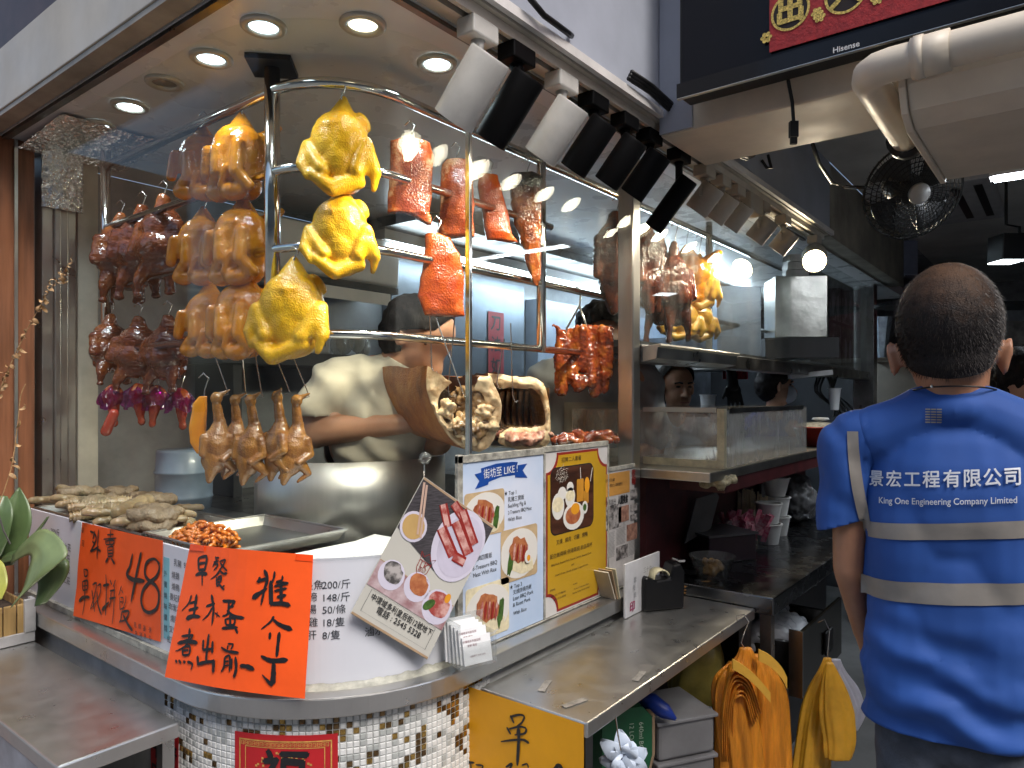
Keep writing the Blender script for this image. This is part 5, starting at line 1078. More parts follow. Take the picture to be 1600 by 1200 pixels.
lettering([('招牌二人套餐', *zm(232, 122), 0.0130, dict(sx=1.15)), ('叉燒 . 燒肉 . 切雞 . 燒鴨', *zm(238, 672), 0.0138, {}), ('配白飯兩碗 例湯兩碗 飲品兩杯', *zm(235, 758), 0.0128, dict(sx=1.1)), ('BBQ Pork, Roasted Pork, Roaste Chicken, Roasted Duck', *zm(235, 815), 0.0070, dict(sx=1.1)), ('with', *zm(240, 852), 0.0070, dict(sx=1.1)), ('2 bowl of rice, 2 bowls of soup, 2 cups of drinks', *zm(235, 890), 0.0070, dict(sx=1.1)), ('Available', *zm(258, 985), 0.0056, {}), ('Monday to Friday after 2:30pm', *zm(300, 1005), 0.0056, {}), ('Saturday, Sunday, PH after 10:30pm', *zm(300, 1030), 0.0056, {}), ('供應時間', *zm(100, 1032), 0.0056, {}), ('星期一至五 下午兩點半後', *zm(140, 1058), 0.0056, {}), ('星期六,日 及公眾假期', *zm(150, 1084), 0.0056, {})], FRM, ink, pm, d=0.0018)
b = MB(); u_, v_ = zm(160, 230)
for k in range(60):
    a = k * 2.4; rr = 0.02 * math.sqrt(k / 60); p = FRM(u_ + rr * math.cos(a) * 1.3, v_ + rr * math.sin(a), 0.0046); b.tube([p, p + RGT * random.uniform(-.008, .008) + UP * random.uniform(-.008, .008)], 0.0004, 4)
b.build('peeled_tape', mat('peeling clear tape', (0.55, 0.52, 0.46), 0.25), pm)
# newspaper clipping
FN = Fr((1.000, 0.0455, 1.246), (1, 0, 0), (0, -1, 0)); fn_ = lambda x, y: frpx(FN, 840 + x / 4.444, 690 + y / 4.444)
pn = thing('newspaper_clipping', 'framed newspaper clipping with an orange headline box beside the steel post', 'clipping', (1.07, 0.045, 0.92))
newsp = mat('newsprint', (0.50, 0.48, 0.47), 0.6, var=0.08, vs=40); b = MB(); b.box(1.0, 0.0455, 0.926, 1.1445, 0.050, 1.246); b.build('sheet', newsp, pn)
def rr_(x0, y0, x1, y1):
    a, c = fn_(x0, y0), fn_(x1, y1); return rect(min(a[0], c[0]), min(a[1], c[1]), max(a[0], c[0]), max(a[1], c[1]))
bwp = mat('grey photo print', (0.06, 0.055, 0.055), 0.5, vs=50, col2=(0.42, 0.39, 0.38), thr=(0.42, 0.6)); pinkp = mat('pinkish photo print', (0.18, 0.08, 0.06), 0.5, vs=45, col2=(0.5, 0.28, 0.2))
for m_, q in ((mat('orange box print', (0.55, 0.27, 0.06), 0.5), (452, 232, 638, 350)), (bwp, (464, 455, 580, 590)), (pinkp, (560, 455, 632, 545)), (pinkp, (618, 580, 690, 670)), (bwp, (545, 735, 625, 800)), (bwp, (644, 330, 690, 395)), (bwp, (644, 440, 690, 475)), (bwp, (644, 510, 690, 540))): patch(FN, rr_(*q), 0.0008, m_, pn, 'print')
lettering([('小店', *fn_(485, 428), 0.018, dict(sx=.9)), ('詣出', *fn_(525, 425), 0.020, dict(sx=.7)), ('人間美食', *fn_(590, 405), 0.026, dict(sx=.55, bold=.03)), ('街坊好去處', *fn_(500, 270), 0.010, {}), ('明報之人氣美食推介', *fn_(545, 300), 0.010, dict(sx=.8))], FN, ink, pn)
lettering([('敬', *fn_(664, 222), 0.022, dict(bold=.03)), ('報', *fn_(664, 275), 0.024, dict(bold=.03))], FN, dred, pn, name='red_lettering')
b = MB()
for (x0, x1, y0, y1) in ((462, 535, 645, 820), (545, 610, 610, 720), (630, 690, 690, 790), (590, 612, 560, 600)):
    y = y0
    while y < y1: 
        a, c = fn_(x0, y), fn_(x1 - random.uniform(0, 8), y); b.add([FN(a[0], a[1], .0006), FN(c[0], a[1], .0006), FN(c[0], a[1] + .0011, .0006), FN(a[0], a[1] + .0011, .0006)], [(0, 1, 2, 3)]); y += 9
b.build('small_print', mat('grey print', (0.2, 0.2, 0.2), 0.6), pn)
# dirty taped edges of the sleeves
slv = mat('yellowed sleeve edge', (0.34, 0.33, 0.29), 0.3, var=0.4, vs=40, bump=0.8, bs=80, bdist=0.004, coat=0.4)
hs = thing('sleeve_edges', 'cloudy taped edges of the acrylic sleeves round the posters', 'sleeve', (0.7, 0.045, 0.92))
for (x0, x1, z0, z1) in ((0.400, 0.4155, 0.925, 1.33), (0.6995, 0.7055, 0.925, 1.315), (0.9955, 0.9995, 0.925, 1.32), (0.40, 0.7, 1.3125, 1.328), (0.7005, 0.996, 1.3165, 1.330), (1.0, 1.145, 1.2465, 1.258), (0.40, 1.146, 0.921, 0.9245)):
    b = MB(); b.box(x0, 0.0425, z0, x1, 0.0515, z1); b.build('edge', slv, hs, bevel=0.001)
# ---- hanging flyer
pix = [(664, 745), (771, 822), (669, 1030), (545, 959)]
BF = BiFr(pix, [P(x, y, t=t) for (x, y), t in zip(pix, (1.350, 1.395, 1.340, 1.268))], flat=True)
fl = thing('hanging_flyer', 'laminated menu flyer hanging askew by one corner from a clear hook', 'flyer', BF.c[2])
fc_ = mat('flyer card', (0.52, 0.51, 0.46), 0.25, var=0.03, vs=8, coat=0.3); sheet(BF, BF.w, BF.h, fc_, fl, 'card', 8, 12, 0.001)
W_, H_ = BF.w, BF.h; zf = lambda x, y: BF.px(540 + x / 3.871, 730 + y / 3.871)
darkmat = mat('slatted mat print', (0.05, 0.045, 0.05), 0.4, var=0.6, vs=60, stretch=(1, 1, 14)); lil = mat('pale lilac plate print', (0.60, 0.57, 0.68), 0.3, var=0.05); sauce = mat('mustard sauce print', (0.52, 0.34, 0.13), 0.3); bamb = mat('light wood print', (0.55, 0.38, 0.30), 0.4); tan = mat('tan strip', (0.38, 0.26, 0.16), 0.4)
def clipr(pts): return [(min(W_ - .001, max(.001, u)), min(H_ - .001, max(.001, v))) for u, v in pts]
def pf(m_, pts, d, nm='print'): patch(BF, clipr(pts), d, m_, fl, nm, 0.0002)
pf(darkmat, [(0.0, 0.004), (W_, 0.004), (W_, 0.10), (W_ * 0.60, 0.135), (0.0, 0.105)], 0.0012)
pf(lil, oval(W_ * 0.72, 0.070, 0.054, 0.070, 30), 0.0016); pf(mat('plate well print', (0.52, 0.49, 0.60), 0.3), oval(W_ * 0.74, 0.070, 0.045, 0.060, 30), 0.002)
pf(lil, oval(W_ * 0.16, 0.088, 0.028, 0.028), 0.0016); pf(sauce, oval(W_ * 0.16, 0.088, 0.023, 0.023), 0.002)
for k, (x0, y0, x1, y1, wd) in enumerate(((585, 225, 610, 365, 55), (570, 370, 640, 540, 70), (650, 215, 720, 330, 60), (660, 330, 735, 530, 75), (700, 260, 770, 470, 60), (640, 540, 710, 580, 60))):
    a, c = V((*zf(x0, y0), 0)), V((*zf(x1, y1), 0)); dr = (c - a).normalized(); nn = V((-dr.y, dr.x, 0)); wd_ = wd / 3.871 * 1.35 / FPX / 2
    ol = [a + nn * wd_, a - nn * wd_, c - nn * wd_, c + nn * wd_]; pf(dred, [(q.x, q.y) for q in ol], 0.0024 + k * 0.0002); il = [a + nn * wd_ * .7, a - nn * wd_ * .5, c - nn * wd_ * .5, c + nn * wd_ * .7]; pf(meat_q, [(q.x, q.y) for q in il], 0.0025 + k * 0.0002)
for (x0, y0, x1, y1) in ((478, 95, 425, 415), (492, 110, 442, 435)):
    a, c = V((*zf(x0, y0), 0)), V((*zf(x1, y1), 0)); nn = V((-(c - a).y, (c - a).x, 0)).normalized() * 0.0022; pf(bamb, [(q.x, q.y) for q in (a + nn, a - nn, c - nn, c + nn)], 0.0028)
pf(tan, rect(0, 0.0, W_, 0.005), 0.0014); pf(tan, rect(0, H_ - 0.005, W_, H_ - 0.001), 0.0014)
pinkbg = mat('dusky photo print', (0.30, 0.16, 0.17), 0.4, vs=30, col2=(0.55, 0.45, 0.47)); pf(pinkbg, rect(0, H_ * 0.615, W_, H_ * 0.79), 0.0012); pf(tan, rect(0, H_ * 0.610, W_, H_ * 0.616), 0.0014)
for (x, y, r_, m2) in ((265, 660, 0.027, bwp), (420, 730, 0.027, meat_p), (545, 850, 0.032, meat_q)):
    u, v = zf(x, y); pf(lil, oval(u, v, r_, r_), 0.0016); pf(m2, oval(u + .001, v - .005, r_ * .8, r_ * .68, 18, 0.5, .15), 0.002)
u, v = zf(495, 835); pf(green_p, oval(u, v, 0.008, 0.014, 14, .6), 0.0022); u, v = zf(610, 800); pf(egg_y, oval(u, v, 0.006, 0.009), 0.0022)
u, v = zf(330, 880); lettering([('中環域多利皇后街12號地下', u + 0.003, v + 0.004, 0.0135, dict(sx=.88, bold=.01))], BF, ink, fl, d=0.0016); u, v = zf(312, 942); lettering([('電話 : 2545 5328', u, v, 0.0145, dict(bold=.01))], BF, ink, fl, d=0.0016, name='phone_lettering')
b = MB()
for (x0, y0, x1, y1) in ((0.014, H_ * .80, W_ - .014, H_ * .801), (0.014, H_ * .95, W_ - .014, H_ * .951), (0.014, H_ * .80, 0.0147, H_ * .95), (W_ - .0147, H_ * .80, W_ - .014, H_ * .95)): b.add([BF(*q, 0.0014) for q in rect(x0, y0, x1, y1)], [(0, 1, 2, 3)])
b.build('thin_frame', txt, fl)
# crest: crown over a shield with the letters LK
u, v = W_ * .47, H_ * .50; b = MB()
def line2(pts, wd):
    for a, c in zip(pts, pts[1:]):
        a, c = V((*a, 0)), V((*c, 0)); nn = V((-(c - a).y, (c - a).x, 0)).normalized() * wd / 2; b.add([BF(q.x, q.y, 0.0016) for q in (a + nn, a - nn, c - nn, c + nn)], [(0, 1, 2, 3)])
line2([(u - .013, v - .008), (u + .013, v - .008), (u + .012, v + .008), (u + .006, v + .017), (u, v + .020), (u - .006, v + .017), (u - .012, v + .008), (u - .013, v - .008)], .0014)
line2([(u - .013, v - .010), (u - .017, v - .022), (u - .008, v - .015), (u, v - .025), (u + .008, v - .015), (u + .017, v - .022), (u + .013, v - .010)], .0012)
b.build('crest', dred, fl); lettering([('LK', u, v - .0005, 0.017, dict(sx=.9)), ('龍記', u, v + .0095, 0.0075, {}), ('®', u + .019, v + .02, 0.010, {})], BF, dred, fl, d=0.0016, name='crest_lettering')
# clear suction hook
hk = thing('suction_hook', 'small clear plastic hook stuck on the glass holding the flyer', 'hook', P(664, 740, t=1.372))
q = P(664, 716, t=1.372); Mq = Matrix.Translation(q) @ Euler((R(90), 0, R(-45 + 4))).to_matrix().to_4x4()
b = MB(); b.lathe([(0.0005, 0.006), (0.006, 0.006), (0.012, 0.002), (0.0125, 0.0)], 20, Mq); b.build('pad', pad_clear, hk, smooth=True)
for k in range(6):
    b = MB()
b = MB()
for k in range(6):
    a = k * math.pi / 3; b.ell(Mq @ V((0.008 * math.cos(a), 0.008 * math.sin(a), 0.005)), (0.004,) * 3, n=8)
b.build('flower_boss', pad_clear, hk, smooth=True)
b = MB(); b.tube([q - FWD * 0.006 - UP * 0.012, q - FWD * 0.008 - UP * 0.026, q - FWD * 0.014 - UP * 0.031, q - FWD * 0.019 - UP * 0.024], 0.0014, 6); b.tube([q - FWD * 0.012 - UP * 0.030, q - FWD * 0.014 - UP * 0.038 + RGT * 0.001, BF(0.006, 0.006)], 0.0009, 5); b.build('hook_wire', wire, hk)
# business card holder
ch = thing('card_holder', 'clear acrylic holder glued on the ledge edge', 'holder', P(742, 1040, t=1.36))
o0 = P(738, 1040, t=1.355); Mh = Matrix.Translation(o0) @ Matrix.Rotation(R(-18), 4, 'Z')
b = MB(); b.box(-0.034, -0.012, 0, 0.048, 0.040, 0.003, Mh); b.box(-0.034, -0.013, 0.003, 0.048, -0.0105, 0.045, Mh); b.box(-0.034, -0.010, 0.003, -0.0315, 0.038, 0.085, Mh); b.box(0.0455, -0.010, 0.003, 0.048, 0.038, 0.06, Mh); b.box(-0.034, 0.0385, 0.003, 0.048, 0.0405, 0.09, Mh); b.build('box', acrylic_clear, ch)
for k in range(6):
    M = Mh @ Matrix.Translation((-0.004 * k * 0.9 + 0.010, -0.006 + 0.008 * k, 0.004)) @ Matrix.Rotation(R(-12 + k), 4, 'X'); b = MB(); hh = 0.055 + (0.006 if k else -0.004) * (1 + k * .6)
    b.box(-0.030, 0, 0, 0.032, 0.0045, hh, M); c = b.build('business_card', paperw)
    tag(c, 'white business cards standing in the clear holder on the ledge', 'cards', 'business cards in the clear holder')
    if k < 2:
        fr = Fr(M @ V((-0.030, -0.0004, hh)), (M.to_3x3() @ V((1, 0, 0))), (M.to_3x3() @ V((0, -1, 0)))); fr.ev = (M.to_3x3() @ V((0, 0, -1)))
        lettering([('中環域多利皇后街', 0.020, 0.008, 0.005, {}), ('港澳 電話', 0.020, 0.016, 0.005, {}), ('12號地下 2545 5328', 0.030, 0.036, 0.004, {})], fr, mat('maroon print', (0.18, 0.04, 0.06), 0.5), c, d=0.0004)
# ================================================================ THINGS ROUND THE STALL
# ---- planter with orchid leaves and dry twig
bamboo = mat('split bamboo', (0.50, 0.33, 0.13), 0.45, var=0.25, vs=10, stretch=(6, 6, 0.6)); wpaint = mat('chipped white paint', (0.55, 0.55, 0.55), 0.5, var=0.15, vs=14, bump=0.1)
po = thing('planter', 'bamboo slat planter with a white painted frame on the side table', 'planter', (-0.1, 1.15, 0.851))
b = MB()
for k in range(6): b.box(-0.178 + k * 0.028, 1.076, 0.862, -0.152 + k * 0.028, 1.084, 0.945)
for k in range(7): b.box(-0.016, 1.086 + k * 0.028, 0.862, -0.010, 1.112 + k * 0.028, 0.945)
b.build('slats', bamboo, po, bevel=0.003)
b = MB(); b.box(-0.20, 1.066, 0.8515, -0.004, 1.0755, 0.876); b.box(-0.026, 1.064, 0.8765, -0.003, 1.0755, 0.955); b.box(-0.009, 1.0765, 0.8515, -0.001, 1.29, 0.876); b.box(-0.009, 1.0765, 0.876, -0.001, 1.10, 0.955); b.build('frame', wpaint, po, bevel=0.001)
b = MB(); b.box(-0.19, 1.0845, 0.853, -0.017, 1.28, 0.925); b.build('soil', mat('bark chips', (0.05, 0.035, 0.025), 0.8, var=0.6, vs=60, bump=1, bs=80), po)
leafm = mat('orchid leaf', (0.085, 0.135, 0.05), 0.4, var=0.25, vs=9, stretch=(1, 1, 1), bump=0.05, bs=70, coat=0.2); leafy = mat('paler orchid leaf', (0.15, 0.20, 0.085), 0.42, var=0.2, vs=9, coat=0.1)
orc = thing('orchid_plant', 'green orchid with broad curling leaves in the bamboo planter', 'plant', (-0.1, 1.12, 0.92))
def leaf(pts, wpx, nrm, m, fold=0.18, name='leaf'):
    """broad strap leaf: pts=(px, py, t) midline, wpx half widths in pixels, nrm sideways direction in view"""
    mid = smoothpoly([P(x, y, t=t) for x, y, t in pts], 18); b = MB(); vs = []; n = 18
    ws = smoothpoly([(w * 1.3, 0, 0) for w in wpx], n); ns = smoothpoly([RGT * a + UP * c + FWD * d for a, c, d in nrm], n)
    for i in range(n):
        s_ = dep(mid[i]) / FPX; sd = ns[i].normalized(); tg = (mid[min(n - 1, i + 1)] - mid[max(0, i - 1)]).normalized(); nm = sd.cross(tg).normalized()
        for j in range(9):
            q = (j - 4) / 4; vs.append(mid[i] + sd * (q * max(0.3, ws[i].x) * s_) + nm * (fold * abs(q) * max(0.3, ws[i].x) * s_) - nm * 0.0012 * (j == 4))
    fs = [(i * 9 + j, i * 9 + j + 1, (i + 1) * 9 + j + 1, (i + 1) * 9 + j) for i in range(n - 1) for j in range(8)]
    b.add(vs, fs); o = b.build(name, m, orc, smooth=True); md = o.modifiers.new('th', 'SOLIDIFY'); md.thickness = 0.0016; return o
leaf([(5, 885, 1.74), (14, 850, 1.75), (25, 810, 1.76), (30, 762, 1.78)], [12, 18, 21, 16, 1], [(1, 0.1, 0.2)] * 3 + [(1, 0.2, .2)], leafm)
leaf([(20, 868, 1.70), (52, 846, 1.64), (72, 868, 1.60), (55, 905, 1.58), (18, 948, 1.58)], [10, 15, 21, 26, 20, 3], [(0.35, 1, 0.2), (.35, 1, .2), (1, 0.4, 0), (0.85, 0.6, 0), (0.75, 0.7, 0)], leafy, 0.15)
leaf([(0, 872, 1.73), (30, 860, 1.70), (55, 832, 1.67), (74, 808, 1.66)], [7, 9, 9, 7, 2], [(0.4, 0.8, 0.4)] * 4, leafm, 0.3)
leaf([(45, 858, 1.69), (62, 848, 1.66), (78, 838, 1.64)], [5, 9, 7, 1], [(0.2, 1, 0.2)] * 3, leafy, 0.2)
leaf([(62, 862, 1.68), (78, 880, 1.64), (80, 910, 1.63), (62, 946, 1.62)], [10, 18, 18, 13, 6], [(1, 0.2, 0.3)] * 4, leafm, 0.15)
leaf([(-25, 880, 1.72), (-10, 830, 1.72), (2, 800, 1.73), (8, 775, 1.75)], [14, 20, 18, 13, 3], [(1, -.2, 0.1)] * 4, leafm, 0.15)
leaf([(-30, 870, 1.62), (-15, 890, 1.60), (-4, 915, 1.58), (-3, 938, 1.57)], [10, 16, 14, 10, 4], [(1, 0.4, 0)] * 4, mat('yellowing leaf', (0.35, 0.36, 0.07), 0.35, var=0.2), 0.15)
b = MB(); b.tube([P(-5, 795, t=1.70), P(6, 830, t=1.69), P(16, 850, t=1.69)], 0.002, 6); b.build('stake', mat('dark stake', (0.06, 0.05, 0.05), 0.5), orc)
tw = thing('dry_twig', 'thin dry twig with curled brown leaves in front of the wooden pillar', 'twig', P(-10, 700, t=1.66))
dry = mat('dry leaf', (0.40, 0.24, 0.11), 0.6, var=0.4, vs=60); b = MB()
pts = smoothpoly([P(x, y, t=1.68) for x, y in ((-12, 640), (8, 590), (28, 545), (55, 492), (80, 450), (100, 424), (114, 396))], 30); b.tube(pts, [0.0016 * (1 - i / 34) for i in range(30)], 5)
b.tube(smoothpoly([P(x, y, t=1.66) for x, y in ((-5, 800), (12, 750), (20, 720), (28, 660), (32, 620), (40, 600))], 16), 0.0012, 5); b.build('stem', dry, tw)
rng = random.Random(4); b = MB()
def curl(p, L):
    dr = V((rng.uniform(-1, 1), rng.uniform(-1, 1), rng.uniform(-1, .4))).normalized(); sd = dr.orthogonal().normalized(); up = dr.cross(sd); k = rng.uniform(1.5, 4)
    vs = []
    for i in range(7):
        u = i / 6; c = p + dr * (L * math.sin(u * k) / k) + up * (L * (1 - math.cos(u * k)) / k); w = 0.0045 * math.sin(math.pi * (0.08 + 0.9 * u)); vs += [c - sd * w, c + sd * w]
    b.add(vs, [(2 * i, 2 * i + 1, 2 * i + 3, 2 * i + 2) for i in range(6)])
for i in range(2, 27): curl(pts[i], rng.uniform(0.018, 0.03)); curl(pts[i], rng.uniform(0.014, 0.026))
for (x, y) in ((30, 640), (25, 690), (20, 715), (14, 740), (30, 655), (18, 728)): curl(P(x, y, t=1.66), 0.028)
b.build('curled_leaves', dry, tw)

# ---- inside the case: steel guard, white board, blue barrel
gp = P(538, 790, t=2.02); b = MB(); rg = 0.285
b.grid(lambda u, v: V((gp.x + rg * math.cos(R(128 + 180 * u) + math.pi / 2 - R(38) + CRZ * 0), gp.y + rg * math.sin(R(128 + 180 * u) + math.pi / 2 - R(38)), 1.08 + 0.205 * v)), 48, 2)
o = b.build('chopping_guard', mat('satin guard steel', (0.54, 0.53, 0.50), 0.42, 0.9, var=0.15, vs=9, stretch=(1, 1, 0.15), rvar=0.08), smooth=True); md = o.modifiers.new('th', 'SOLIDIFY'); md.thickness = 0.003; tag(o, 'tall curved stainless guard in front of the cook in white', 'guard')
b = MB(); k = 24; arc = [(0.38 - 0.318 * math.cos(math.pi / 2 * i / k), 0.38 - 0.318 * math.sin(math.pi / 2 * i / k)) for i in range(k + 1)]
poly = [V((x, y, 1.105)) for x, y in [(0.065, 0.333)] + [p for p in arc if p[1] < 0.33] + [(0.46, 0.064), (0.46, 0.36), (0.38, 0.333)]]
b.prism(poly, (0, 0, 0.02)); tag(b.build('white_board', mat('white foam board', (0.74, 0.75, 0.76), 0.5, var=0.05, vs=30, bump=0.5, bs=40, bdist=0.006)), 'white board under crinkled film behind the curved panel', 'board')
b = MB(); b.grid(lambda u, v: V((0.10 + 0.30 * u, 0.09 + 0.22 * v, 1.129 + 0.012 * abs(nz((u * 6, v * 6, 2), 1, 2, 4)))) if ((0.10 + 0.30 * u - 0.38) ** 2 + (0.09 + 0.22 * v - 0.38) ** 2) < 0.305 ** 2 or u > .93 else V((0.38, 0.38 - 0.1, 1.127)), 40, 30)
b = MB()
b.grid(lambda u, v: (lambda a, r: V((0.38 - r * math.cos(a), 0.38 - r * math.sin(a), 1.127 + 0.014 * abs(nz((u * 9, v * 4, 2), 1, 2, 4)) * math.sin(math.pi * v))))(math.pi / 2 * (0.30 + 0.68 * u), 0.312 - 0.10 * v), 70, 14)
tag(b.build('crinkled_film', mat('white crinkled film', (0.78, 0.79, 0.80), 0.3, var=0.03)), 'crinkled white film bunched along the curved glass', 'film')
c = P(288, 760, t=2.02); b = MB(); b.lathe([(0.001, 1.12), (0.070, 1.12), (0.074, 1.16), (0.076, 1.162), (0.076, 1.168), (0.0745, 1.17), (0.076, 1.23), (0.078, 1.232), (0.078, 1.238), (0.075, 1.24), (0.073, 1.29), (0.070, 1.297), (0.001, 1.297)], 32, Matrix.Translation((c.x, c.y, 0)))
tag(b.build('blue_barrel', mat('blue grey barrel plastic', (0.22, 0.30, 0.40), 0.4, var=0.1, coat=0.2), smooth=True), 'blue grey plastic barrel behind the trays of offal', 'barrel')
b = MB(); b.box(0.30, 0.75, 0.93, 0.80, 1.40, 1.119); b.box(0.43, 0.44, 0.93, 0.7, 0.74, 1.079); tag(b.build('work_bench', steel_dark), 'dim steel work bench inside the display', 'bench')
# ---- kitchen background
ac = thing('air_conditioner', 'white wall air conditioner with open louvre behind the yellow chickens', 'air conditioner', (1.0, 1.3, 1.83))
b = MB(); b.prism([(0.66, 1.44, 1.86), (0.66, 1.26, 1.84), (0.66, 1.20, 1.89), (0.66, 1.19, 2.06), (0.66, 1.44, 2.08)], (0.66, 0, 0)); b.build('casing', whitep, ac, bevel=0.006)
b = MB(); b.box(0.68, 1.192, 1.862, 1.30, 1.262, 1.886, Matrix.Translation((0, -0.012, -0.010))); b.build('vent', blackp, ac)
b = MB(); b.box(0.70, 1.16, 1.80, 1.24, 1.165, 1.845, Matrix.Translation((0, 0, 0))); b.build('louvre', whitep, ac)
kb = thing('kitchen_shelf', 'dark wall shelf behind the cook in white', 'shelf', (1.0, 1.3, 1.5))
b = MB(); b.box(0.55, 1.18, 1.555, 1.30, 1.445, 1.60); b.build('board', dark, kb); b = MB(); b.box(0.6, 1.2, 1.12, 0.63, 1.44, 1.554); b.box(1.2, 1.2, 1.12, 1.23, 1.44, 1.554); b.build('bracket', dark, kb)
vb = thing('ribbed_box', 'pale ribbed plastic box on the kitchen shelf beside the cook', 'box', (0.93, 1.3, 1.6)); b = MB(); b.box(0.80, 1.22, 1.601, 1.0, 1.40, 1.70); b.build('body', mat('pale grey plastic', (0.42, 0.43, 0.45), 0.45), vb, bevel=0.008)
b = MB()
for k in range(10): b.box(0.812 + k * 0.018, 1.213, 1.63, 0.818 + k * 0.018, 1.2195, 1.695)
b.build('ribs', whitep, vb)
b = MB()
for k in range(4): b.ell((1.10 + 0.045 * k, 1.30 + 0.02 * (k % 2), 1.645 + 0.01 * (k % 3)), (0.035, 0.03, 0.045))
tag(b.build('plastic_bags', acrylic, smooth=True), 'clear plastic bags of ingredients on the kitchen shelf', 'bags')
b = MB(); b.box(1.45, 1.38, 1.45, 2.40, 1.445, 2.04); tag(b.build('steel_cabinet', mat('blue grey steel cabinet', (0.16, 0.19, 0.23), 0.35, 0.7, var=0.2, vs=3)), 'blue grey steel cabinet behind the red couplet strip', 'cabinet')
FK = Fr((P(763, 486, Y=1.375).x, 1.375, P(763, 486, Y=1.375).z), (1, 0, 0), (0, -1, 0))
t = thing('couplet_strip', 'vertical red paper strip with black characters behind the pork', 'couplet', FK.o); sheet(FK, 0.125, 0.46, mat('dim red paper', (0.30, 0.02, 0.03), 0.5), t, 'paper', 2, 2); lettering([(ch_, 0.06, 0.06 + 0.11 * i, 0.085, dict(bold=.02)) for i, ch_ in enumerate('刀法如神')], FK, ink, t, rough=0.04)
b = MB(); b.box(1.2, 0.95, 2.1005, 4.8, 1.445, 2.1385); tag(b.build('range_hood', steel_dark), 'dark steel range hood above the fluorescent tubes', 'hood')
b = MB(); b.box(1.7, 0.95, 0.0, 4.9, 1.44, 1.095); tag(b.build('kitchen_counter', steel_dark), 'dim steel counter along the kitchen where the cooks stand', 'counter')
b = MB(); b.box(2.5, 1.36, 1.30, 4.9, 1.445, 1.98); tag(b.build('splashback', mat('blue white splashback', (0.30, 0.36, 0.46), 0.35, var=0.2, vs=3)), 'blue white splashback behind the second cook', 'panel')
# dishes and gear under the shelf beam
def cup(M, r0, r1, h, m, name, label, cat, group=None):
    b = MB(); b.lathe([(0.0004, 0.002), (r0, 0), (r1, h), (r1 + 0.004, h), (r1 + 0.004, h + 0.004), (r1 - 0.002, h + 0.004), (r0 - 0.003, 0.006), (0.0004, 0.006)], 24, M); o = b.build(name, m, smooth=True); md = o.modifiers.new('es', 'EDGE_SPLIT'); md.split_angle = R(50); return tag(o, label, cat, group)
foam = mat('white foam cup', (0.76, 0.75, 0.72), 0.6, var=0.04)
for k in range(7): q = P(1008, 646, t=3.1); cup(Matrix.Translation((q.x, q.y, 1.36 + 0.028 * k)), 0.025, 0.042, 0.025, whitep, 'stacked_bowl', 'white bowl in the stack beside the steel post', 'bowl', 'stack of white bowls')
b = MB(); q = P(1008, 646, t=3.1); b.box(q.x - .08, q.y - .08, 1.2405, q.x + .08, q.y + .08, 1.359); tag(b.build('bowl_stand', dark), 'dark stand under the stack of white bowls', 'stand')
b = MB(); q = P(1095, 578, t=4.0); b.prism([q + V((-.05, -.3, 0)), q + V((-.05, .3, 0)), q + V((-.05, .2, .09)), q + V((-.05, -.2, .09))], (0.5, 0, 0)); tag(b.build('small_hood', steel), 'small steel hood behind the man with white shirt', 'hood')
b = MB(); M = Matrix.Translation(P(1148, 566, t=4.2)) @ Matrix.Rotation(CRZ, 4, 'Z')
for k in range(3): b.grid(lambda u, v: M @ V((-.07 + .05 * k + 0.045 * u, 0.01 * math.sin(u * 9 + k), -0.10 * v)), 8, 4)
o = b.build('red_towel', mat('red cloth', (0.35, 0.02, 0.025), 0.8)); tag(o, 'red cloths hanging behind the black glove', 'cloth'); o.modifiers.new('th', 'SOLIDIFY').thickness = 0.004
gl_ = organic([('c', (0, 0, 0), (0, 0, -0.07), 0.022, 0.026), ('e', (0, 0, -0.09), (0.034, 0.015, 0.035))] + [('c', ((k - 1.5) * 0.016, 0, -0.11), ((k - 1.5) * 0.022, 0.002, -0.165 - 0.008 * (1.5 - abs(k - 1.5))), 0.0095, 0.006) for k in range(4)] + [('c', (-0.028, 0, -0.075), (-0.052, 0, -0.115), 0.010, 0.007)], 0.004, 2, None, 'glove', blacksat)
o = link('rubber_glove', gl_, keep=True); o.location = P(1142, 580, t=3.2); o.rotation_euler = (0, R(-8), CRZ); tag(o, 'black rubber glove hanging fingers down beneath the shelf beam', 'glove')
b = MB(); q = P(1142, 580, t=3.2); b.tube([q, q + UP * 0.10], 0.001, 5); b.build('string', wire, o)
b = MB(); b.box(-0.10, -0.02, -0.012, 0.10, 0.02, 0.012, Matrix.Translation(P(1266, 585, t=3.4)) @ Matrix.Rotation(CRZ, 4, 'Z') @ Matrix.Rotation(R(-6), 4, 'Y')); tag(b.build('white_bar', whitep), 'white plastic strip slanting under the shelf beam', 'strip')
b = MB(); rng = random.Random(8)
for k in range(7): x = 1278 + 5 * k; b.tube(smoothpoly([P(x, 588, t=3.8), P(x + rng.uniform(-8, 8), 612, t=3.7 + .05 * k), P(x + 18 + rng.uniform(-6, 6), 636, t=3.8), P(x + 25, 650, t=3.9)], 10), 0.006, 6)
tag(b.build('black_cables', blackp, smooth=True), 'bundle of black cables hanging below the far end of the shelf beam', 'cables')
q = P(1304, 640, t=3.7); cup(Matrix.Translation((q.x, q.y, 1.375)), 0.02, 0.03, 0.11, paperw, 'paper_cup', 'tall white paper cup before the black cables', 'cup')
b = MB(); b.box(3.3, 0.95, 1.10, 3.9, 1.35, 1.80); tag(b.build('kitchen_machine', mat('dim machine steel', (0.12, 0.13, 0.15), 0.4, 0.8, var=0.3)), 'dim steel kitchen machine deep behind the acrylic box', 'machine')
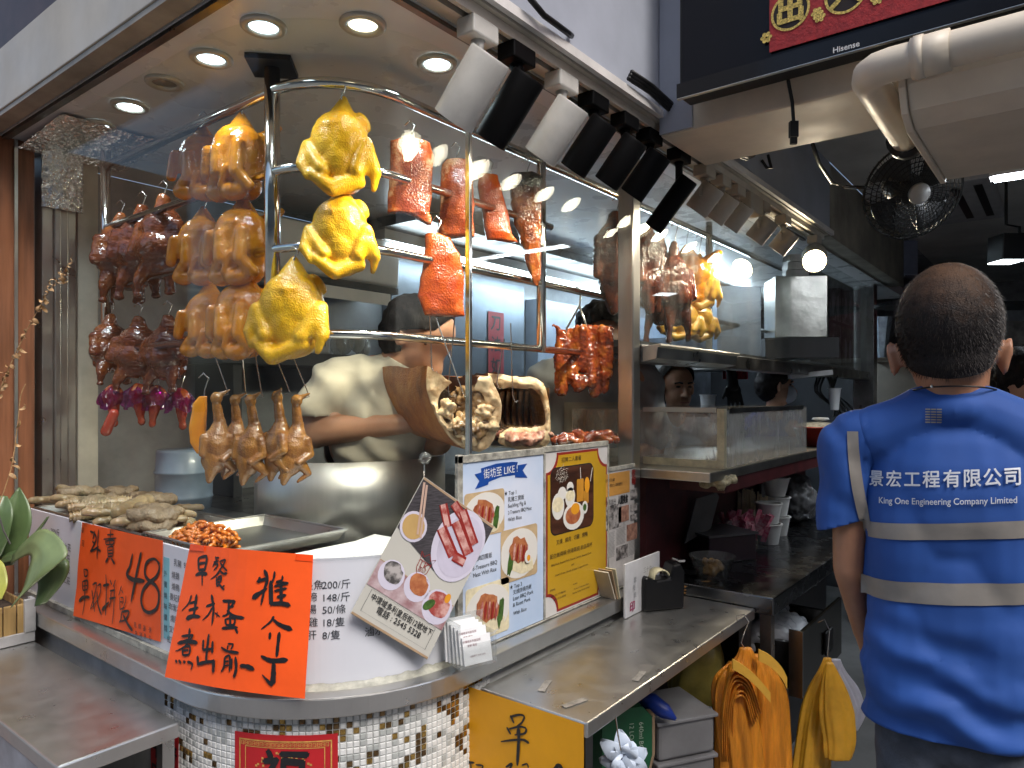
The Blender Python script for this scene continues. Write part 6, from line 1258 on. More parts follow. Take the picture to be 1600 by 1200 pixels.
b = MB(); q = P(1346 - 5, 622, t=4.0); b.lathe([(0.001, 0), (0.02, 0), (0.02, 0.05), (0.008, 0.06), (0.008, 0.07), (0.001, 0.07)], 12, Matrix.Translation(P(1320, 618, t=3.9)))
# mug
q = P(1106, 640, t=3.3); cup(Matrix.Translation((q.x, q.y, 1.38)), 0.03, 0.035, 0.07, whitep, 'white_mug', 'white mug beside the man with white shirt', 'mug')
# steel box and cartons above the beam
b = MB(); b.box(1.25, 0.125, 1.6, 4.19, 0.36, 1.62); tag(b.build('upper_shelf', dark), 'dark shelf board behind the scratched glass', 'shelf')
c = P(1243, 540, t=3.3); M = Matrix.Translation((c.x, c.y, 1.621)) @ Matrix.Rotation(CRZ - R(6), 4, 'Z')
b = MB(); b.box(-0.16, -0.1, 0, 0.16, 0.1, 0.09, M); tag(b.build('dark_appliance', dark), 'dark appliance under the square steel box', 'appliance')
b = MB(); b.box(-0.115, -0.09, 0.091, 0.115, 0.11, 0.37, M); tag(b.build('steel_box', mat('polished box steel', (0.55, 0.54, 0.5), 0.3, 1.0, var=0.25, vs=6, bump=0.3, bs=5, bdist=0.02), bevel=0.004), 'square polished steel box with three white cartons on top', 'box')
for k in range(3):
    b = MB(); b.box(-0.05 + 0.004 * k, -0.04, 0.3715 + 0.036 * k, 0.05 - 0.006 * (k % 2), 0.05, 0.405 + 0.036 * k, M @ Matrix.Rotation(R(6 * k - 5), 4, 'Z')); tag(b.build('white_carton', mat('white carton', (0.6, 0.58, 0.55), 0.6), bevel=0.002), ('white carton at the bottom of the pile on the steel box', 'white carton in the middle of the pile on the steel box', 'white carton on top of the pile on the steel box')[k], 'carton', 'white cartons on the steel box')
c = P(1150, 520, t=3.1); M = Matrix.Translation((c.x, c.y, 1.621)) @ Matrix.Rotation(CRZ + R(8), 4, 'Z'); b = MB(); b.box(-0.1, -0.03, 0.0, 0.1, 0.06, 0.30, M); tag(b.build('steel_sheet', mat('blue steel sheet', (0.40, 0.45, 0.52), 0.3, 0.9, var=0.2, vs=5)), 'upright bluish steel sheet right of the small yellow chickens', 'panel')
# photo boards
pbm = thing('photo_board', 'board of framed photographs beside the far steel column', 'board', (3.8, 0.12, 1.62)); b = MB(); b.box(3.2, 0.126, 1.625, 4.16, 0.14, 2.12); b.build('backing', mat('board backing', (0.06, 0.06, 0.065), 0.4), pbm)
FP_ = Fr((3.2, 0.1255, 2.12), (1, 0, 0), (0, -1, 0)); rng = random.Random(2); phm = [mat('photo grey a', (0.04, 0.045, 0.06), 0.3, vs=22, col2=(0.30, 0.31, 0.33), thr=(0.45, 0.62)), mat('photo grey b', (0.03, 0.03, 0.035), 0.3, vs=30, col2=(0.24, 0.20, 0.17), thr=(0.45, 0.6))]; wh = mat('white figure print', (0.45, 0.46, 0.5), 0.4)
for (x0, y0, w_, h_) in ((0.02, 0.06, 0.14, 0.2), (0.02, 0.28, 0.14, 0.2), (0.18, 0.02, 0.16, 0.22), (0.18, 0.26, 0.16, 0.22), (0.37, 0.02, 0.25, 0.22), (0.37, 0.26, 0.25, 0.23), (0.65, 0.02, 0.28, 0.22), (0.65, 0.26, 0.28, 0.23)):
    ph = patch(FP_, rect(x0, y0, x0 + w_, y0 + h_), 0.004, phm[rng.random() < .5], pbm, 'photo', 0.003)
    for k in range(2 if w_ > .2 else 1): patch(FP_, oval(x0 + w_ * (0.3 + .4 * k), y0 + h_ * .6, w_ * .12, h_ * .3, 10, 0.1, .3, k), 0.0048, wh, ph, 'figure')
cs2 = thing('corner_shelf', 'cream bracket shelf beyond the far steel column', 'shelf', (4.6, -0.1, 1.6)); b = MB(); b.box(4.31, -0.5, 1.665, 5.4, 0.05, 1.69); b.build('board', cream, cs2); b = MB(); b.prism([(4.40, 0.04, 1.664), (4.40, -0.42, 1.664), (4.40, 0.04, 1.30)], (0.02, 0, 0)); b.build('bracket', cream, cs2)
c = P(1376, 560, t=4.95); b = MB(); b.lathe([(0.001, 0), (0.05, 0), (0.035, 0.02), (0.045, 0.1), (0.075, 0.30), (0.072, 0.30), (0.04, 0.1), (0.03, 0.03), (0.001, 0.025)], 8, Matrix.Translation((c.x, c.y, 1.692))); tag(b.build('glass_vase', mat('cut glass', (0.5, 0.55, 0.62), 0.08, 0.4, var=0.3, vs=20)), 'faceted glass trophy vase beside the head of the man in blue', 'vase')
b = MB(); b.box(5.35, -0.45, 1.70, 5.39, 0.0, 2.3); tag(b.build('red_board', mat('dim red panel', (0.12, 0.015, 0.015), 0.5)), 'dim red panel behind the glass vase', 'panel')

# ---- acrylic box with drips
ab = thing('acrylic_box', 'cloudy yellowed acrylic box with taped corners on the serving shelf', 'box', (1.7, 0.0, 1.24))
b = MB(); z0, z1 = 1.2415, 1.405
b.box(1.312, -0.150, z0, 2.13, -0.144, z1); b.build('side_pane', acrylic, ab)
b = MB(); b.box(1.306, -0.150, z0, 1.3115, 0.36, z1); b.build('front_pane', glassmat('dripping acrylic', tint=(0.95, 0.93, 0.89), base=0.05, k=0.7, haze=0.10, smear=0.55, rough=0.1), ab)
b = MB(); b.box(2.131, -0.150, z0, 2.137, 0.36, z1); b.build('end_pane', acrylic_clear, ab); b = MB(); b.box(1.306, -0.150, z1 + .0005, 2.137, 0.36, z1 + 0.005); b.build('lid', acrylic_clear, ab)
tapey = mat('yellowed tape', (0.50, 0.45, 0.30), 0.4, var=0.25, vs=30, bump=0.6, bs=60, bdist=0.003)
b = MB(); b.box(1.300, -0.156, z0, 1.318, -0.1505, z1 + 0.007); b.box(1.300, -0.1503, z0, 1.3055, -0.135, z1 + 0.007); b.build('corner_tape', tapey, ab)
b = MB(); b.box(1.302, -0.13, z1 - 0.004, 1.3055, 0.10, z1 + 0.010); b.build('front_trim', mat('pale trim', (0.5, 0.48, 0.42), 0.4), ab); b = MB(); b.box(1.35, -0.1535, z1 - 0.006, 2.08, -0.1505, z1 + 0.009); b.build('side_trim', steel_dark, ab)
b = MB(); b.box(1.303, -0.154, z0 + 0.0, 1.3055, 0.10, z0 + 0.022); b.build('lower_strip', tapey, ab)
gm = organic([('e', (1.31, -0.14, 1.205), (0.03, 0.03, 0.02)), ('e', (1.305, -0.11, 1.20), (0.02, 0.03, 0.014)), ('e', (1.34, -0.155, 1.208), (0.03, 0.02, 0.012))], 0.004, 1, lambda p, n: p + n * 0.012 * nz(p, 50, 2, 4), 'glue', mat('dried foam glue', (0.48, 0.42, 0.26), 0.6, var=0.4, vs=50)); o = link('glue_lump', gm); adopt(o, sh)
rb = thing('red_bowl', 'red plastic bowl of covered food beside the acrylic box', 'bowl', P(1275, 697, z=1.241)); c = P(1278, 697, z=1.241); M = Matrix.Translation((c.x, c.y, 1.2415))
b = MB(); b.lathe([(0.001, 0.0), (0.062, 0.0), (0.098, 0.075), (0.108, 0.078), (0.107, 0.082), (0.094, 0.08), (0.06, 0.008), (0.001, 0.008)], 32, M); b.build('bowl', mat('glossy red plastic', (0.55, 0.025, 0.012), 0.25, coat=0.4), rb, smooth=True)
b = MB(); b.lathe([(0.095, 0.076), (0.07, 0.094), (0.03, 0.098), (0.001, 0.1)], 24, M); b.build('film_cover', mat('filmed food', (0.40, 0.38, 0.32), 0.2, var=0.4, vs=60, bump=0.6, bs=60), rb, smooth=True); b = MB(); b.lathe([(0.001, 0.118), (0.03, 0.116), (0.035, 0.108), (0.001, 0.1)], 20, M @ Matrix.Translation((0.04, 0, 0))); b.build('white_scoop', whitep, rb, smooth=True)

# ---- things standing on the right hand tables
ms = thing('menu_card', 'white menu card with a pink stamp leaning on the ledge beside the tape dispenser', 'menu card', (1.07, -0.015, 0.871)); FM = Fr((0.975, -0.020, 1.012), (1, 0, 0), (0, -1, 0)); b = MB(); b.box(0.975, -0.0195, 0.8712, 1.172, -0.0135, 1.012); b.build('card', mat('card white', (0.62, 0.62, 0.64), 0.5), ms, bevel=0.001)
lettering([('三十六', 0.12, 0.035, 0.016, {}), ('雲', 0.05, 0.05, 0.016, {}), ('吞', 0.045, 0.07, 0.015, {}), ('麵', 0.05, 0.09, 0.015, {})], FM, mat('pencil grey', (0.25, 0.25, 0.27), 0.6), ms); lettering([('印', 0.035, 0.118, 0.03, dict(bold=.02))], FM, mat('pink stamp ink', (0.4, 0.03, 0.12), 0.5), ms, name='stamp')
for k, m_ in enumerate((mat('cream card', (0.58, 0.53, 0.36), 0.5), mat('tan card', (0.36, 0.25, 0.15), 0.5), mat('pale card', (0.55, 0.5, 0.4), 0.5))):
    M = Matrix.Translation((0.972 - 0.005 * k, -0.006 + 0.004 * k, 0.9215)) @ Matrix.Rotation(R(-16 - 5 * k), 4, 'Y'); b = MB(); b.box(-0.002, 0, 0, 0.0015, 0.03 + 0.01 * k, 0.085, M); tag(b.build('folded_menu', m_), ('cream folded menu tucked just behind the white menu card', 'brown folded menu in the middle behind the white menu card', 'pale folded menu leaning outermost behind the white menu card')[k], 'menu', 'folded menus behind the white card')
td = thing('tape_dispenser', 'black tape dispenser with a cream roll on the prep table', 'dispenser', P(1025, 950, z=0.8715)); c = P(1022, 950, z=0.8712); M = Matrix.Translation((c.x + 0.01, c.y - 0.01, 0.8712)) @ Matrix.Rotation(CRZ + R(16), 4, 'Z')
b = MB(); b.prism([M @ V(p) for p in ((-0.058, -0.026, 0), (0.062, -0.026, 0), (0.066, -0.026, 0.10), (0.052, -0.026, 0.125), (0.03, -0.026, 0.12), (0.02, -0.026, 0.085), (-0.02, -0.026, 0.082), (-0.05, -0.026, 0.094), (-0.058, -0.026, 0.085))], M.to_3x3() @ V((0, 0.055, 0))); b.build('body', mat('glossy black plastic', (0.006, 0.006, 0.007), 0.3, spec=.3), td, bevel=0.008)
b = MB(); b.lathe([(0.022, -0.018), (0.026, -0.018), (0.026, 0.018), (0.022, 0.018), (0.022, -0.018)], 24, M @ Matrix.Translation((0.0, 0.0, 0.082)) @ Matrix.Rotation(R(90), 4, 'X')); b.build('tape_roll', mat('cream tape roll', (0.55, 0.50, 0.32), 0.4), td, smooth=True); b = MB(); b.box(0.05, -0.02, 0.1255, 0.068, 0.02, 0.131, M); b.build('cutter', chrome, td)
cl = mat('brown tea towel', (0.20, 0.10, 0.03), 0.85, var=0.3, vs=30, bump=0.4, bs=300); c = P(1090, 925, z=0.872); M = Matrix.Translation((c.x, c.y, 0)) @ Matrix.Rotation(CRZ, 4, 'Z')
b = MB()
for k in range(3): b.grid(lambda u, v: M @ V((-0.062 + 0.118 * u + 0.006 * k, -0.03 + 0.07 * v + 0.004 * math.sin(u * 5), 0.8725 + 0.011 * k + 0.006 * max(0, math.sin(u * math.pi)) + 0.004 * nz((u * 3, v * 3, k), 1, k, 2) + 0.004 * math.sin(v * 4))), 20, 10)
b.tube([M @ V((0.056, -0.03 + 0.007 * i, 0.885 + 0.002 * math.sin(i))) for i in range(11)], 0.012, 10)
o = b.build('tea_towel', cl, smooth=True); o.modifiers.new('th', 'SOLIDIFY').thickness = 0.005; tag(o, 'brown folded tea towel at the far end of the prep table', 'towel')
bw = thing('plastic_tub', 'clear round tub of wrapped sauces on the dark back counter', 'tub', P(1113, 905, z=0.906)); c = P(1113, 902, z=0.906); M = Matrix.Translation((c.x, c.y, 0.9062))
b = MB(); b.lathe([(0.001, 0), (0.045, 0), (0.066, 0.062), (0.069, 0.062), (0.069, 0.066), (0.063, 0.066), (0.042, 0.004), (0.001, 0.004)], 28, M); b.build('tub', acrylic_clear, bw, smooth=True)
sa = organic([('e', (0.03 * math.cos(k * 2.4) * math.sqrt(k / 14), 0.03 * math.sin(k * 2.4) * math.sqrt(k / 14), 0.018 + 0.012 * (k % 3)), (0.014, 0.01, 0.008), (k, k * .7, k)) for k in range(14)], 0.004, 1, None, 'sachets', mat('brown sachets', (0.10, 0.05, 0.03), 0.3, vs=60, col2=(0.35, 0.22, 0.08))); o = link('sachets', sa, keep=True); o.location = M.translation; adopt(o, bw)
bx = thing('till_box', 'dark maroon box with its grey lid raised on the back counter', 'box', P(1130, 885, z=0.906)); c = P(1130, 880, z=0.906); M = Matrix.Translation((c.x + 0.07, c.y + 0.03, 0.9062)) @ Matrix.Rotation(CRZ + R(22), 4, 'Z')
b = MB(); b.box(-0.10, -0.06, 0, 0.09, 0.10, 0.085, M); b.build('case', mat('dark maroon plastic', (0.03, 0.016, 0.022), 0.35), bx, bevel=0.004); b = MB(); b.box(-0.105, -0.065, 0.0855, 0.095, 0.105, 0.092, M); b.build('rim', mat('grey metal edge', (0.12, 0.12, 0.13), 0.35, .6), bx)
b = MB(); b.prism([M @ V(p) for p in ((-0.15, 0.0, 0.06), (-0.09, 0.02, 0.20), (0.0, 0.03, 0.215), (0.01, 0.03, 0.20), (-0.04, 0.01, 0.10))], M.to_3x3() @ V((0, 0.006, 0))); b.build('raised_lid', mat('grey lid', (0.16, 0.15, 0.14), 0.5), bx)
sc_ = thing('sachet_box', 'clear box crammed with pink sachets on the back counter', 'box', P(1160, 860, t=2.5)); c = P(1163, 850, t=2.55); M = Matrix.Translation((c.x, c.y, 0.9062)) @ Matrix.Rotation(CRZ, 4, 'Z')
b = MB(); b.box(-0.075, -0.03, 0, 0.075, 0.03, 0.10, M); b.build('box', acrylic_clear, sc_); b = MB(); rng = random.Random(6)
for k in range(60):
    x, y = rng.uniform(-.07, .07), rng.uniform(-.025, .025); Mk = M @ Matrix.Translation((x, y, rng.uniform(.02, .075))) @ Euler((rng.uniform(-.5, .5), rng.uniform(-.6, .6), rng.uniform(-1, 1))).to_matrix().to_4x4(); b.box(-0.010, -0.001, 0, 0.010, 0.001, 0.062, Mk)
b.build('sachets', mat('pink sachet', (0.6, 0.06, 0.15), 0.3, vs=90, col2=(0.72, 0.34, 0.40)), sc_)
cj = thing('chopstick_holder', 'clear holder full of wooden chopsticks beside the foam cups', 'holder', P(1175, 815, t=2.7)); c = P(1172, 820, t=2.75); M = Matrix.Translation((c.x, c.y, 0.9062)) @ Matrix.Rotation(CRZ, 4, 'Z')
b = MB(); b.box(-0.06, -0.03, 0, 0.065, 0.03, 0.11, M); b.build('box', acrylic_clear, cj); b = MB()
for k in range(44): x = -0.055 + 0.115 * (k % 15) / 14; y = -0.024 + 0.022 * (k // 15); h_ = 0.17 + rng.uniform(-.006, .012) - (0.018 if x > .02 else 0); b.box(x - .0032, y - .003, .004, x + .0032, y + .003, h_, M @ Matrix.Rotation(R(rng.uniform(-2, 2)), 4, 'Y'))
b.build('chopsticks', mat('pale chopstick wood', (0.66, 0.52, 0.34), 0.6, var=0.2, vs=40), cj)
for i, (px, base, t_, lab) in enumerate(((1201, 0, 2.62, 'foam cup at the bottom of the front stack beside the chopsticks'), (1201, 1, 2.62, 'foam cup on top of the front stack beside the chopsticks'), (1215, 0, 2.78, 'foam cup at the bottom of the taller rear stack'), (1215, 1, 2.78, 'foam cup in the middle of the taller rear stack'), (1212, 2, 2.78, 'widest foam cup topping the rear stack'))):
    q = P(px, 700, t=t_); cup(Matrix.Translation((q.x, q.y, 0.9062 + 0.076 * base)), 0.034, 0.046 + .006 * (base == 2), 0.07, foam, 'foam_cup', lab, 'cup', 'foam cups on the back counter')
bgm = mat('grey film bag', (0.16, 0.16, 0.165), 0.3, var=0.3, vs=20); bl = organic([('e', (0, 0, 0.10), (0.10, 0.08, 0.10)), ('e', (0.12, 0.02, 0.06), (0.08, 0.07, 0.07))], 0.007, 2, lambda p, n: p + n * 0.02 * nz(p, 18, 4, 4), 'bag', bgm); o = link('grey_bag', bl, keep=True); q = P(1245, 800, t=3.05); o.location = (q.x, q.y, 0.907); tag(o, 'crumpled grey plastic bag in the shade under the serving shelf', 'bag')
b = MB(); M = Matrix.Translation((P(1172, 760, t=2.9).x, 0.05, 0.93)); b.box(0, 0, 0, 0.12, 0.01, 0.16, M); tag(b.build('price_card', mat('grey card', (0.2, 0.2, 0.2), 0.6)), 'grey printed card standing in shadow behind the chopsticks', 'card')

# ---- under the tables
orb = mat('orange carrier bag', (0.72, 0.26, 0.02), 0.38, var=0.25, vs=10, stretch=(6, 6, .7), bump=0.5, bs=50, bdist=0.006, sss=0.1); ylb = mat('amber carrier bag', (0.74, 0.38, 0.03), 0.38, var=0.2, vs=8, bump=0.4, bs=30, bdist=0.006, sss=0.1); whb = mat('white carrier bag', (0.58, 0.60, 0.70), 0.4, var=0.1, bump=0.4, bs=30, bdist=0.005); olb = mat('olive plastic bag', (0.24, 0.20, 0.05), 0.3, var=0.3, bump=0.4, bs=25, bdist=0.006)
def bag(parent, name, rows, t, m, pleats=11, flat=0.4, amp=0.1, seed=0, rz=0):
    """hanging bundle: rows=(px, py, half width px)"""
    b = MB(); n = 72; c = smoothpoly([P(x, y, t=t) for x, y, w in rows], 26); ws = smoothpoly([(w, 0, 0) for x, y, w in rows], 26); vs = []; rt = RGT * math.cos(R(rz)) + FWD * math.sin(R(rz)); fw = FWD * math.cos(R(rz)) - RGT * math.sin(R(rz))
    for i in range(26):
        w = max(1, ws[i].x) * t / FPX; v = i / 25
        for k in range(n):
            a = 2 * math.pi * k / n; q = 1 + amp * min(1, v * 3 + .3) * (math.sin(pleats * a + 2 * nz((v * 2, 0, seed), 1, seed, 2)) + 0.6 * math.sin(pleats * 2.3 * a + seed)) + 0.9 * amp * nz((math.cos(a) * 2, math.sin(a) * 2, v * 4), 1, seed, 3)
            vs.append(c[i] + rt * (w * math.cos(a) * q) + fw * (w * flat * math.sin(a) * q))
    fs = [(i * n + k, i * n + (k + 1) % n, (i + 1) * n + (k + 1) % n, (i + 1) * n + k) for i in range(25) for k in range(n)] + [tuple(range(n))[::-1], tuple(25 * n + k for k in range(n))]
    b.add(vs, fs); return b.build(name, m, parent, smooth=True)
ob = thing('bag_bundle', 'thick bundle of orange carrier bags hooked under the prep table corner', 'bags', P(1160, 1010, t=1.80))
bag(ob, 'folded_bags', [(1165, 1012, 9), (1165, 1030, 16), (1150, 1060, 30), (1148, 1110, 32), (1155, 1170, 34), (1160, 1260, 36)], 1.80, orb, 9, 0.5, 0.10, 2); bag(ob, 'outer_bag', [(1180, 1022, 8), (1192, 1060, 26), (1200, 1110, 33), (1195, 1170, 40), (1190, 1260, 44)], 1.86, orb, 6, 0.4, 0.07, 5)
b = MB()
def band(pts, wpx, t0): 
    q = smoothpoly([P(x, y, t=t0) for x, y in pts], 12); w = UP * wpx * t0 / FPX
    b.add([p + w for p in q] + [p - w for p in q] + [p + w + FWD * .006 for p in q] + [p - w + FWD * .006 for p in q], [(i, i + 1, 13 + i, 12 + i) for i in range(11)] + [(24 + i, 36 + i, 37 + i, 25 + i) for i in range(11)] + [(i, 24 + i, 25 + i, i + 1) for i in range(11)] + [(12 + i, 13 + i, 37 + i, 36 + i) for i in range(11)])
band([(1145, 1038), (1165, 1050), (1185, 1068), (1204, 1090)], 8, 1.735); band([(1186, 1024), (1205, 1034), (1222, 1052), (1230, 1068)], 9, 1.76); b.build('paper_band', mat('amber band', (0.82, 0.45, 0.06), 0.45), ob)
b = MB(); b.tube([P(1152, 972, t=1.82), P(1150, 962, t=1.82), P(1163, 960, t=1.82), P(1170, 972, t=1.81), P(1162, 992, t=1.80), P(1158, 1004, t=1.8), P(1166, 1016, t=1.8)], 0.0016, 6); b.build('wire_hook', wire, ob)
ob2 = thing('bag_bundle', 'amber carrier bags hanging from the open drawer beside the man in blue', 'bags', P(1295, 1030, t=1.95)); bag(ob2, 'folded_bags', [(1293, 1028, 6), (1290, 1050, 12), (1282, 1085, 22), (1275, 1130, 26), (1262, 1250, 30)], 1.95, ylb, 8, 0.5, 0.09, 7); bag(ob2, 'outer_bag', [(1296, 1035, 5), (1302, 1070, 18), (1308, 1110, 26), (1312, 1160, 24), (1310, 1185, 20)], 1.90, ylb, 5, 0.45, 0.06, 9)
b = MB(); b.tube([P(1278, 972, t=1.97), P(1288, 968, t=1.96), P(1296, 985, t=1.95), P(1293, 1020, t=1.95), P(1294, 1034, t=1.95)], 0.0016, 6); b.build('wire_hook', wire, ob2)
ob3 = thing('bag_bundle', 'pale lilac white bags hanging just behind the amber bags', 'bags', P(1310, 1032, t=2.0)); bag(ob3, 'folded_bags', [(1306, 1030, 7), (1310, 1050, 12), (1322, 1080, 20), (1330, 1110, 20), (1325, 1140, 14)], 2.02, whb, 7, 0.5, 0.10, 4)
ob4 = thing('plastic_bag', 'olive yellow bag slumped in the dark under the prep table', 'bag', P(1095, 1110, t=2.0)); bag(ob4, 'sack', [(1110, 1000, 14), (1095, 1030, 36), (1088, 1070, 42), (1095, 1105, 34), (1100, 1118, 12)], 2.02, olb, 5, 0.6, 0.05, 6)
ob5 = thing('plastic_bag', 'white bag with petal like tied ends hanging under the table corner', 'bag', P(970, 1160, t=1.36)); b = MB()
for k in range(8):
    a = k * math.pi / 4 + 0.2; c = P(975, 1178, t=1.40); dr = (RGT * math.cos(a) + UP * math.sin(a)); sd = (RGT * -math.sin(a) + UP * math.cos(a)); L = (0.045, 0.032, 0.05, 0.055, 0.05, 0.04, 0.035, 0.05)[k]
    vs = []
    for i in range(8):
        u = i / 7; w = 0.018 * math.sin(math.pi * (0.15 + 0.75 * u)); p = c + dr * L * u - FWD * (0.012 * math.sin(u * 3) + 0.004 * k % .008); vs += [p - sd * w - FWD * .004, p + FWD * 0.003, p + sd * w - FWD * .004]
    b.add(vs, [(3 * i + j, 3 * i + j + 1, 3 * i + j + 4, 3 * i + j + 3) for i in range(7) for j in range(2)])
o = b.build('tied_ends', mat('pale blue white bag', (0.55, 0.64, 0.78), 0.4, var=0.08), ob5, smooth=True); o.modifiers.new('th', 'SOLIDIFY').thickness = 0.001
bag(ob5, 'roll', [(975, 1182, 10), (974, 1200, 26), (972, 1250, 30)], 1.42, whb, 6, 0.8, 0.06, 1); b = MB(); b.tube([P(962, 1120, t=1.335), P(966, 1150, t=1.34), P(970, 1172, t=1.36)], 0.0016, 6); b.build('wire_hook', wire, ob5)
gb = thing('green_carton', 'green bottle carton lettered 640ml under the prep table', 'carton', P(990, 1150, t=1.62)); M = Matrix.Translation(P(985, 1150, t=1.66)) @ Matrix.Rotation(CRZ + R(14), 4, 'Z')
b = MB(); b.prism([M @ V(p) for p in ((-0.07, 0, -0.12), (0.035, 0, -0.12), (0.055, 0, -0.05), (0.055, 0, 0.04), (0.03, 0, 0.065), (-0.07, 0, 0.065))], M.to_3x3() @ V((0, 0.18, 0))); b.build('box', mat('green carton', (0.01, 0.10, 0.04), 0.5), gb)
b = MB(); b.prism([M @ V(p) for p in ((0.0355, 0, -0.12), (0.042, 0, -0.12), (0.062, 0, -0.05), (0.062, 0, 0.044), (0.0555, 0, 0.04), (0.0555, 0, -0.05))], M.to_3x3() @ V((0, 0.18, 0))); b.build('cut_edge', mat('carton edge', (0.32, 0.22, 0.14), 0.7), gb)
fg = Fr(M @ V((0.026, -0.0006, 0.02)), M.to_3x3() @ V((0, 0, -1)), M.to_3x3() @ V((0, -1, 0))); fg.ev = M.to_3x3() @ V((-1, 0, 0)); lettering([('640ml BOTTLE', 0.04, 0.0, 0.016, {}), ('12 LOOSE PACK', 0.045, 0.024, 0.016, {})], fg, mat('white carton print', (0.4, 0.5, 0.4), 0.6), gb)
gt = mat('grey plastic tub', (0.26, 0.26, 0.27), 0.45, var=0.1)
for k, lab in enumerate(('lower grey lidded tub under the prep table', 'upper grey lidded tub beside the green carton')):
    M = Matrix.Translation(P(1055, 1180 - 62 * k, t=1.80)) @ Matrix.Rotation(CRZ + R(20), 4, 'Z'); t = thing('grey_tub', lab, 'tub', M.translation); b = MB(); b.box(-0.085, -0.06, -0.075, 0.075, 0.10, 0.012, M); b.build('tub', gt, t, bevel=0.008); b = MB(); b.box(-0.092, -0.067, 0.0125, 0.082, 0.107, 0.022, M); b.build('lid', gt, t, bevel=0.003)
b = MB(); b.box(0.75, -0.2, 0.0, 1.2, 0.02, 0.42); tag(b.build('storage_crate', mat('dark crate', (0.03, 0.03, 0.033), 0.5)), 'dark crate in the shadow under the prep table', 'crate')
lc = organic([('e', (0, 0, 0), (0.06, 0.05, 0.035)), ('e', (-0.045, 0, 0.02), (0.03, 0.03, 0.028)), ('e', (0.06, 0.01, -0.01), (0.06, 0.04, 0.02))], 0.005, 2, lambda p, n: p + n * 0.012 * nz(p, 34, 7, 4), 'cloth', whb); o = link('knotted_cloth', lc, keep=True); o.location = P(1105, 1130, t=1.86); o.rotation_euler = (0, 0, CRZ); tag(o, 'knotted pale lilac cloth beside the grey tubs', 'cloth')
b = MB(); b.tube([P(1000, 1094, t=1.74), P(1020, 1098, t=1.72), P(1040, 1112, t=1.70), P(1056, 1124, t=1.69)], [0.02, 0.022, 0.018, 0.004], 10); tag(b.build('blue_sleeve', mat('blue plastic', (0.01, 0.04, 0.30), 0.4), smooth=True), 'blue plastic sleeve poking out above the green carton', 'sleeve')
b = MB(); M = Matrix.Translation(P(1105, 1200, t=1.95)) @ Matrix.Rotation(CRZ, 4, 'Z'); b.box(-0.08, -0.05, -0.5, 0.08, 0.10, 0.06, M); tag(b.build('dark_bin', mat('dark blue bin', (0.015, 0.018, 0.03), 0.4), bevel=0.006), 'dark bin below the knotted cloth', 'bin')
dw = bpy.data.objects.new('drawer', None); S.collection.objects.link(dw); dw.location = (1.6, -0.2, 0.6); adopt(dw, dt)
dkst = mat('dark glossy steel', (0.10, 0.09, 0.08), 0.2, 1.0, var=0.3, vs=6)
b = MB(); b.box(1.42, -0.336, 0.60, 1.86, -0.325, 0.785); b.build('front', dkst, dw, bevel=0.002); b = MB(); b.box(1.412, -0.338, 0.60, 1.4195, -0.30, 0.787); b.build('edge_trim', mat('bright edge', (0.6, 0.56, 0.5), 0.25, 1.0), dw); b = MB(); b.box(1.44, -0.3245, 0.61, 1.46, -0.03, 0.74); b.box(1.82, -0.3245, 0.61, 1.84, -0.03, 0.74); b.box(1.461, -0.3245, 0.61, 1.819, -0.03, 0.615); b.build('sides', dkst, dw)
b = MB(); b.box(1.64, -0.345, 0.655, 1.72, -0.337, 0.725); b.build('handle', blackp, dw, bevel=0.003)
wb = organic([('e', (1.62, -0.17, 0.70), (0.15, 0.13, 0.06)), ('e', (1.50, -0.20, 0.72), (0.06, 0.09, 0.05)), ('e', (1.72, -0.12, 0.74), (0.09, 0.09, 0.07))], 0.007, 2, lambda p, n: p + n * 0.02 * nz(p, 18, 3, 4), 'bag', mat('grey white film', (0.45, 0.47, 0.50), 0.25, var=0.15, coat=.3)); o = link('white_liner', wb); tag(o, 'crumpled white plastic bag stuffed in the open drawer', 'bag')

# ---- overhead on the right: television, banner, pipe, duct, fan
tv = thing('television', 'large black television on the cream beam with a red banner', 'television', (0.9, -0.8, 2.14)); b = MB(); b.box(0.895, -1.75, 2.146, 0.955, -0.206, 3.05); b.build('cabinet', blackp, tv, bevel=0.004); b = MB(); b.box(0.886, -1.752, 2.142, 0.8945, -0.203, 2.176); b.build('bezel', mat('glossy black bezel', (0.006, 0.006, 0.007), 0.2, spec=0.35), tv)
b = MB(); b.box(0.890, -1.74, 2.1765, 0.8945, -0.215, 3.04); b.build('screen', mat('screen glass', (0.004, 0.005, 0.009), 0.25, spec=0.25), tv); b = MB(); b.box(0.8855, -1.75, 2.1405, 0.896, -0.203, 2.1418); b.build('chin_strip', alum, tv)
FT = Fr((0.8858, -0.206, 2.176), (0, -1, 0), (-1, 0, 0)); lettering([('Hisense', *frpx(FT, 1322, 74), 0.016, dict(bold=.02))], FT, whitep, tv, d=0.0004)
FBn = Fr((0.884, -0.418, 2.62), (0, -1, 0), (-1, 0, 0)); bn = thing('red_banner', 'red and gold festival banner hung across the television screen', 'banner', (0.884, -0.8, 2.185)); bl_, bt = frpx(FBn, 1196, 74); hB = 2.62 - 2.186
redb = mat('red felt banner', (0.24, 0.012, 0.018), 0.7, vs=90, col2=(0.40, 0.025, 0.03), bump=0.6, bs=220); sheet(FBn, 1.2, hB, redb, bn, 'cloth', 4, 4, 0.002)
goldg = mat('glitter gold', (0.62, 0.46, 0.12), 0.35, 0.4, var=0.5, vs=260, bump=0.8, bs=400); b = MB(); bk = MB(); cs_ = []
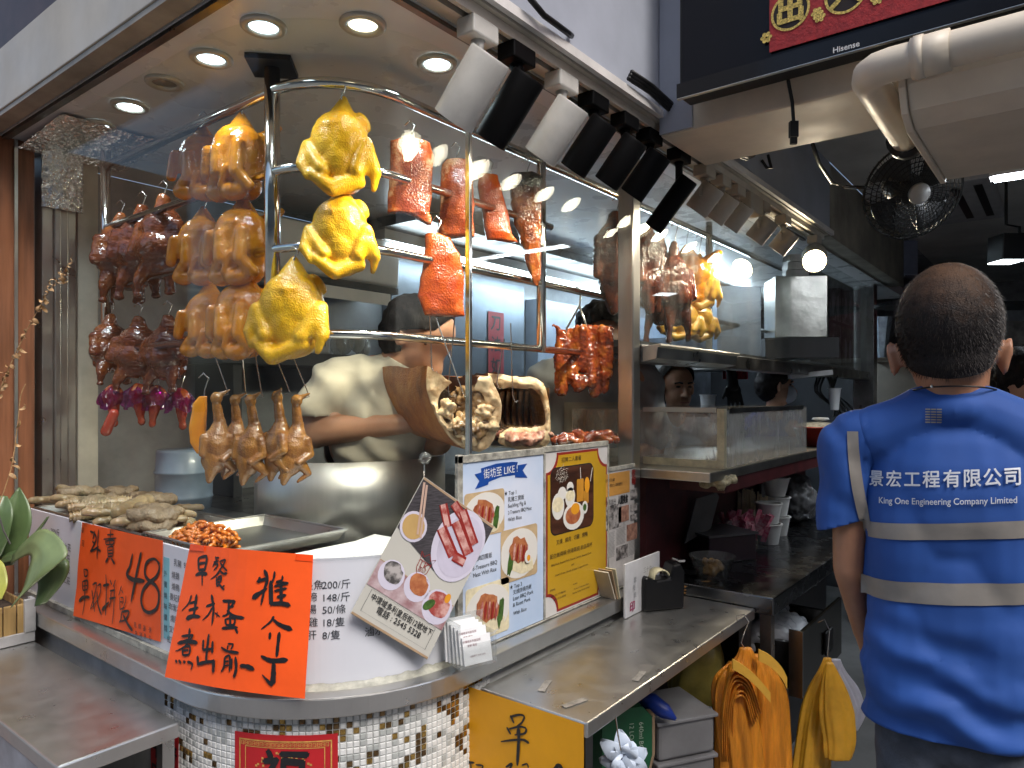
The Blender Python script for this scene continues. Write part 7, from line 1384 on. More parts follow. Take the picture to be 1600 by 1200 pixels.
for i in range(5):
    u, v = frpx(FBn, 1235, 18); u += i * 0.108; cs_.append((u, v)); r0_ = 0.040
    for (ro, ri, dd) in ((r0_, r0_ * .87, .0016),):
        for k in range(40): a, c = 2 * math.pi * k / 40, 2 * math.pi * (k + 1) / 40; b.add([FBn(u + ro * math.cos(a), v + ro * math.sin(a), dd), FBn(u + ro * math.cos(c), v + ro * math.sin(c), dd), FBn(u + ri * math.cos(c), v + ri * math.sin(c), dd), FBn(u + ri * math.cos(a), v + ri * math.sin(a), dd)], [(0, 1, 2, 3)])
    bk.add([FBn(*q, .0008) for q in oval(u, v, r0_ * .9, r0_ * .9, 32)], [tuple(range(32))])
    for (fx, fy) in ((u + 0.054, v + 0.022), (u - 0.05, v + 0.040 if i == 0 else v + .03)):
        for k in range(6): a = k * math.pi / 3; b.add([FBn(*q, .0014 + .0001 * k) for q in oval(fx + .007 * math.cos(a), fy + .007 * math.sin(a), .0055, .0045, 10, a)], [tuple(range(10))])
bk.build('dark_discs', mat('black felt', (0.015, 0.01, 0.012), 0.8), bn); b.build('gold_rings', goldg, bn); lettering([(c, u, v, 0.062, dict(bold=.045)) for c, (u, v) in zip('出入平安福', cs_)], FBn, goldg, bn, d=0.0022)
b = MB(); pz = 2.058; pts = [V((0.80, -1.7, pz)), V((0.80, -0.665, pz))] + [V((0.80 + 0.045 * math.sin(a) * 0 + 0.045 * (1 - math.cos(a)), -0.665 + 0.045 * math.sin(a), pz)) for a in (R(30), R(60), R(90))] + [V((1.28, -0.62, pz))]
pp_ = thing('cream_pipe', 'thick cream painted pipe with an elbow below the television', 'pipe', (0.9, -0.7, 2.02)); b.tube(pts, 0.031, 18); b.build('pipe', beamc, pp_, smooth=True); b = MB(); b.tube([(0.80, -0.76, pz), (0.80, -0.70, pz)], 0.036, 18); b.tube([(0.80, -0.72, pz), (0.80, -0.705, pz)], 0.038, 18); b.build('collar', beamc, pp_, smooth=True); b = MB(); b.tube([(1.24, -0.62, pz), (1.275, -0.62, pz)], 0.042, 18); b.build('rubber_clamp', blackp, pp_, smooth=True)
du = thing('duct_box', 'boxy cream duct cover with a rounded lower edge at the right', 'duct', (1.1, -1.2, 1.97)); prof = [(0.835, 2.065), (0.84, 2.03), (0.87, 1.99), (0.93, 1.972), (1.40, 1.985), (1.40, 2.098), (0.835, 2.098)]
b = MB(); b.prism([(x, -0.685, z) for x, z in prof], (0, -1.1, 0)); b.build('cover', beamc, du, bevel=0.003); b = MB(); b.prism([(x + (0.006 if x > 1 else -0.006), -0.672, z + (0.004 if z > 2.05 else -0.006)) for x, z in prof], (0, -0.0125, 0)); b.build('end_flange', beamc, du, bevel=0.002)
b = MB(); b.tube([P(1230, 118, X=0.95), P(1238, 160, X=0.97), P(1240, 192, X=0.97)], 0.004, 6); b.box(-0.009, -0.006, -0.035, 0.009, 0.006, 0.0, Matrix.Translation(P(1240, 190, X=0.97)) @ Matrix.Rotation(CRZ, 4, 'Z')); b.box(-0.007, -0.004, -0.05, 0.007, 0.004, -0.0355, Matrix.Translation(P(1240, 190, X=0.97)) @ Matrix.Rotation(CRZ, 4, 'Z')); tag(b.build('plug_cable', blackp), 'black cable with a plug dangling from the television', 'cable')
fan = thing('wall_fan', 'black caged fan hanging behind the cream pipe', 'fan', P(1425, 297, t=2.3)); fc2 = P(1424, 298, t=2.3); q = (-(FWD * 0.9 + UP * 0.42 + RGT * 0.05)).normalized().to_track_quat('Z', 'Y').to_matrix().to_4x4(); M = Matrix.Translation(fc2) @ q; rf = 0.152
fm_ = mat('fan black', (0.012, 0.012, 0.012), 0.5, var=0.2, spec=.3); b = MB()
for k in range(9): rr = rf * (0.28 + 0.72 * k / 8); zz = 0.05 * math.sqrt(max(0, 1 - (rr / rf) ** 2)) + 0.01; b.tube([M @ V((rr * math.cos(a * math.pi / 20), rr * math.sin(a * math.pi / 20), zz)) for a in range(40)], 0.0017 if k < 8 else 0.004, 5, True)
for k in range(48): a = k * math.pi / 24; b.tube([M @ V((rr * math.cos(a + .5 * (1 - rr / rf)), rr * math.sin(a + .5 * (1 - rr / rf)), 0.05 * math.sqrt(max(0, 1 - (rr / rf) ** 2)) + 0.01)) for rr in [rf * (.25 + .75 * i / 5) for i in range(6)]], 0.0013, 4)
for k in range(48): a = k * math.pi / 24; b.tube([M @ V((rr * math.cos(a), rr * math.sin(a), -0.06 * math.sqrt(max(0, 1 - (rr / rf) ** 2)) - 0.005)) for rr in [rf * (.3 + .7 * i / 4) for i in range(5)]], 0.0009, 4)
b.build('cage', fm_, fan); b = MB(); b.lathe([(0.0005, 0.066), (0.030, 0.064), (0.033, 0.058), (0.033, 0.05)], 24, M); b.build('badge', mat('badge grey', (0.42, 0.41, 0.40), 0.4), fan, smooth=True)
fb_ = Fr(M @ V((0, 0, 0.0668)), q.to_3x3() @ V((1, 0, 0)), q.to_3x3() @ V((0, 0, 1))); fb_.eu = RGT; fb_.ev = (fb_.n.cross(RGT) * 1).normalized(); fb_.ev = -fb_.ev if fb_.ev.z > 0 else fb_.ev
b = MB()
for k in range(4):
    def bl2(u, v): a = k * math.pi / 2 + 0.3 + (1.15 * v) * (0.55 + .45 * u); rr = 0.03 + (rf * .88 - .03) * u; return M @ V((rr * math.cos(a), rr * math.sin(a), 0.012 - 0.03 * v))
    b.grid(bl2, 8, 6)
o = b.build('blades', mat('smoky fan blade', (0.02, 0.02, 0.022), 0.4), fan, smooth=True); o.modifiers.new('th', 'SOLIDIFY').thickness = 0.002
b = MB(); b.lathe([(0.001, -0.12), (0.045, -0.12), (0.055, -0.07), (0.05, -0.02), (0.03, 0.02), (0.001, 0.02)], 20, M); b.tube([M @ V((0, 0, -0.09)), M @ V((0, 0.10, -0.10)), V((1.29, -0.62, pz))], 0.016, 10); b.build('motor', fm_, fan, smooth=True)
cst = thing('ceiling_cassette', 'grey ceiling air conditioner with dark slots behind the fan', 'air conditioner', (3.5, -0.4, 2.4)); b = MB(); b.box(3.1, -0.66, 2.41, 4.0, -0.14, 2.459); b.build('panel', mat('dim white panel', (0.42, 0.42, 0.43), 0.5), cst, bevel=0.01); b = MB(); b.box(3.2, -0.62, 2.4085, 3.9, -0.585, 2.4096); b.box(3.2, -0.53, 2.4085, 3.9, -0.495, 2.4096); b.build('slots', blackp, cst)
b = MB(); c = P(1405, 405, t=4.6); M = Matrix.Translation(c) @ Matrix.Rotation(CRZ, 4, 'Z'); b.prism([M @ V(p) for p in ((-0.14, 0, 0.12), (0.12, 0, 0.12), (0.12, 0, -0.10), (0.05, 0, -0.10), (-0.14, 0, -0.03))], M.to_3x3() @ V((0, 0.4, 0))); tag(b.build('blue_duct', mat('blue grey duct', (0.22, 0.24, 0.34), 0.5)), 'blue grey duct box near the ceiling right of the column', 'duct')
hs_ = thing('hanging_spotlight', 'black square spotlight with a white lit face above the man in blue', 'spotlight', P(1572, 410, t=3.0)); c = P(1572, 388, t=3.0); M = Matrix.Translation(c) @ Matrix.Rotation(CRZ, 4, 'Z'); b = MB(); b.prism([M @ V(p) for p in ((-0.05, -0.05, -0.055), (0.05, -0.05, -0.055), (0.045, -0.05, 0.055), (-0.045, -0.05, 0.055))], M.to_3x3() @ V((0, 0.1, 0))); b.build('housing', blackp, hs_, bevel=0.004)
b = MB(); b.box(-0.046, -0.046, -0.060, 0.046, 0.046, -0.0555, M); b.build('lens', emis('cold spot lens', (0.85, 0.95, 1.0), 6), hs_); b = MB(); b.tube([M @ V((0.056, 0, 0)), M @ V((0.056, 0, 0.09)), M @ V((0, 0, 0.1)), V((c.x, c.y, 2.459))], 0.006, 6); b.build('bracket', blackp, hs_); spot(hs_, c - UP * 0.07, (0, 0, -1), 22, 120, (0.85, 0.93, 1.0))
b = MB(); M = Matrix.Translation(P(1500, 470, t=4.2)) @ Matrix.Rotation(CRZ, 4, 'Z'); b.box(-0.4, 0, -0.02, 0.6, 0.3, 0.0, M); tag(b.build('dim_shelf', dark), 'dim shelf behind the head of the man in blue', 'shelf')
b = MB(); M = Matrix.Translation(P(1590, 520, t=3.6)) @ Matrix.Rotation(CRZ, 4, 'Z'); b.box(-0.05, 0, -0.06, 0.25, 0.2, 0.06, M); tag(b.build('printed_board', mat('printed board', (0.10, 0.095, 0.09), 0.5, var=.5, vs=20)), 'dim printed board behind the right ear of the man in blue', 'board')
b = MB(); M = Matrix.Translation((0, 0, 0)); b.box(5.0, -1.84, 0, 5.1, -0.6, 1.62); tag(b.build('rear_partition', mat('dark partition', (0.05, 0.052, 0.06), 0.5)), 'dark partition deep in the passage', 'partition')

c = P(1545, 276, t=2.2); st_ = thing('strip_light', 'white lit strip hanging under the passage ceiling at the right edge below the duct', 'strip light', c)
b = MB(); b.box(c.x, c.y - 0.6, c.z, c.x + 0.07, c.y, c.z + 0.03); b.build('tray', whitep, st_); b = MB(); b.box(c.x + .008, c.y - 0.59, c.z - 0.006, c.x + 0.062, c.y - .01, c.z - .0005); b.build('diffuser', emis('passage light', (0.86, 0.93, 1.0), 32), st_)
b = MB()
rng = random.Random(9)
for k in range(6):
    q = smoothpoly([P(1128 + k * 3.2, 1190, t=1.78), P(1130 + k * 3.0, 1110, t=1.765), P(1146 + k * 1.6 + rng.uniform(-3, 3), 1050 + k * 8 + rng.uniform(-3, 3), t=1.755), P(1172 - k * 1.2, 1062 + k * 6, t=1.76), P(1190 - k * 2.5, 1115 + k * 4, t=1.77)], 16)
    b.add([p + FWD * dd + RGT * .0012 * (dd > .03) for p in q for dd in (0.0, 0.06)], [(2 * i, 2 * i + 1, 2 * i + 3, 2 * i + 2) for i in range(15)])
o = b.build('fold_loops', orb, ob, smooth=True); o.modifiers.new('th', 'SOLIDIFY').thickness = 0.0022
# ================================================================ PEOPLE
skin = mat('skin', (0.42, 0.22, 0.135), 0.45, var=0.08, vs=20, bump=0.15, bs=300, sss=0.15); skin_d = mat('tanned skin', (0.36, 0.175, 0.10), 0.45, var=0.1, vs=18, bump=0.15, bs=250, sss=0.15)
hairb = mat('black hair', (0.010, 0.008, 0.008), 0.65, spec=0.12, var=0.4, vs=60, bump=0.8, bs=200, stretch=(1, 1, 0.3)); bluecl = mat('cobalt blue jersey', (0.012, 0.068, 0.29), 0.75, var=0.10, vs=8, bump=0.25, bs=900, bdist=0.0006)
refl = mat('reflective grey tape', (0.25, 0.23, 0.205), 0.5, 0.2, var=0.12, vs=12, bump=0.2, bs=60); denim = mat('dark trousers', (0.045, 0.055, 0.075), 0.7, var=0.3, vs=30, bump=0.4, bs=300)
whitecl = mat('cook white cotton', (0.50, 0.455, 0.36), 0.75, var=0.06, vs=8, bump=0.3, bs=18, bdist=0.006); whitec2 = mat('cold white cotton', (0.55, 0.60, 0.68), 0.75, var=0.06, bump=0.2, bs=20, bdist=0.006); eyem = mat('dark eye', (0.02, 0.015, 0.012), 0.25); lipm = mat('lip', (0.30, 0.10, 0.08), 0.45)
def figure(label, px, py, t, rz=0):
    p = P(px, py, t=t); r = thing('person', label, 'person', (p.x, p.y, 0)); s = t / FPX
    M = Matrix.Translation((p.x, p.y, CAM.z)) @ Matrix.Rotation(CRZ + R(rz), 4, 'Z'); return r, s, M
def place(r, M, me, name):
    me.transform(M); o = bpy.data.objects.new(name, me); S.collection.objects.link(o); adopt(o, r); return o

# ---- man in blue, seen from behind
mb, s, M = figure('man seen from behind in a blue T-shirt with grey reflective stripes and white lettering', 1490, 618, 1.15, -30); M = M @ Matrix.Diagonal((0.87, 0.92, 1, 1))
g0 = -CAM.z / s
head = [('e', (-9, 4, 112), (82, 90, 94)), ('e', (-9, 14, 78), (76, 82, 66)), ('e', (-6, 34, 40), (60, 58, 52)), ('c', (0, 14, 60), (0, 10, -16), 60, 52), ('c', (0, 98, 70), (0, 108, 54), 9, 10),
        ('e', (-97, 16, 62), (8, 15, 30), (0, R(-14), R(-25))), ('e', (79, 16, 62), (8, 15, 30), (0, R(14), R(25))), ('e', (-94, 14, 42), (8, 10, 12)), ('e', (76, 14, 42), (8, 10, 12))]
ARM = lambda sg: [('c', (sg * 120, 10, -62), (sg * 164, 12, -90), 40, 42), ('c', (sg * 164, 12, -90), (sg * 172, 14, -290), 40, 29), ('c', (sg * 172, 14, -290), (sg * 152, 92, -418), 29, 19), ('c', (sg * 152, 92, -418), (sg * 138, 124, -470), 17, 19), ('e', (sg * 132, 132, -486), (13, 22, 30))] + \
    [('c', (sg * 130, 120 + 12 * k, -500), (sg * 122, 126 + 12 * k, -548 - (8, 14, 10, 0)[k]), 8, 6.5) for k in range(4)] + [('c', (sg * 126, 112, -478), (sg * 114, 110, -520), 9, 7)]
torso = [('c', (0, 10, -20), (-118, 10, -70), 44, 44), ('c', (0, 10, -20), (118, 10, -70), 44, 44), ('e', (0, 14, -170), (142, 80, 140)), ('e', (0, 20, -330), (132, 84, 150)), ('e', (0, 16, -470), (134, 88, 110))]
legs = [('c', (-62, 12, -540), (-70, 16, -900), 60, 46), ('c', (-70, 16, -900), (-72, 22, g0 + 70), 48, 36), ('c', (62, 12, -540), (70, 16, -900), 60, 46), ('c', (70, 16, -900), (72, 22, g0 + 70), 48, 36)]
body = organic(cvt(head + [torso[0][:3] + (38, 40), torso[1][:3] + (38, 40), torso[2]] + ARM(-1) + ARM(1) + [('e', (0, 18, -420), (118, 72, 150))] + legs, s), 0.0065, 4, None, 'body', skin_d); bo = place(mb, M, body, 'body')
# nose, brow and mouth on the far side of the head
# shirt
sl = lambda sg: [('c', (sg * 148, 12, -76), (sg * 172, 12, -86), 51, 54), ('c', (sg * 172, 12, -84), (sg * 184, 13, -250), 53, 48)]
def cloth(p, n):
    q = p / s; w = 0
    if q.z < -330:
        f = min(1, (-330 - q.z) / 120)
        w += f * 11.0 * (math.sin((q.z * 0.55 + q.x * 0.10 + 25 * noise.noise(V((q.x * .008, q.z * .006, 1)))) * 0.16) * (0.55 + 0.6 * noise.noise(V((q.x * .01, q.z * .012, 4))))) + f * 4 * noise.noise(V((q.x * .02, q.y * .02, q.z * .05)))
    w += 4.5 * noise.noise(V((q.x * .015 + 3, q.y * .01, q.z * .010))) + 2.6 * math.sin(q.x * 0.085 + 2 * noise.noise(V((q.x * .01, 0, q.z * .006)))) * max(0, min(1, (q.x - 40) / 60)) * max(0, 1 - abs(q.z + 90) / 130)
    if abs(q.x) > 140: w += 3.2 * math.sin(q.z * 0.05 + q.x * 0.06 + 2 * noise.noise(V((q.z * .02, q.x * .02, 5))))
    return p + n * (w * s)
sh0 = organic(cvt([('c', (0, 10, -16), (-120, 10, -66), 52, 52), ('c', (0, 10, -16), (120, 10, -66), 52, 52), ('e', (0, 14, -170), (150, 88, 150)), ('e', (0, 18, -330), (142, 92, 170)), ('e', (0, 14, -480), (148, 96, 150)), ('e', (0, 10, -22), (74, 64, 36))] + [q for sg in (-1, 1) for q in (('e', (sg * 64, 14, -230), (86, 82, 200)), ('e', (sg * 60, 16, -440), (90, 90, 240)))], s), 0.0055, 6, cloth, 'shirt', bluecl)
def cutmesh(me, planes):
    bm = bmesh.new(); bm.from_mesh(me)
    for co, no in planes: bmesh.ops.bisect_plane(bm, geom=bm.verts[:] + bm.edges[:] + bm.faces[:], plane_co=V(co) * s, plane_no=V(no), clear_outer=True)
    return bm
bm = cutmesh(sh0, [((0, 0, -520), (0.02, 0, -1))]); 
for sg in (-1, 1):
    b2 = cutmesh(organic(cvt(sl(sg), s), 0.0055, 6, cloth, 'sleeve', bluecl), [((sg * 185, 0, -215), (sg * -0.30, 0, -1))]); tm = bpy.data.meshes.new('tmp'); b2.to_mesh(tm); b2.free(); bm.from_mesh(tm)
# open the sleeves and the neck
def kill(bm, f): bmesh.ops.delete(bm, geom=[v for v in bm.verts if f(v.co / s)], context='VERTS')
bmesh.ops.bisect_plane(bm, geom=bm.verts[:] + bm.edges[:] + bm.faces[:], plane_co=V((0, 0, 12)) * s, plane_no=V((0, 0.35, 1)).normalized()); kill(bm, lambda q: (q - V((0, 0, 12))).dot(V((0, 0.35, 1)).normalized()) > 0.3 and abs(q.x) < 110 and q.z > 4)
sm_ = bpy.data.meshes.new('tshirt'); bm.to_mesh(sm_); bm.free(); sm_.materials.clear(); sm_.materials.append(bluecl); sm_.polygons.foreach_set('use_smooth', [True] * len(sm_.polygons)); shirt = place(mb, M, sm_, 'tshirt'); md = shirt.modifiers.new('th', 'SOLIDIFY'); md.thickness = 0.003; md.offset = -1
bvh = BVHTree.FromPolygons([v.co.copy() for v in sm_.vertices], [tuple(p.vertices) for p in sm_.polygons])
def onback(x, z, off=0.003):
    """point on the back of the shirt at pixel offsets x, z"""
    o = M @ (V((x, -400, z)) * s); d = (M.to_3x3() @ V((0, 1, 0))).normalized(); h, nn, i, dist = bvh.ray_cast(o, d)
    if h is None: return M @ (V((x, 0, z)) * s)
    return h - d * off
def strip3(x0z0, x1z1, w, name, n=40, hz=True):
    b = MB(); b.grid(lambda u, v: onback(x0z0[0] + (x1z1[0] - x0z0[0]) * u + (0 if hz else (v - .5) * w), x0z0[1] + (x1z1[1] - x0z0[1]) * u + ((v - .5) * w if hz else 0), 0.0022), n, 6); return b.build(name, refl, mb, smooth=True)
strip3((-150, -216), (150, -187), 25, 'reflective_stripe'); strip3((-150, -310), (150, -280), 32, 'reflective_stripe')
def vstripe(sg):
    b = MB(); b.grid(lambda u, v: onback(sg * (-161 + 17 * u * u + 4 * u) + (v - .5) * 19, -58 - 150 * u, 0.0022), 5 * 6, 5); b.build('reflective_stripe', refl, mb, smooth=True)
vstripe(1); vstripe(-1)
class BackFr:
    def __call__(s_, u, v, d=0): return onback(u, -v, 0.0026 + d)
def shirt_text(items, name):
    b = MB()
    for st, x, z, size, op in items:
        vs, fs = glyphs(st, 1.0, 0, 'CENTER', 4); bo = op.get('bold', 0)
        for k, (ox, oy) in enumerate(((-bo, 0), (bo, 0), (0, -bo), (0, bo))): b.add([onback(x + (p.x + ox) * size * op.get('sx', 1), z + (p.y + oy) * size + (x + p.x * size * op.get('sx', 1)) * 0.075, 0.0034 + .00015 * k) for p in vs], fs)
    me = bpy.data.meshes.new(name); me.from_pydata(b.v, [], b.f); me.materials.append(mat('white shirt print', (0.62, 0.64, 0.68), 0.6)); o = bpy.data.objects.new(name, me); S.collection.objects.link(o); adopt(o, mb)
shirt_text([(c, -122 + i * 28.9 + (1.5 if i > 3 else 0), -125, 26.0 + .3 * i, dict(bold=.018)) for i, c in enumerate('景宏工程有限公司')], 'chinese_lettering')
shirt_text([('King One Engineering Company Limited', -15, -157, 13.6, dict(bold=.012, sx=0.93))], 'english_lettering')
b = MB()
for k in range(6):
    for j in range(3): b.grid(lambda u, v: onback(-44 + j * 8.6 + 7.6 * u, -22 - 4 * k + 2.0 * v, 0.003), 1, 1)
b.build('neck_print', refl, mb)
# trousers
tr = organic(cvt([('e', (0, 14, -530), (122, 74, 62))] + [(q[0], q[1], q[2], q[3] + 7, q[4] + 8) for q in legs], s), 0.008, 4, lambda p, n: p + n * 0.004 * nz(p, 12, 3, 3), 'trousers', denim); bm = cutmesh(tr, [((0, 0, -478), (0, 0, 1))]); t2 = bpy.data.meshes.new('trousers'); bm.to_mesh(t2); bm.free(); t2.materials.clear(); t2.materials.append(denim); t2.polygons.foreach_set('use_smooth', [True] * len(t2.polygons)); place(mb, M, t2, 'trousers')
b = MB()
for sg in (-1, 1): b.cap(M @ (V((sg * 72, 0, g0 + 34)) * s), M @ (V((sg * 76, 130, g0 + 28)) * s), 0.036, 0.030); 
b.build('shoes', blackp, mb, smooth=True)
# hair: cap over the scalp, thin at the crown
hm = bpy.data.materials.new('thinning hair'); hm.use_nodes = True; N = hm.node_tree.nodes; L = hm.node_tree.links; bs_ = N['Principled BSDF']; bs_.inputs['Roughness'].default_value = 0.6; bs_.inputs['Specular IOR Level'].default_value = 0.2
tc = N.new('ShaderNodeTexCoord'); crown = M @ (V((-4, -40, 178)) * s); vm = N.new('ShaderNodeVectorMath'); vm.operation = 'DISTANCE'; vm.inputs[1].default_value = crown; L.new(tc.outputs['Object'], vm.inputs[0])
nn = N.new('ShaderNodeTexNoise'); nn.inputs['Scale'].default_value = 38; nn.inputs['Detail'].default_value = 8; nn.inputs['Roughness'].default_value = 0.7; L.new(tc.outputs['Object'], nn.inputs['Vector']); ma = N.new('ShaderNodeMath'); ma.operation = 'MULTIPLY_ADD'; ma.inputs[1].default_value = 0.13; L.new(nn.outputs['Fac'], ma.inputs[0]); L.new(vm.outputs['Value'], ma.inputs[2])
rp = N.new('ShaderNodeValToRGB'); e = rp.color_ramp.elements; e[0].position = 0.075; e[0].color = (0.075, 0.040, 0.022, 1); e[1].position = 0.15; e[1].color = (0.010, 0.008, 0.008, 1); L.new(ma.outputs[0], rp.inputs[0]); L.new(rp.outputs[0], bs_.inputs['Base Color'])
n2 = N.new('ShaderNodeTexNoise'); n2.inputs['Scale'].default_value = 420; n2.inputs['Detail'].default_value = 3; L.new(tc.outputs['Object'], n2.inputs['Vector']); bp = N.new('ShaderNodeBump'); bp.inputs['Strength'].default_value = 0.8; bp.inputs['Distance'].default_value = 0.002; L.new(n2.outputs['Fac'], bp.inputs['Height']); L.new(bp.outputs[0], bs_.inputs['Normal'])
hc = organic(cvt([('e', (-9, 4, 112), (85, 93, 97)), ('e', (-9, 8, 82), (80, 86, 66)), ('e', (-8, -18, 52), (68, 57, 40))], s), 0.005, 3, None, 'hair', hm)
bm = cutmesh(hc, [((0, -60, 24), (0, 0.75, -1)), ((0, 60, 60), (0, 1, -0.55))]); kill(bm, lambda q: q.z < 78 and q.y > -6 + (78 - q.z) * -0.25 and abs(q.x + 9) > 42); h2 = bpy.data.meshes.new('hair'); bm.to_mesh(h2); bm.free(); h2.materials.clear(); h2.materials.append(hm); h2.polygons.foreach_set('use_smooth', [True] * len(h2.polygons))
hv = [(v.co.copy(), v.normal.copy()) for v in h2.vertices]; place(mb, M, h2, 'hair')
b = MB(); rng = random.Random(1); crl = V((-4, -40, 178)) * s
for k in range(9000):
    p, n = rng.choice(hv); dc = (p - crl).length
    if dc < 0.075 and rng.random() < 0.75 - dc * 4: continue
    p = p + V((rng.uniform(-1, 1), rng.uniform(-1, 1), rng.uniform(-1, 1))) * 0.003
    L_ = rng.uniform(0.005, 0.011); dr = (n * 0.45 + V((rng.uniform(-.4, .4), rng.uniform(-.3, .3), -0.75)) + (p - crl) * 2).normalized(); sd = dr.orthogonal().normalized() * 0.0004; q0 = p - n * 0.001
    b.add([M @ (q0 - sd), M @ (q0 + sd), M @ (q0 + dr * L_)], [(0, 1, 2)])
b.build('stray_hair', mat('hair strands', (0.016, 0.011, 0.009), 0.5, var=.3), mb)
b = MB(); b.tube([M @ (V((64 * math.cos(a) * 1.03, 10 + 66 * math.sin(a), 6 - 8 * math.sin(a))) * s) for a in [k * math.pi / 18 for k in range(36)]], 0.0014, 6, True); b.build('neck_cord', blackp, mb)
b = MB(); b.ell(M @ (V((-34, -52, 14)) * s), (0.0028,) * 3, n=8); b.build('cord_bead', wire, mb)

# ---- cook in white leaning over the board, in profile to the right
ck, s, M = figure('cook in an off-white shirt bending over his board, seen in profile behind the yellow chickens', 585, 618, 1.92)
H = [('e', (74, 4, 100), (54, 46, 52), (0, R(30), 0)), ('e', (70, 4, 66), (40, 38, 40)), ('e', (84, 4, 46), (24, 24, 26)), ('c', (88, 0, 92), (96, 0, 68), 7, 9), ('e', (98, 0, 62), (6, 7, 6)), ('e', (92, 0, 46), (8, 12, 7)), ('e', (86, 0, 34), (14, 16, 12)), ('e', (45, -38, 88), (10, 6, 14)),
     ('c', (52, 6, 74), (34, 10, 30), 34, 38)]
AR = [('c', (-62, -14, 0), (-82, -40, -54), 36, 27), ('c', (-82, -40, -54), (58, -52, -42), 25, 15), ('e', (74, -52, -42), (20, 9, 14))] + [('c', (82, -54 + 4 * k, -36 - 5 * k), (104 - 2 * k, -56 + 4 * k, -44 - 5 * k), 5.5, 4.5) for k in range(4)] + [('c', (72, -56, -30), (90, -62, -26), 6, 4.5)]
BD = [('c', (-58, 0, 18), (62, 30, 30), 40, 42), ('e', (0, 10, -50), (78, 56, 100)), ('e', (4, 10, -180), (72, 56, 140)), ('c', (74, 40, 10), (96, 10, -70), 34, 26), ('c', (96, 10, -70), (112, -40, -60), 24, 15), ('e', (122, -48, -60), (16, 10, 14)), ('c', (-30, 12, -280), (-30, 14, -800), 46, 34), ('c', (34, 12, -280), (34, 14, -800), 46, 34)]
place(ck, M, organic(cvt(H + AR + BD, s), 0.007, 4, None, 'body', skin), 'body')
SH = [('c', (36, 10, 28), (-58, -2, 16), 40, 44), ('c', (36, 10, 28), (70, 32, 24), 40, 46), ('e', (0, 6, -50), (88, 64, 108)), ('e', (4, 8, -190), (80, 62, 140)), ('c', (-60, -10, 8), (-82, -34, -28), 44, 37), ('c', (74, 40, 10), (94, 16, -40), 42, 34), ('c', (56, -4, 62), (42, 2, 30), 30, 42)]
def wr(p, n): q = p / s; return p + n * s * (4 * noise.noise(V((q.x * .02, q.y * .02, q.z * .012))) + 2.5 * math.sin(q.z * .09 + q.x * .10 + 3 * noise.noise(V((q.x * .02, q.z * .02, 3)))))
ms_ = organic(cvt(SH, s), 0.007, 4, wr, 'shirt', whitecl); bm = cutmesh(ms_, [((44, 0, 50), (0.55, 0, 1)), ((0, 0, -300), (0, 0, -1))]); kill(bm, lambda q: q.x < -58 and q.z < -34 and q.y < 4); m2 = bpy.data.meshes.new('shirt'); bm.to_mesh(m2); bm.free(); m2.materials.clear(); m2.materials.append(whitecl); m2.polygons.foreach_set('use_smooth', [True] * len(m2.polygons)); o = place(ck, M, m2, 'shirt'); o.modifiers.new('th', 'SOLIDIFY').thickness = 0.003
hr = organic(cvt([('e', (68, 4, 108), (59, 52, 50), (0, R(30), 0)), ('e', (44, 4, 92), (38, 46, 44)), ('e', (100, 0, 116), (24, 40, 26))], s), 0.007, 3, lambda p, n: p + n * .006 * nz(p, 40, 2, 3), 'hair', hairb); bm = cutmesh(hr, [((92, 0, 92), (0.9, 0, -1)), ((36, 0, 66), (0.1, 0, -1))]); kill(bm, lambda q: q.x > 50 and q.z < 96 and q.y < -10); m2 = bpy.data.meshes.new('hair'); bm.to_mesh(m2); bm.free(); m2.materials.clear(); m2.materials.append(hairb); place(ck, M, m2, 'hair').modifiers.new('th', 'SOLIDIFY').thickness = 0.004
b = MB(); b.ell(M @ (V((84, -34, 78)) * s), (0.006, 0.005, 0.0025)); b.build('eye', eyem, ck, smooth=True); b = MB(); b.tube([M @ (V((76, -38, 88)) * s), M @ (V((88, -35, 90)) * s), M @ (V((96, -26, 88)) * s)], 0.0028, 6); b.build('eyebrow', hairb, ck)

# ---- second cook behind the char siu, facing the street with bowed head
c2, s, M = figure('cook in a grey white apron with bowed head hidden behind the char siu', 918, 618, 2.62)
s2_ = lambda z: z
Hd = [('e', (18, -20, 100), (34, 40, 40)), ('e', (22, -38, 72), (26, 24, 30)), ('c', (16, -6, 84), (8, 4, 40), 24, 28), ('e', (-17, -14, 88), (5, 8, 12)), ('e', (53, -14, 88), (5, 8, 12)), ('c', (24, -58, 82), (25, -63, 72), 4, 5)]
Bd = [('c', (-52, 0, 26), (70, 0, 26), 34, 34), ('e', (4, 0, -40), (80, 48, 90)), ('e', (4, 0, -150), (74, 46, 110)), ('c', (-72, -4, 14), (-84, -16, -80), 26, 20), ('c', (-84, -16, -80), (-30, -70, -110), 18, 12), ('c', (86, -4, 14), (98, -16, -80), 26, 20), ('c', (98, -16, -80), (50, -70, -110), 18, 12), ('e', (-18, -76, -112), (16, 10, 9)), ('e', (38, -76, -112), (16, 10, 9)), ('c', (-22, 0, -230), (-22, 0, -590), 36, 26), ('c', (32, 0, -230), (32, 0, -590), 36, 26)]
place(c2, M, organic(cvt(Hd + Bd, s), 0.009, 4, None, 'body', skin), 'body')
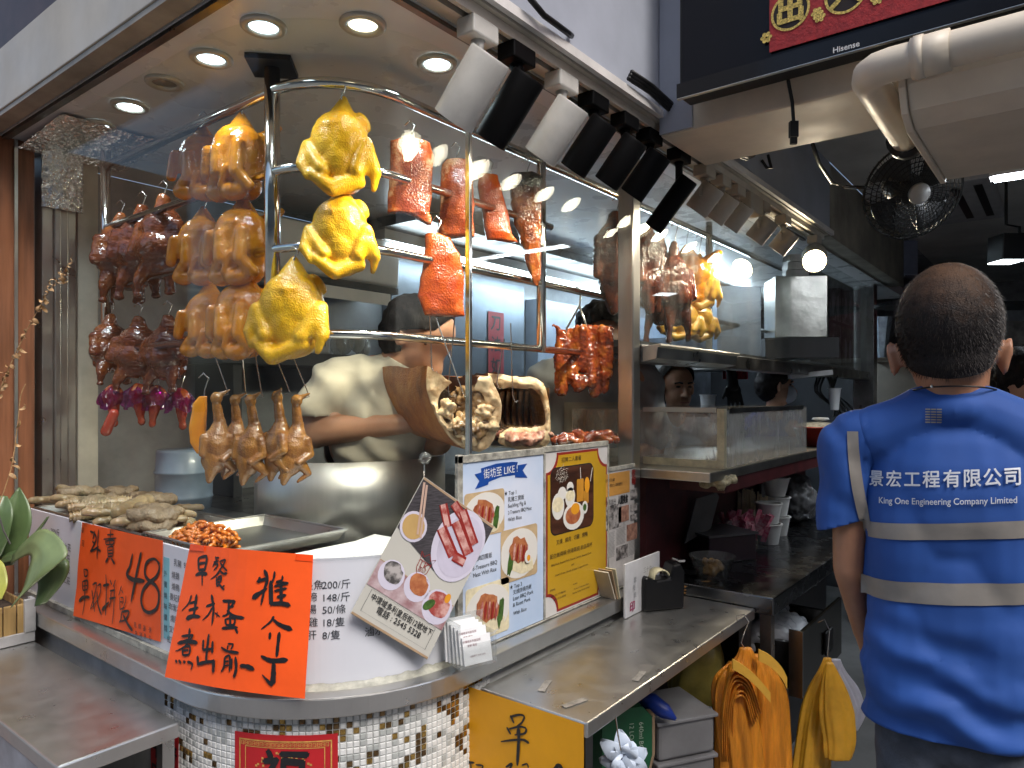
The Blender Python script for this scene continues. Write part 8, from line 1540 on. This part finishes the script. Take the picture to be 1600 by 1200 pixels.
ms_ = organic(cvt([('c', (-52, 0, 26), (70, 0, 26), 38, 38), ('e', (4, 0, -40), (86, 54, 96)), ('e', (4, 0, -150), (80, 52, 110)), ('c', (-72, -4, 14), (-84, -14, -60), 32, 28), ('c', (86, -4, 14), (98, -14, -60), 32, 28)], s), 0.009, 4, wr, 'shirt', mat('grey white cotton', (0.40, 0.41, 0.42), 0.8, var=.06, bump=.2, bs=20, bdist=.006)); bm = cutmesh(ms_, [((0, 0, 56), (0, 0, 1)), ((0, 0, -230), (0, 0, -1))]); m2 = bpy.data.meshes.new('shirt'); bm.to_mesh(m2); bm.free(); m2.materials.clear(); m2.materials.append(_mc['grey white cotton']); m2.polygons.foreach_set('use_smooth', [True] * len(m2.polygons)); place(c2, M, m2, 'shirt')
b = MB(); b.grid(lambda u, v: M @ (V((-40 + 90 * u, -62 + 10 * (2 * u - 1) ** 2, -10 - 130 * v)) * s), 10, 8); o = b.build('apron', whitecl, c2, smooth=True); o.modifiers.new('th', 'SOLIDIFY').thickness = 0.004
hr = organic(cvt([('e', (18, -20, 108), (39, 44, 38)), ('e', (18, -8, 96), (37, 38, 36))], s), 0.008, 2, lambda p, n: p + n * .012 * nz(p, 30, 2, 3), 'hair', hairb); bm = cutmesh(hr, [((0, -40, 92), (0, -0.8, -1))]); m2 = bpy.data.meshes.new('hair'); bm.to_mesh(m2); bm.free(); m2.materials.clear(); m2.materials.append(hairb); place(c2, M, m2, 'hair')

# ---- man with white shirt behind the acrylic box, face to the street
def face(r, M, s, hx, hz, w, h, yaw, hairpr, hairm, skinm, extra=[], body=[]):
    c, q = math.cos(R(yaw)), math.sin(R(yaw)); T = lambda x, y, z: V((hx + x * c - y * q, x * q + y * c, hz + z))
    F = [('e', T(0, 2, h * .16), (w * .50, w * .56, h * .36), (0, 0, R(yaw))), ('e', T(0, -w * .06, -h * .16), (w * .40, w * .44, h * .32), (0, 0, R(yaw))), ('e', T(0, -w * .20, -h * .38), (w * .22, w * .22, h * .12)), ('c', T(0, -w * .52, h * .04), T(0, -w * .66, -h * .14), w * .06, w * .10), ('e', T(w * .09, -w * .56, -h * .15), (w * .06,) * 3), ('e', T(-w * .09, -w * .56, -h * .15), (w * .06,) * 3),
         ('e', T(-w * .51, 0, 0), (w * .06, w * .12, h * .14)), ('e', T(w * .51, 0, 0), (w * .06, w * .12, h * .14)), ('e', T(-w * .2, -w * .47, h * .12), (w * .16, w * .07, h * .035)), ('e', T(w * .2, -w * .47, h * .12), (w * .16, w * .07, h * .035)), ('e', T(0, -w * .47, -h * .265), (w * .15, w * .06, h * .022)), ('e', T(0, -w * .46, -h * .31), (w * .13, w * .06, h * .025)), ('c', T(0, w * .05, -h * .2), T(0, w * .12, -h * .75), w * .30, w * .34)]
    place(r, M, organic(cvt(F + body, s), 0.0055, 2, None, 'body', skinm), 'body')
    for sg in (-1, 1):
        b = MB(); b.ell(M @ (T(sg * w * .2, -w * .475, h * .045) * s), (w * .085 * s, w * .05 * s, h * .024 * s), (0, 0, CRZ + R(yaw))); b.build('eye', eyem, r, smooth=True)
        b = MB(); b.tube([M @ (T(sg * w * .09, -w * .54, h * .115) * s), M @ (T(sg * w * .2, -w * .535, h * .135) * s), M @ (T(sg * w * .32, -w * .46, h * .115) * s)], w * .03 * s, 6); b.build('eyebrow', hairb, r)
    b = MB(); b.tube([M @ (T(-w * .15, -w * .49, -h * .285) * s), M @ (T(0, -w * .535, -h * .288) * s), M @ (T(w * .15, -w * .49, -h * .282) * s)], w * .018 * s, 6); b.build('mouth', lipm, r)
    return T
m3, s, M = figure('man with a lined face and white shirt looking right behind the acrylic box', 1056, 618, 3.05)
T = face(m3, M, s, 2, 10, 50, 72, 14, None, hairb, skin, body=[('c', (-34, 12, -54), (40, 12, -54), 18, 18), ('e', (2, 12, -110), (50, 30, 60)), ('c', (-46, 10, -60), (-52, -6, -130), 15, 12), ('c', (50, 10, -56), (76, -16, -70), 15, 12), ('c', (76, -16, -70), (60, -46, -84), 11, 8), ('e', (2, 12, -200), (46, 28, 60)), ('c', (-16, 10, -240), (-16, 10, -500), 22, 16), ('c', (20, 10, -240), (20, 10, -500), 22, 16)])
ms_ = organic(cvt([('c', (-32, 12, -50), (40, 12, -50), 22, 22), ('e', (2, 12, -110), (56, 35, 62)), ('c', (-46, 10, -58), (-54, -2, -104), 20, 17), ('c', (46, 10, -54), (74, -10, -68), 19, 16), ('e', (2, 12, -190), (50, 32, 60))], s), 0.006, 3, lambda p, n: p + n * .005 * nz(p, 20, 2, 3), 'shirt', whitec2); bm = cutmesh(ms_, [((2, 0, -33), (0, -0.25, 1))]); m2 = bpy.data.meshes.new('shirt'); bm.to_mesh(m2); bm.free(); m2.materials.clear(); m2.materials.append(whitec2); m2.polygons.foreach_set('use_smooth', [True] * len(m2.polygons)); place(m3, M, m2, 'shirt')
b = MB()
for sg in (-1, 1): b.prism([M @ (V(p) * s) for p in ((sg * 6 + 2, -16, -52), (sg * 26 + 2, -4, -30), (sg * 30 + 2, 2, -36), (sg * 18 + 2, -16, -58))], M.to_3x3() @ V((0, 0.003, 0)))
b.build('collar', whitec2, m3)
hr = organic(cvt([('e', T(0, 5, 20), (28.5, 31, 26)), ('e', T(0, 12, 4), (27.5, 24, 30))], s), 0.006, 2, lambda p, n: p + n * .004 * nz(p, 50, 2, 3), 'hair', hairb); bm = cutmesh(hr, [(T(0, -10, 22), (0.2, -1, -0.55))]); kill(bm, lambda q: q.z < 24 and q.y < 2 and abs(q.x - 2) < 40 and q.z < 12); m2 = bpy.data.meshes.new('hair'); bm.to_mesh(m2); bm.free(); m2.materials.clear(); m2.materials.append(hairb); place(m3, M, m2, 'hair')

# ---- masked worker in violet, further back, in profile to the right
m4, s, M = figure('masked worker in a violet blue top bent to the right under the shelf beam', 1210, 618, 3.7)
T = face(m4, M, s, 4, 14, 40, 60, 80, None, hairb, skin, body=[('c', (-20, 10, -48), (26, 14, -46), 18, 18), ('e', (0, 12, -100), (44, 30, 56)), ('e', (0, 12, -190), (42, 28, 70)), ('c', (26, 0, -50), (44, -14, -90), 14, 10), ('c', (44, -14, -90), (66, -18, -80), 10, 7), ('c', (-10, 10, -230), (-10, 10, -410), 20, 16), ('c', (16, 10, -230), (16, 10, -410), 20, 16)])
vio = mat('violet blue cotton', (0.03, 0.035, 0.20), 0.8, var=.1); ms_ = organic(cvt([('c', (-22, 10, -46), (28, 14, -44), 21, 21), ('e', (0, 12, -100), (49, 34, 58)), ('e', (0, 12, -190), (46, 32, 70))], s), 0.008, 3, lambda p, n: p + n * .006 * nz(p, 20, 2, 3), 'top', vio); place(m4, M, ms_, 'top')
hr = organic(cvt([('e', T(0, 6, 16), (24, 27, 22)), ('e', T(0, 12, 2), (23, 20, 26))], s), 0.008, 2, lambda p, n: p + n * .005 * nz(p, 50, 2, 3), 'hair', hairb); place(m4, M, hr, 'hair')
mk = organic(cvt([('e', T(0, -14, -12), (16, 12, 15))], s), 0.005, 2, None, 'mask', whitec2); place(m4, M, mk, 'face_mask')
# ---- customer at the right edge, dark hair and pale collar
m5, s, M = figure('person with dark hair and a pale blue shirt half cut off at the right edge', 1592, 618, 1.95)
place(m5, M, organic(cvt([('e', (4, 4, 30), (34, 40, 42)), ('e', (4, -2, 4), (26, 30, 30)), ('c', (4, 6, 0), (4, 8, -40), 22, 26), ('c', (-60, 10, -62), (70, 10, -62), 34, 34), ('e', (4, 10, -150), (74, 46, 100)), ('c', (-84, 10, -76), (-92, 8, -240), 24, 18), ('c', (92, 10, -76), (98, 8, -240), 24, 18), ('e', (4, 10, -280), (66, 44, 100)), ('c', (-30, 10, -360), (-30, 10, -790), 40, 26), ('c', (38, 10, -360), (38, 10, -790), 40, 26)], s), 0.009, 3, None, 'body', skin), 'body')
ms_ = organic(cvt([('c', (-60, 10, -58), (70, 10, -58), 39, 39), ('e', (4, 10, -150), (80, 52, 104)), ('e', (4, 10, -280), (74, 50, 100)), ('c', (-84, 10, -76), (-92, 8, -150), 31, 28), ('c', (92, 10, -76), (98, 8, -150), 31, 28)], s), 0.009, 3, None, 'shirt', mat('pale blue cotton', (0.30, 0.40, 0.50), 0.8)); bm = cutmesh(ms_, [((0, 0, -22), (0, 0, 1))]); m2 = bpy.data.meshes.new('shirt'); bm.to_mesh(m2); bm.free(); m2.materials.clear(); m2.materials.append(_mc['pale blue cotton']); m2.polygons.foreach_set('use_smooth', [True] * len(m2.polygons)); place(m5, M, m2, 'shirt')
hr = organic(cvt([('e', (4, 6, 36), (38, 44, 42)), ('e', (4, 14, 12), (35, 34, 36))], s), 0.008, 2, lambda p, n: p + n * .008 * nz(p, 40, 2, 3), 'hair', hairb); place(m5, M, hr, 'hair')
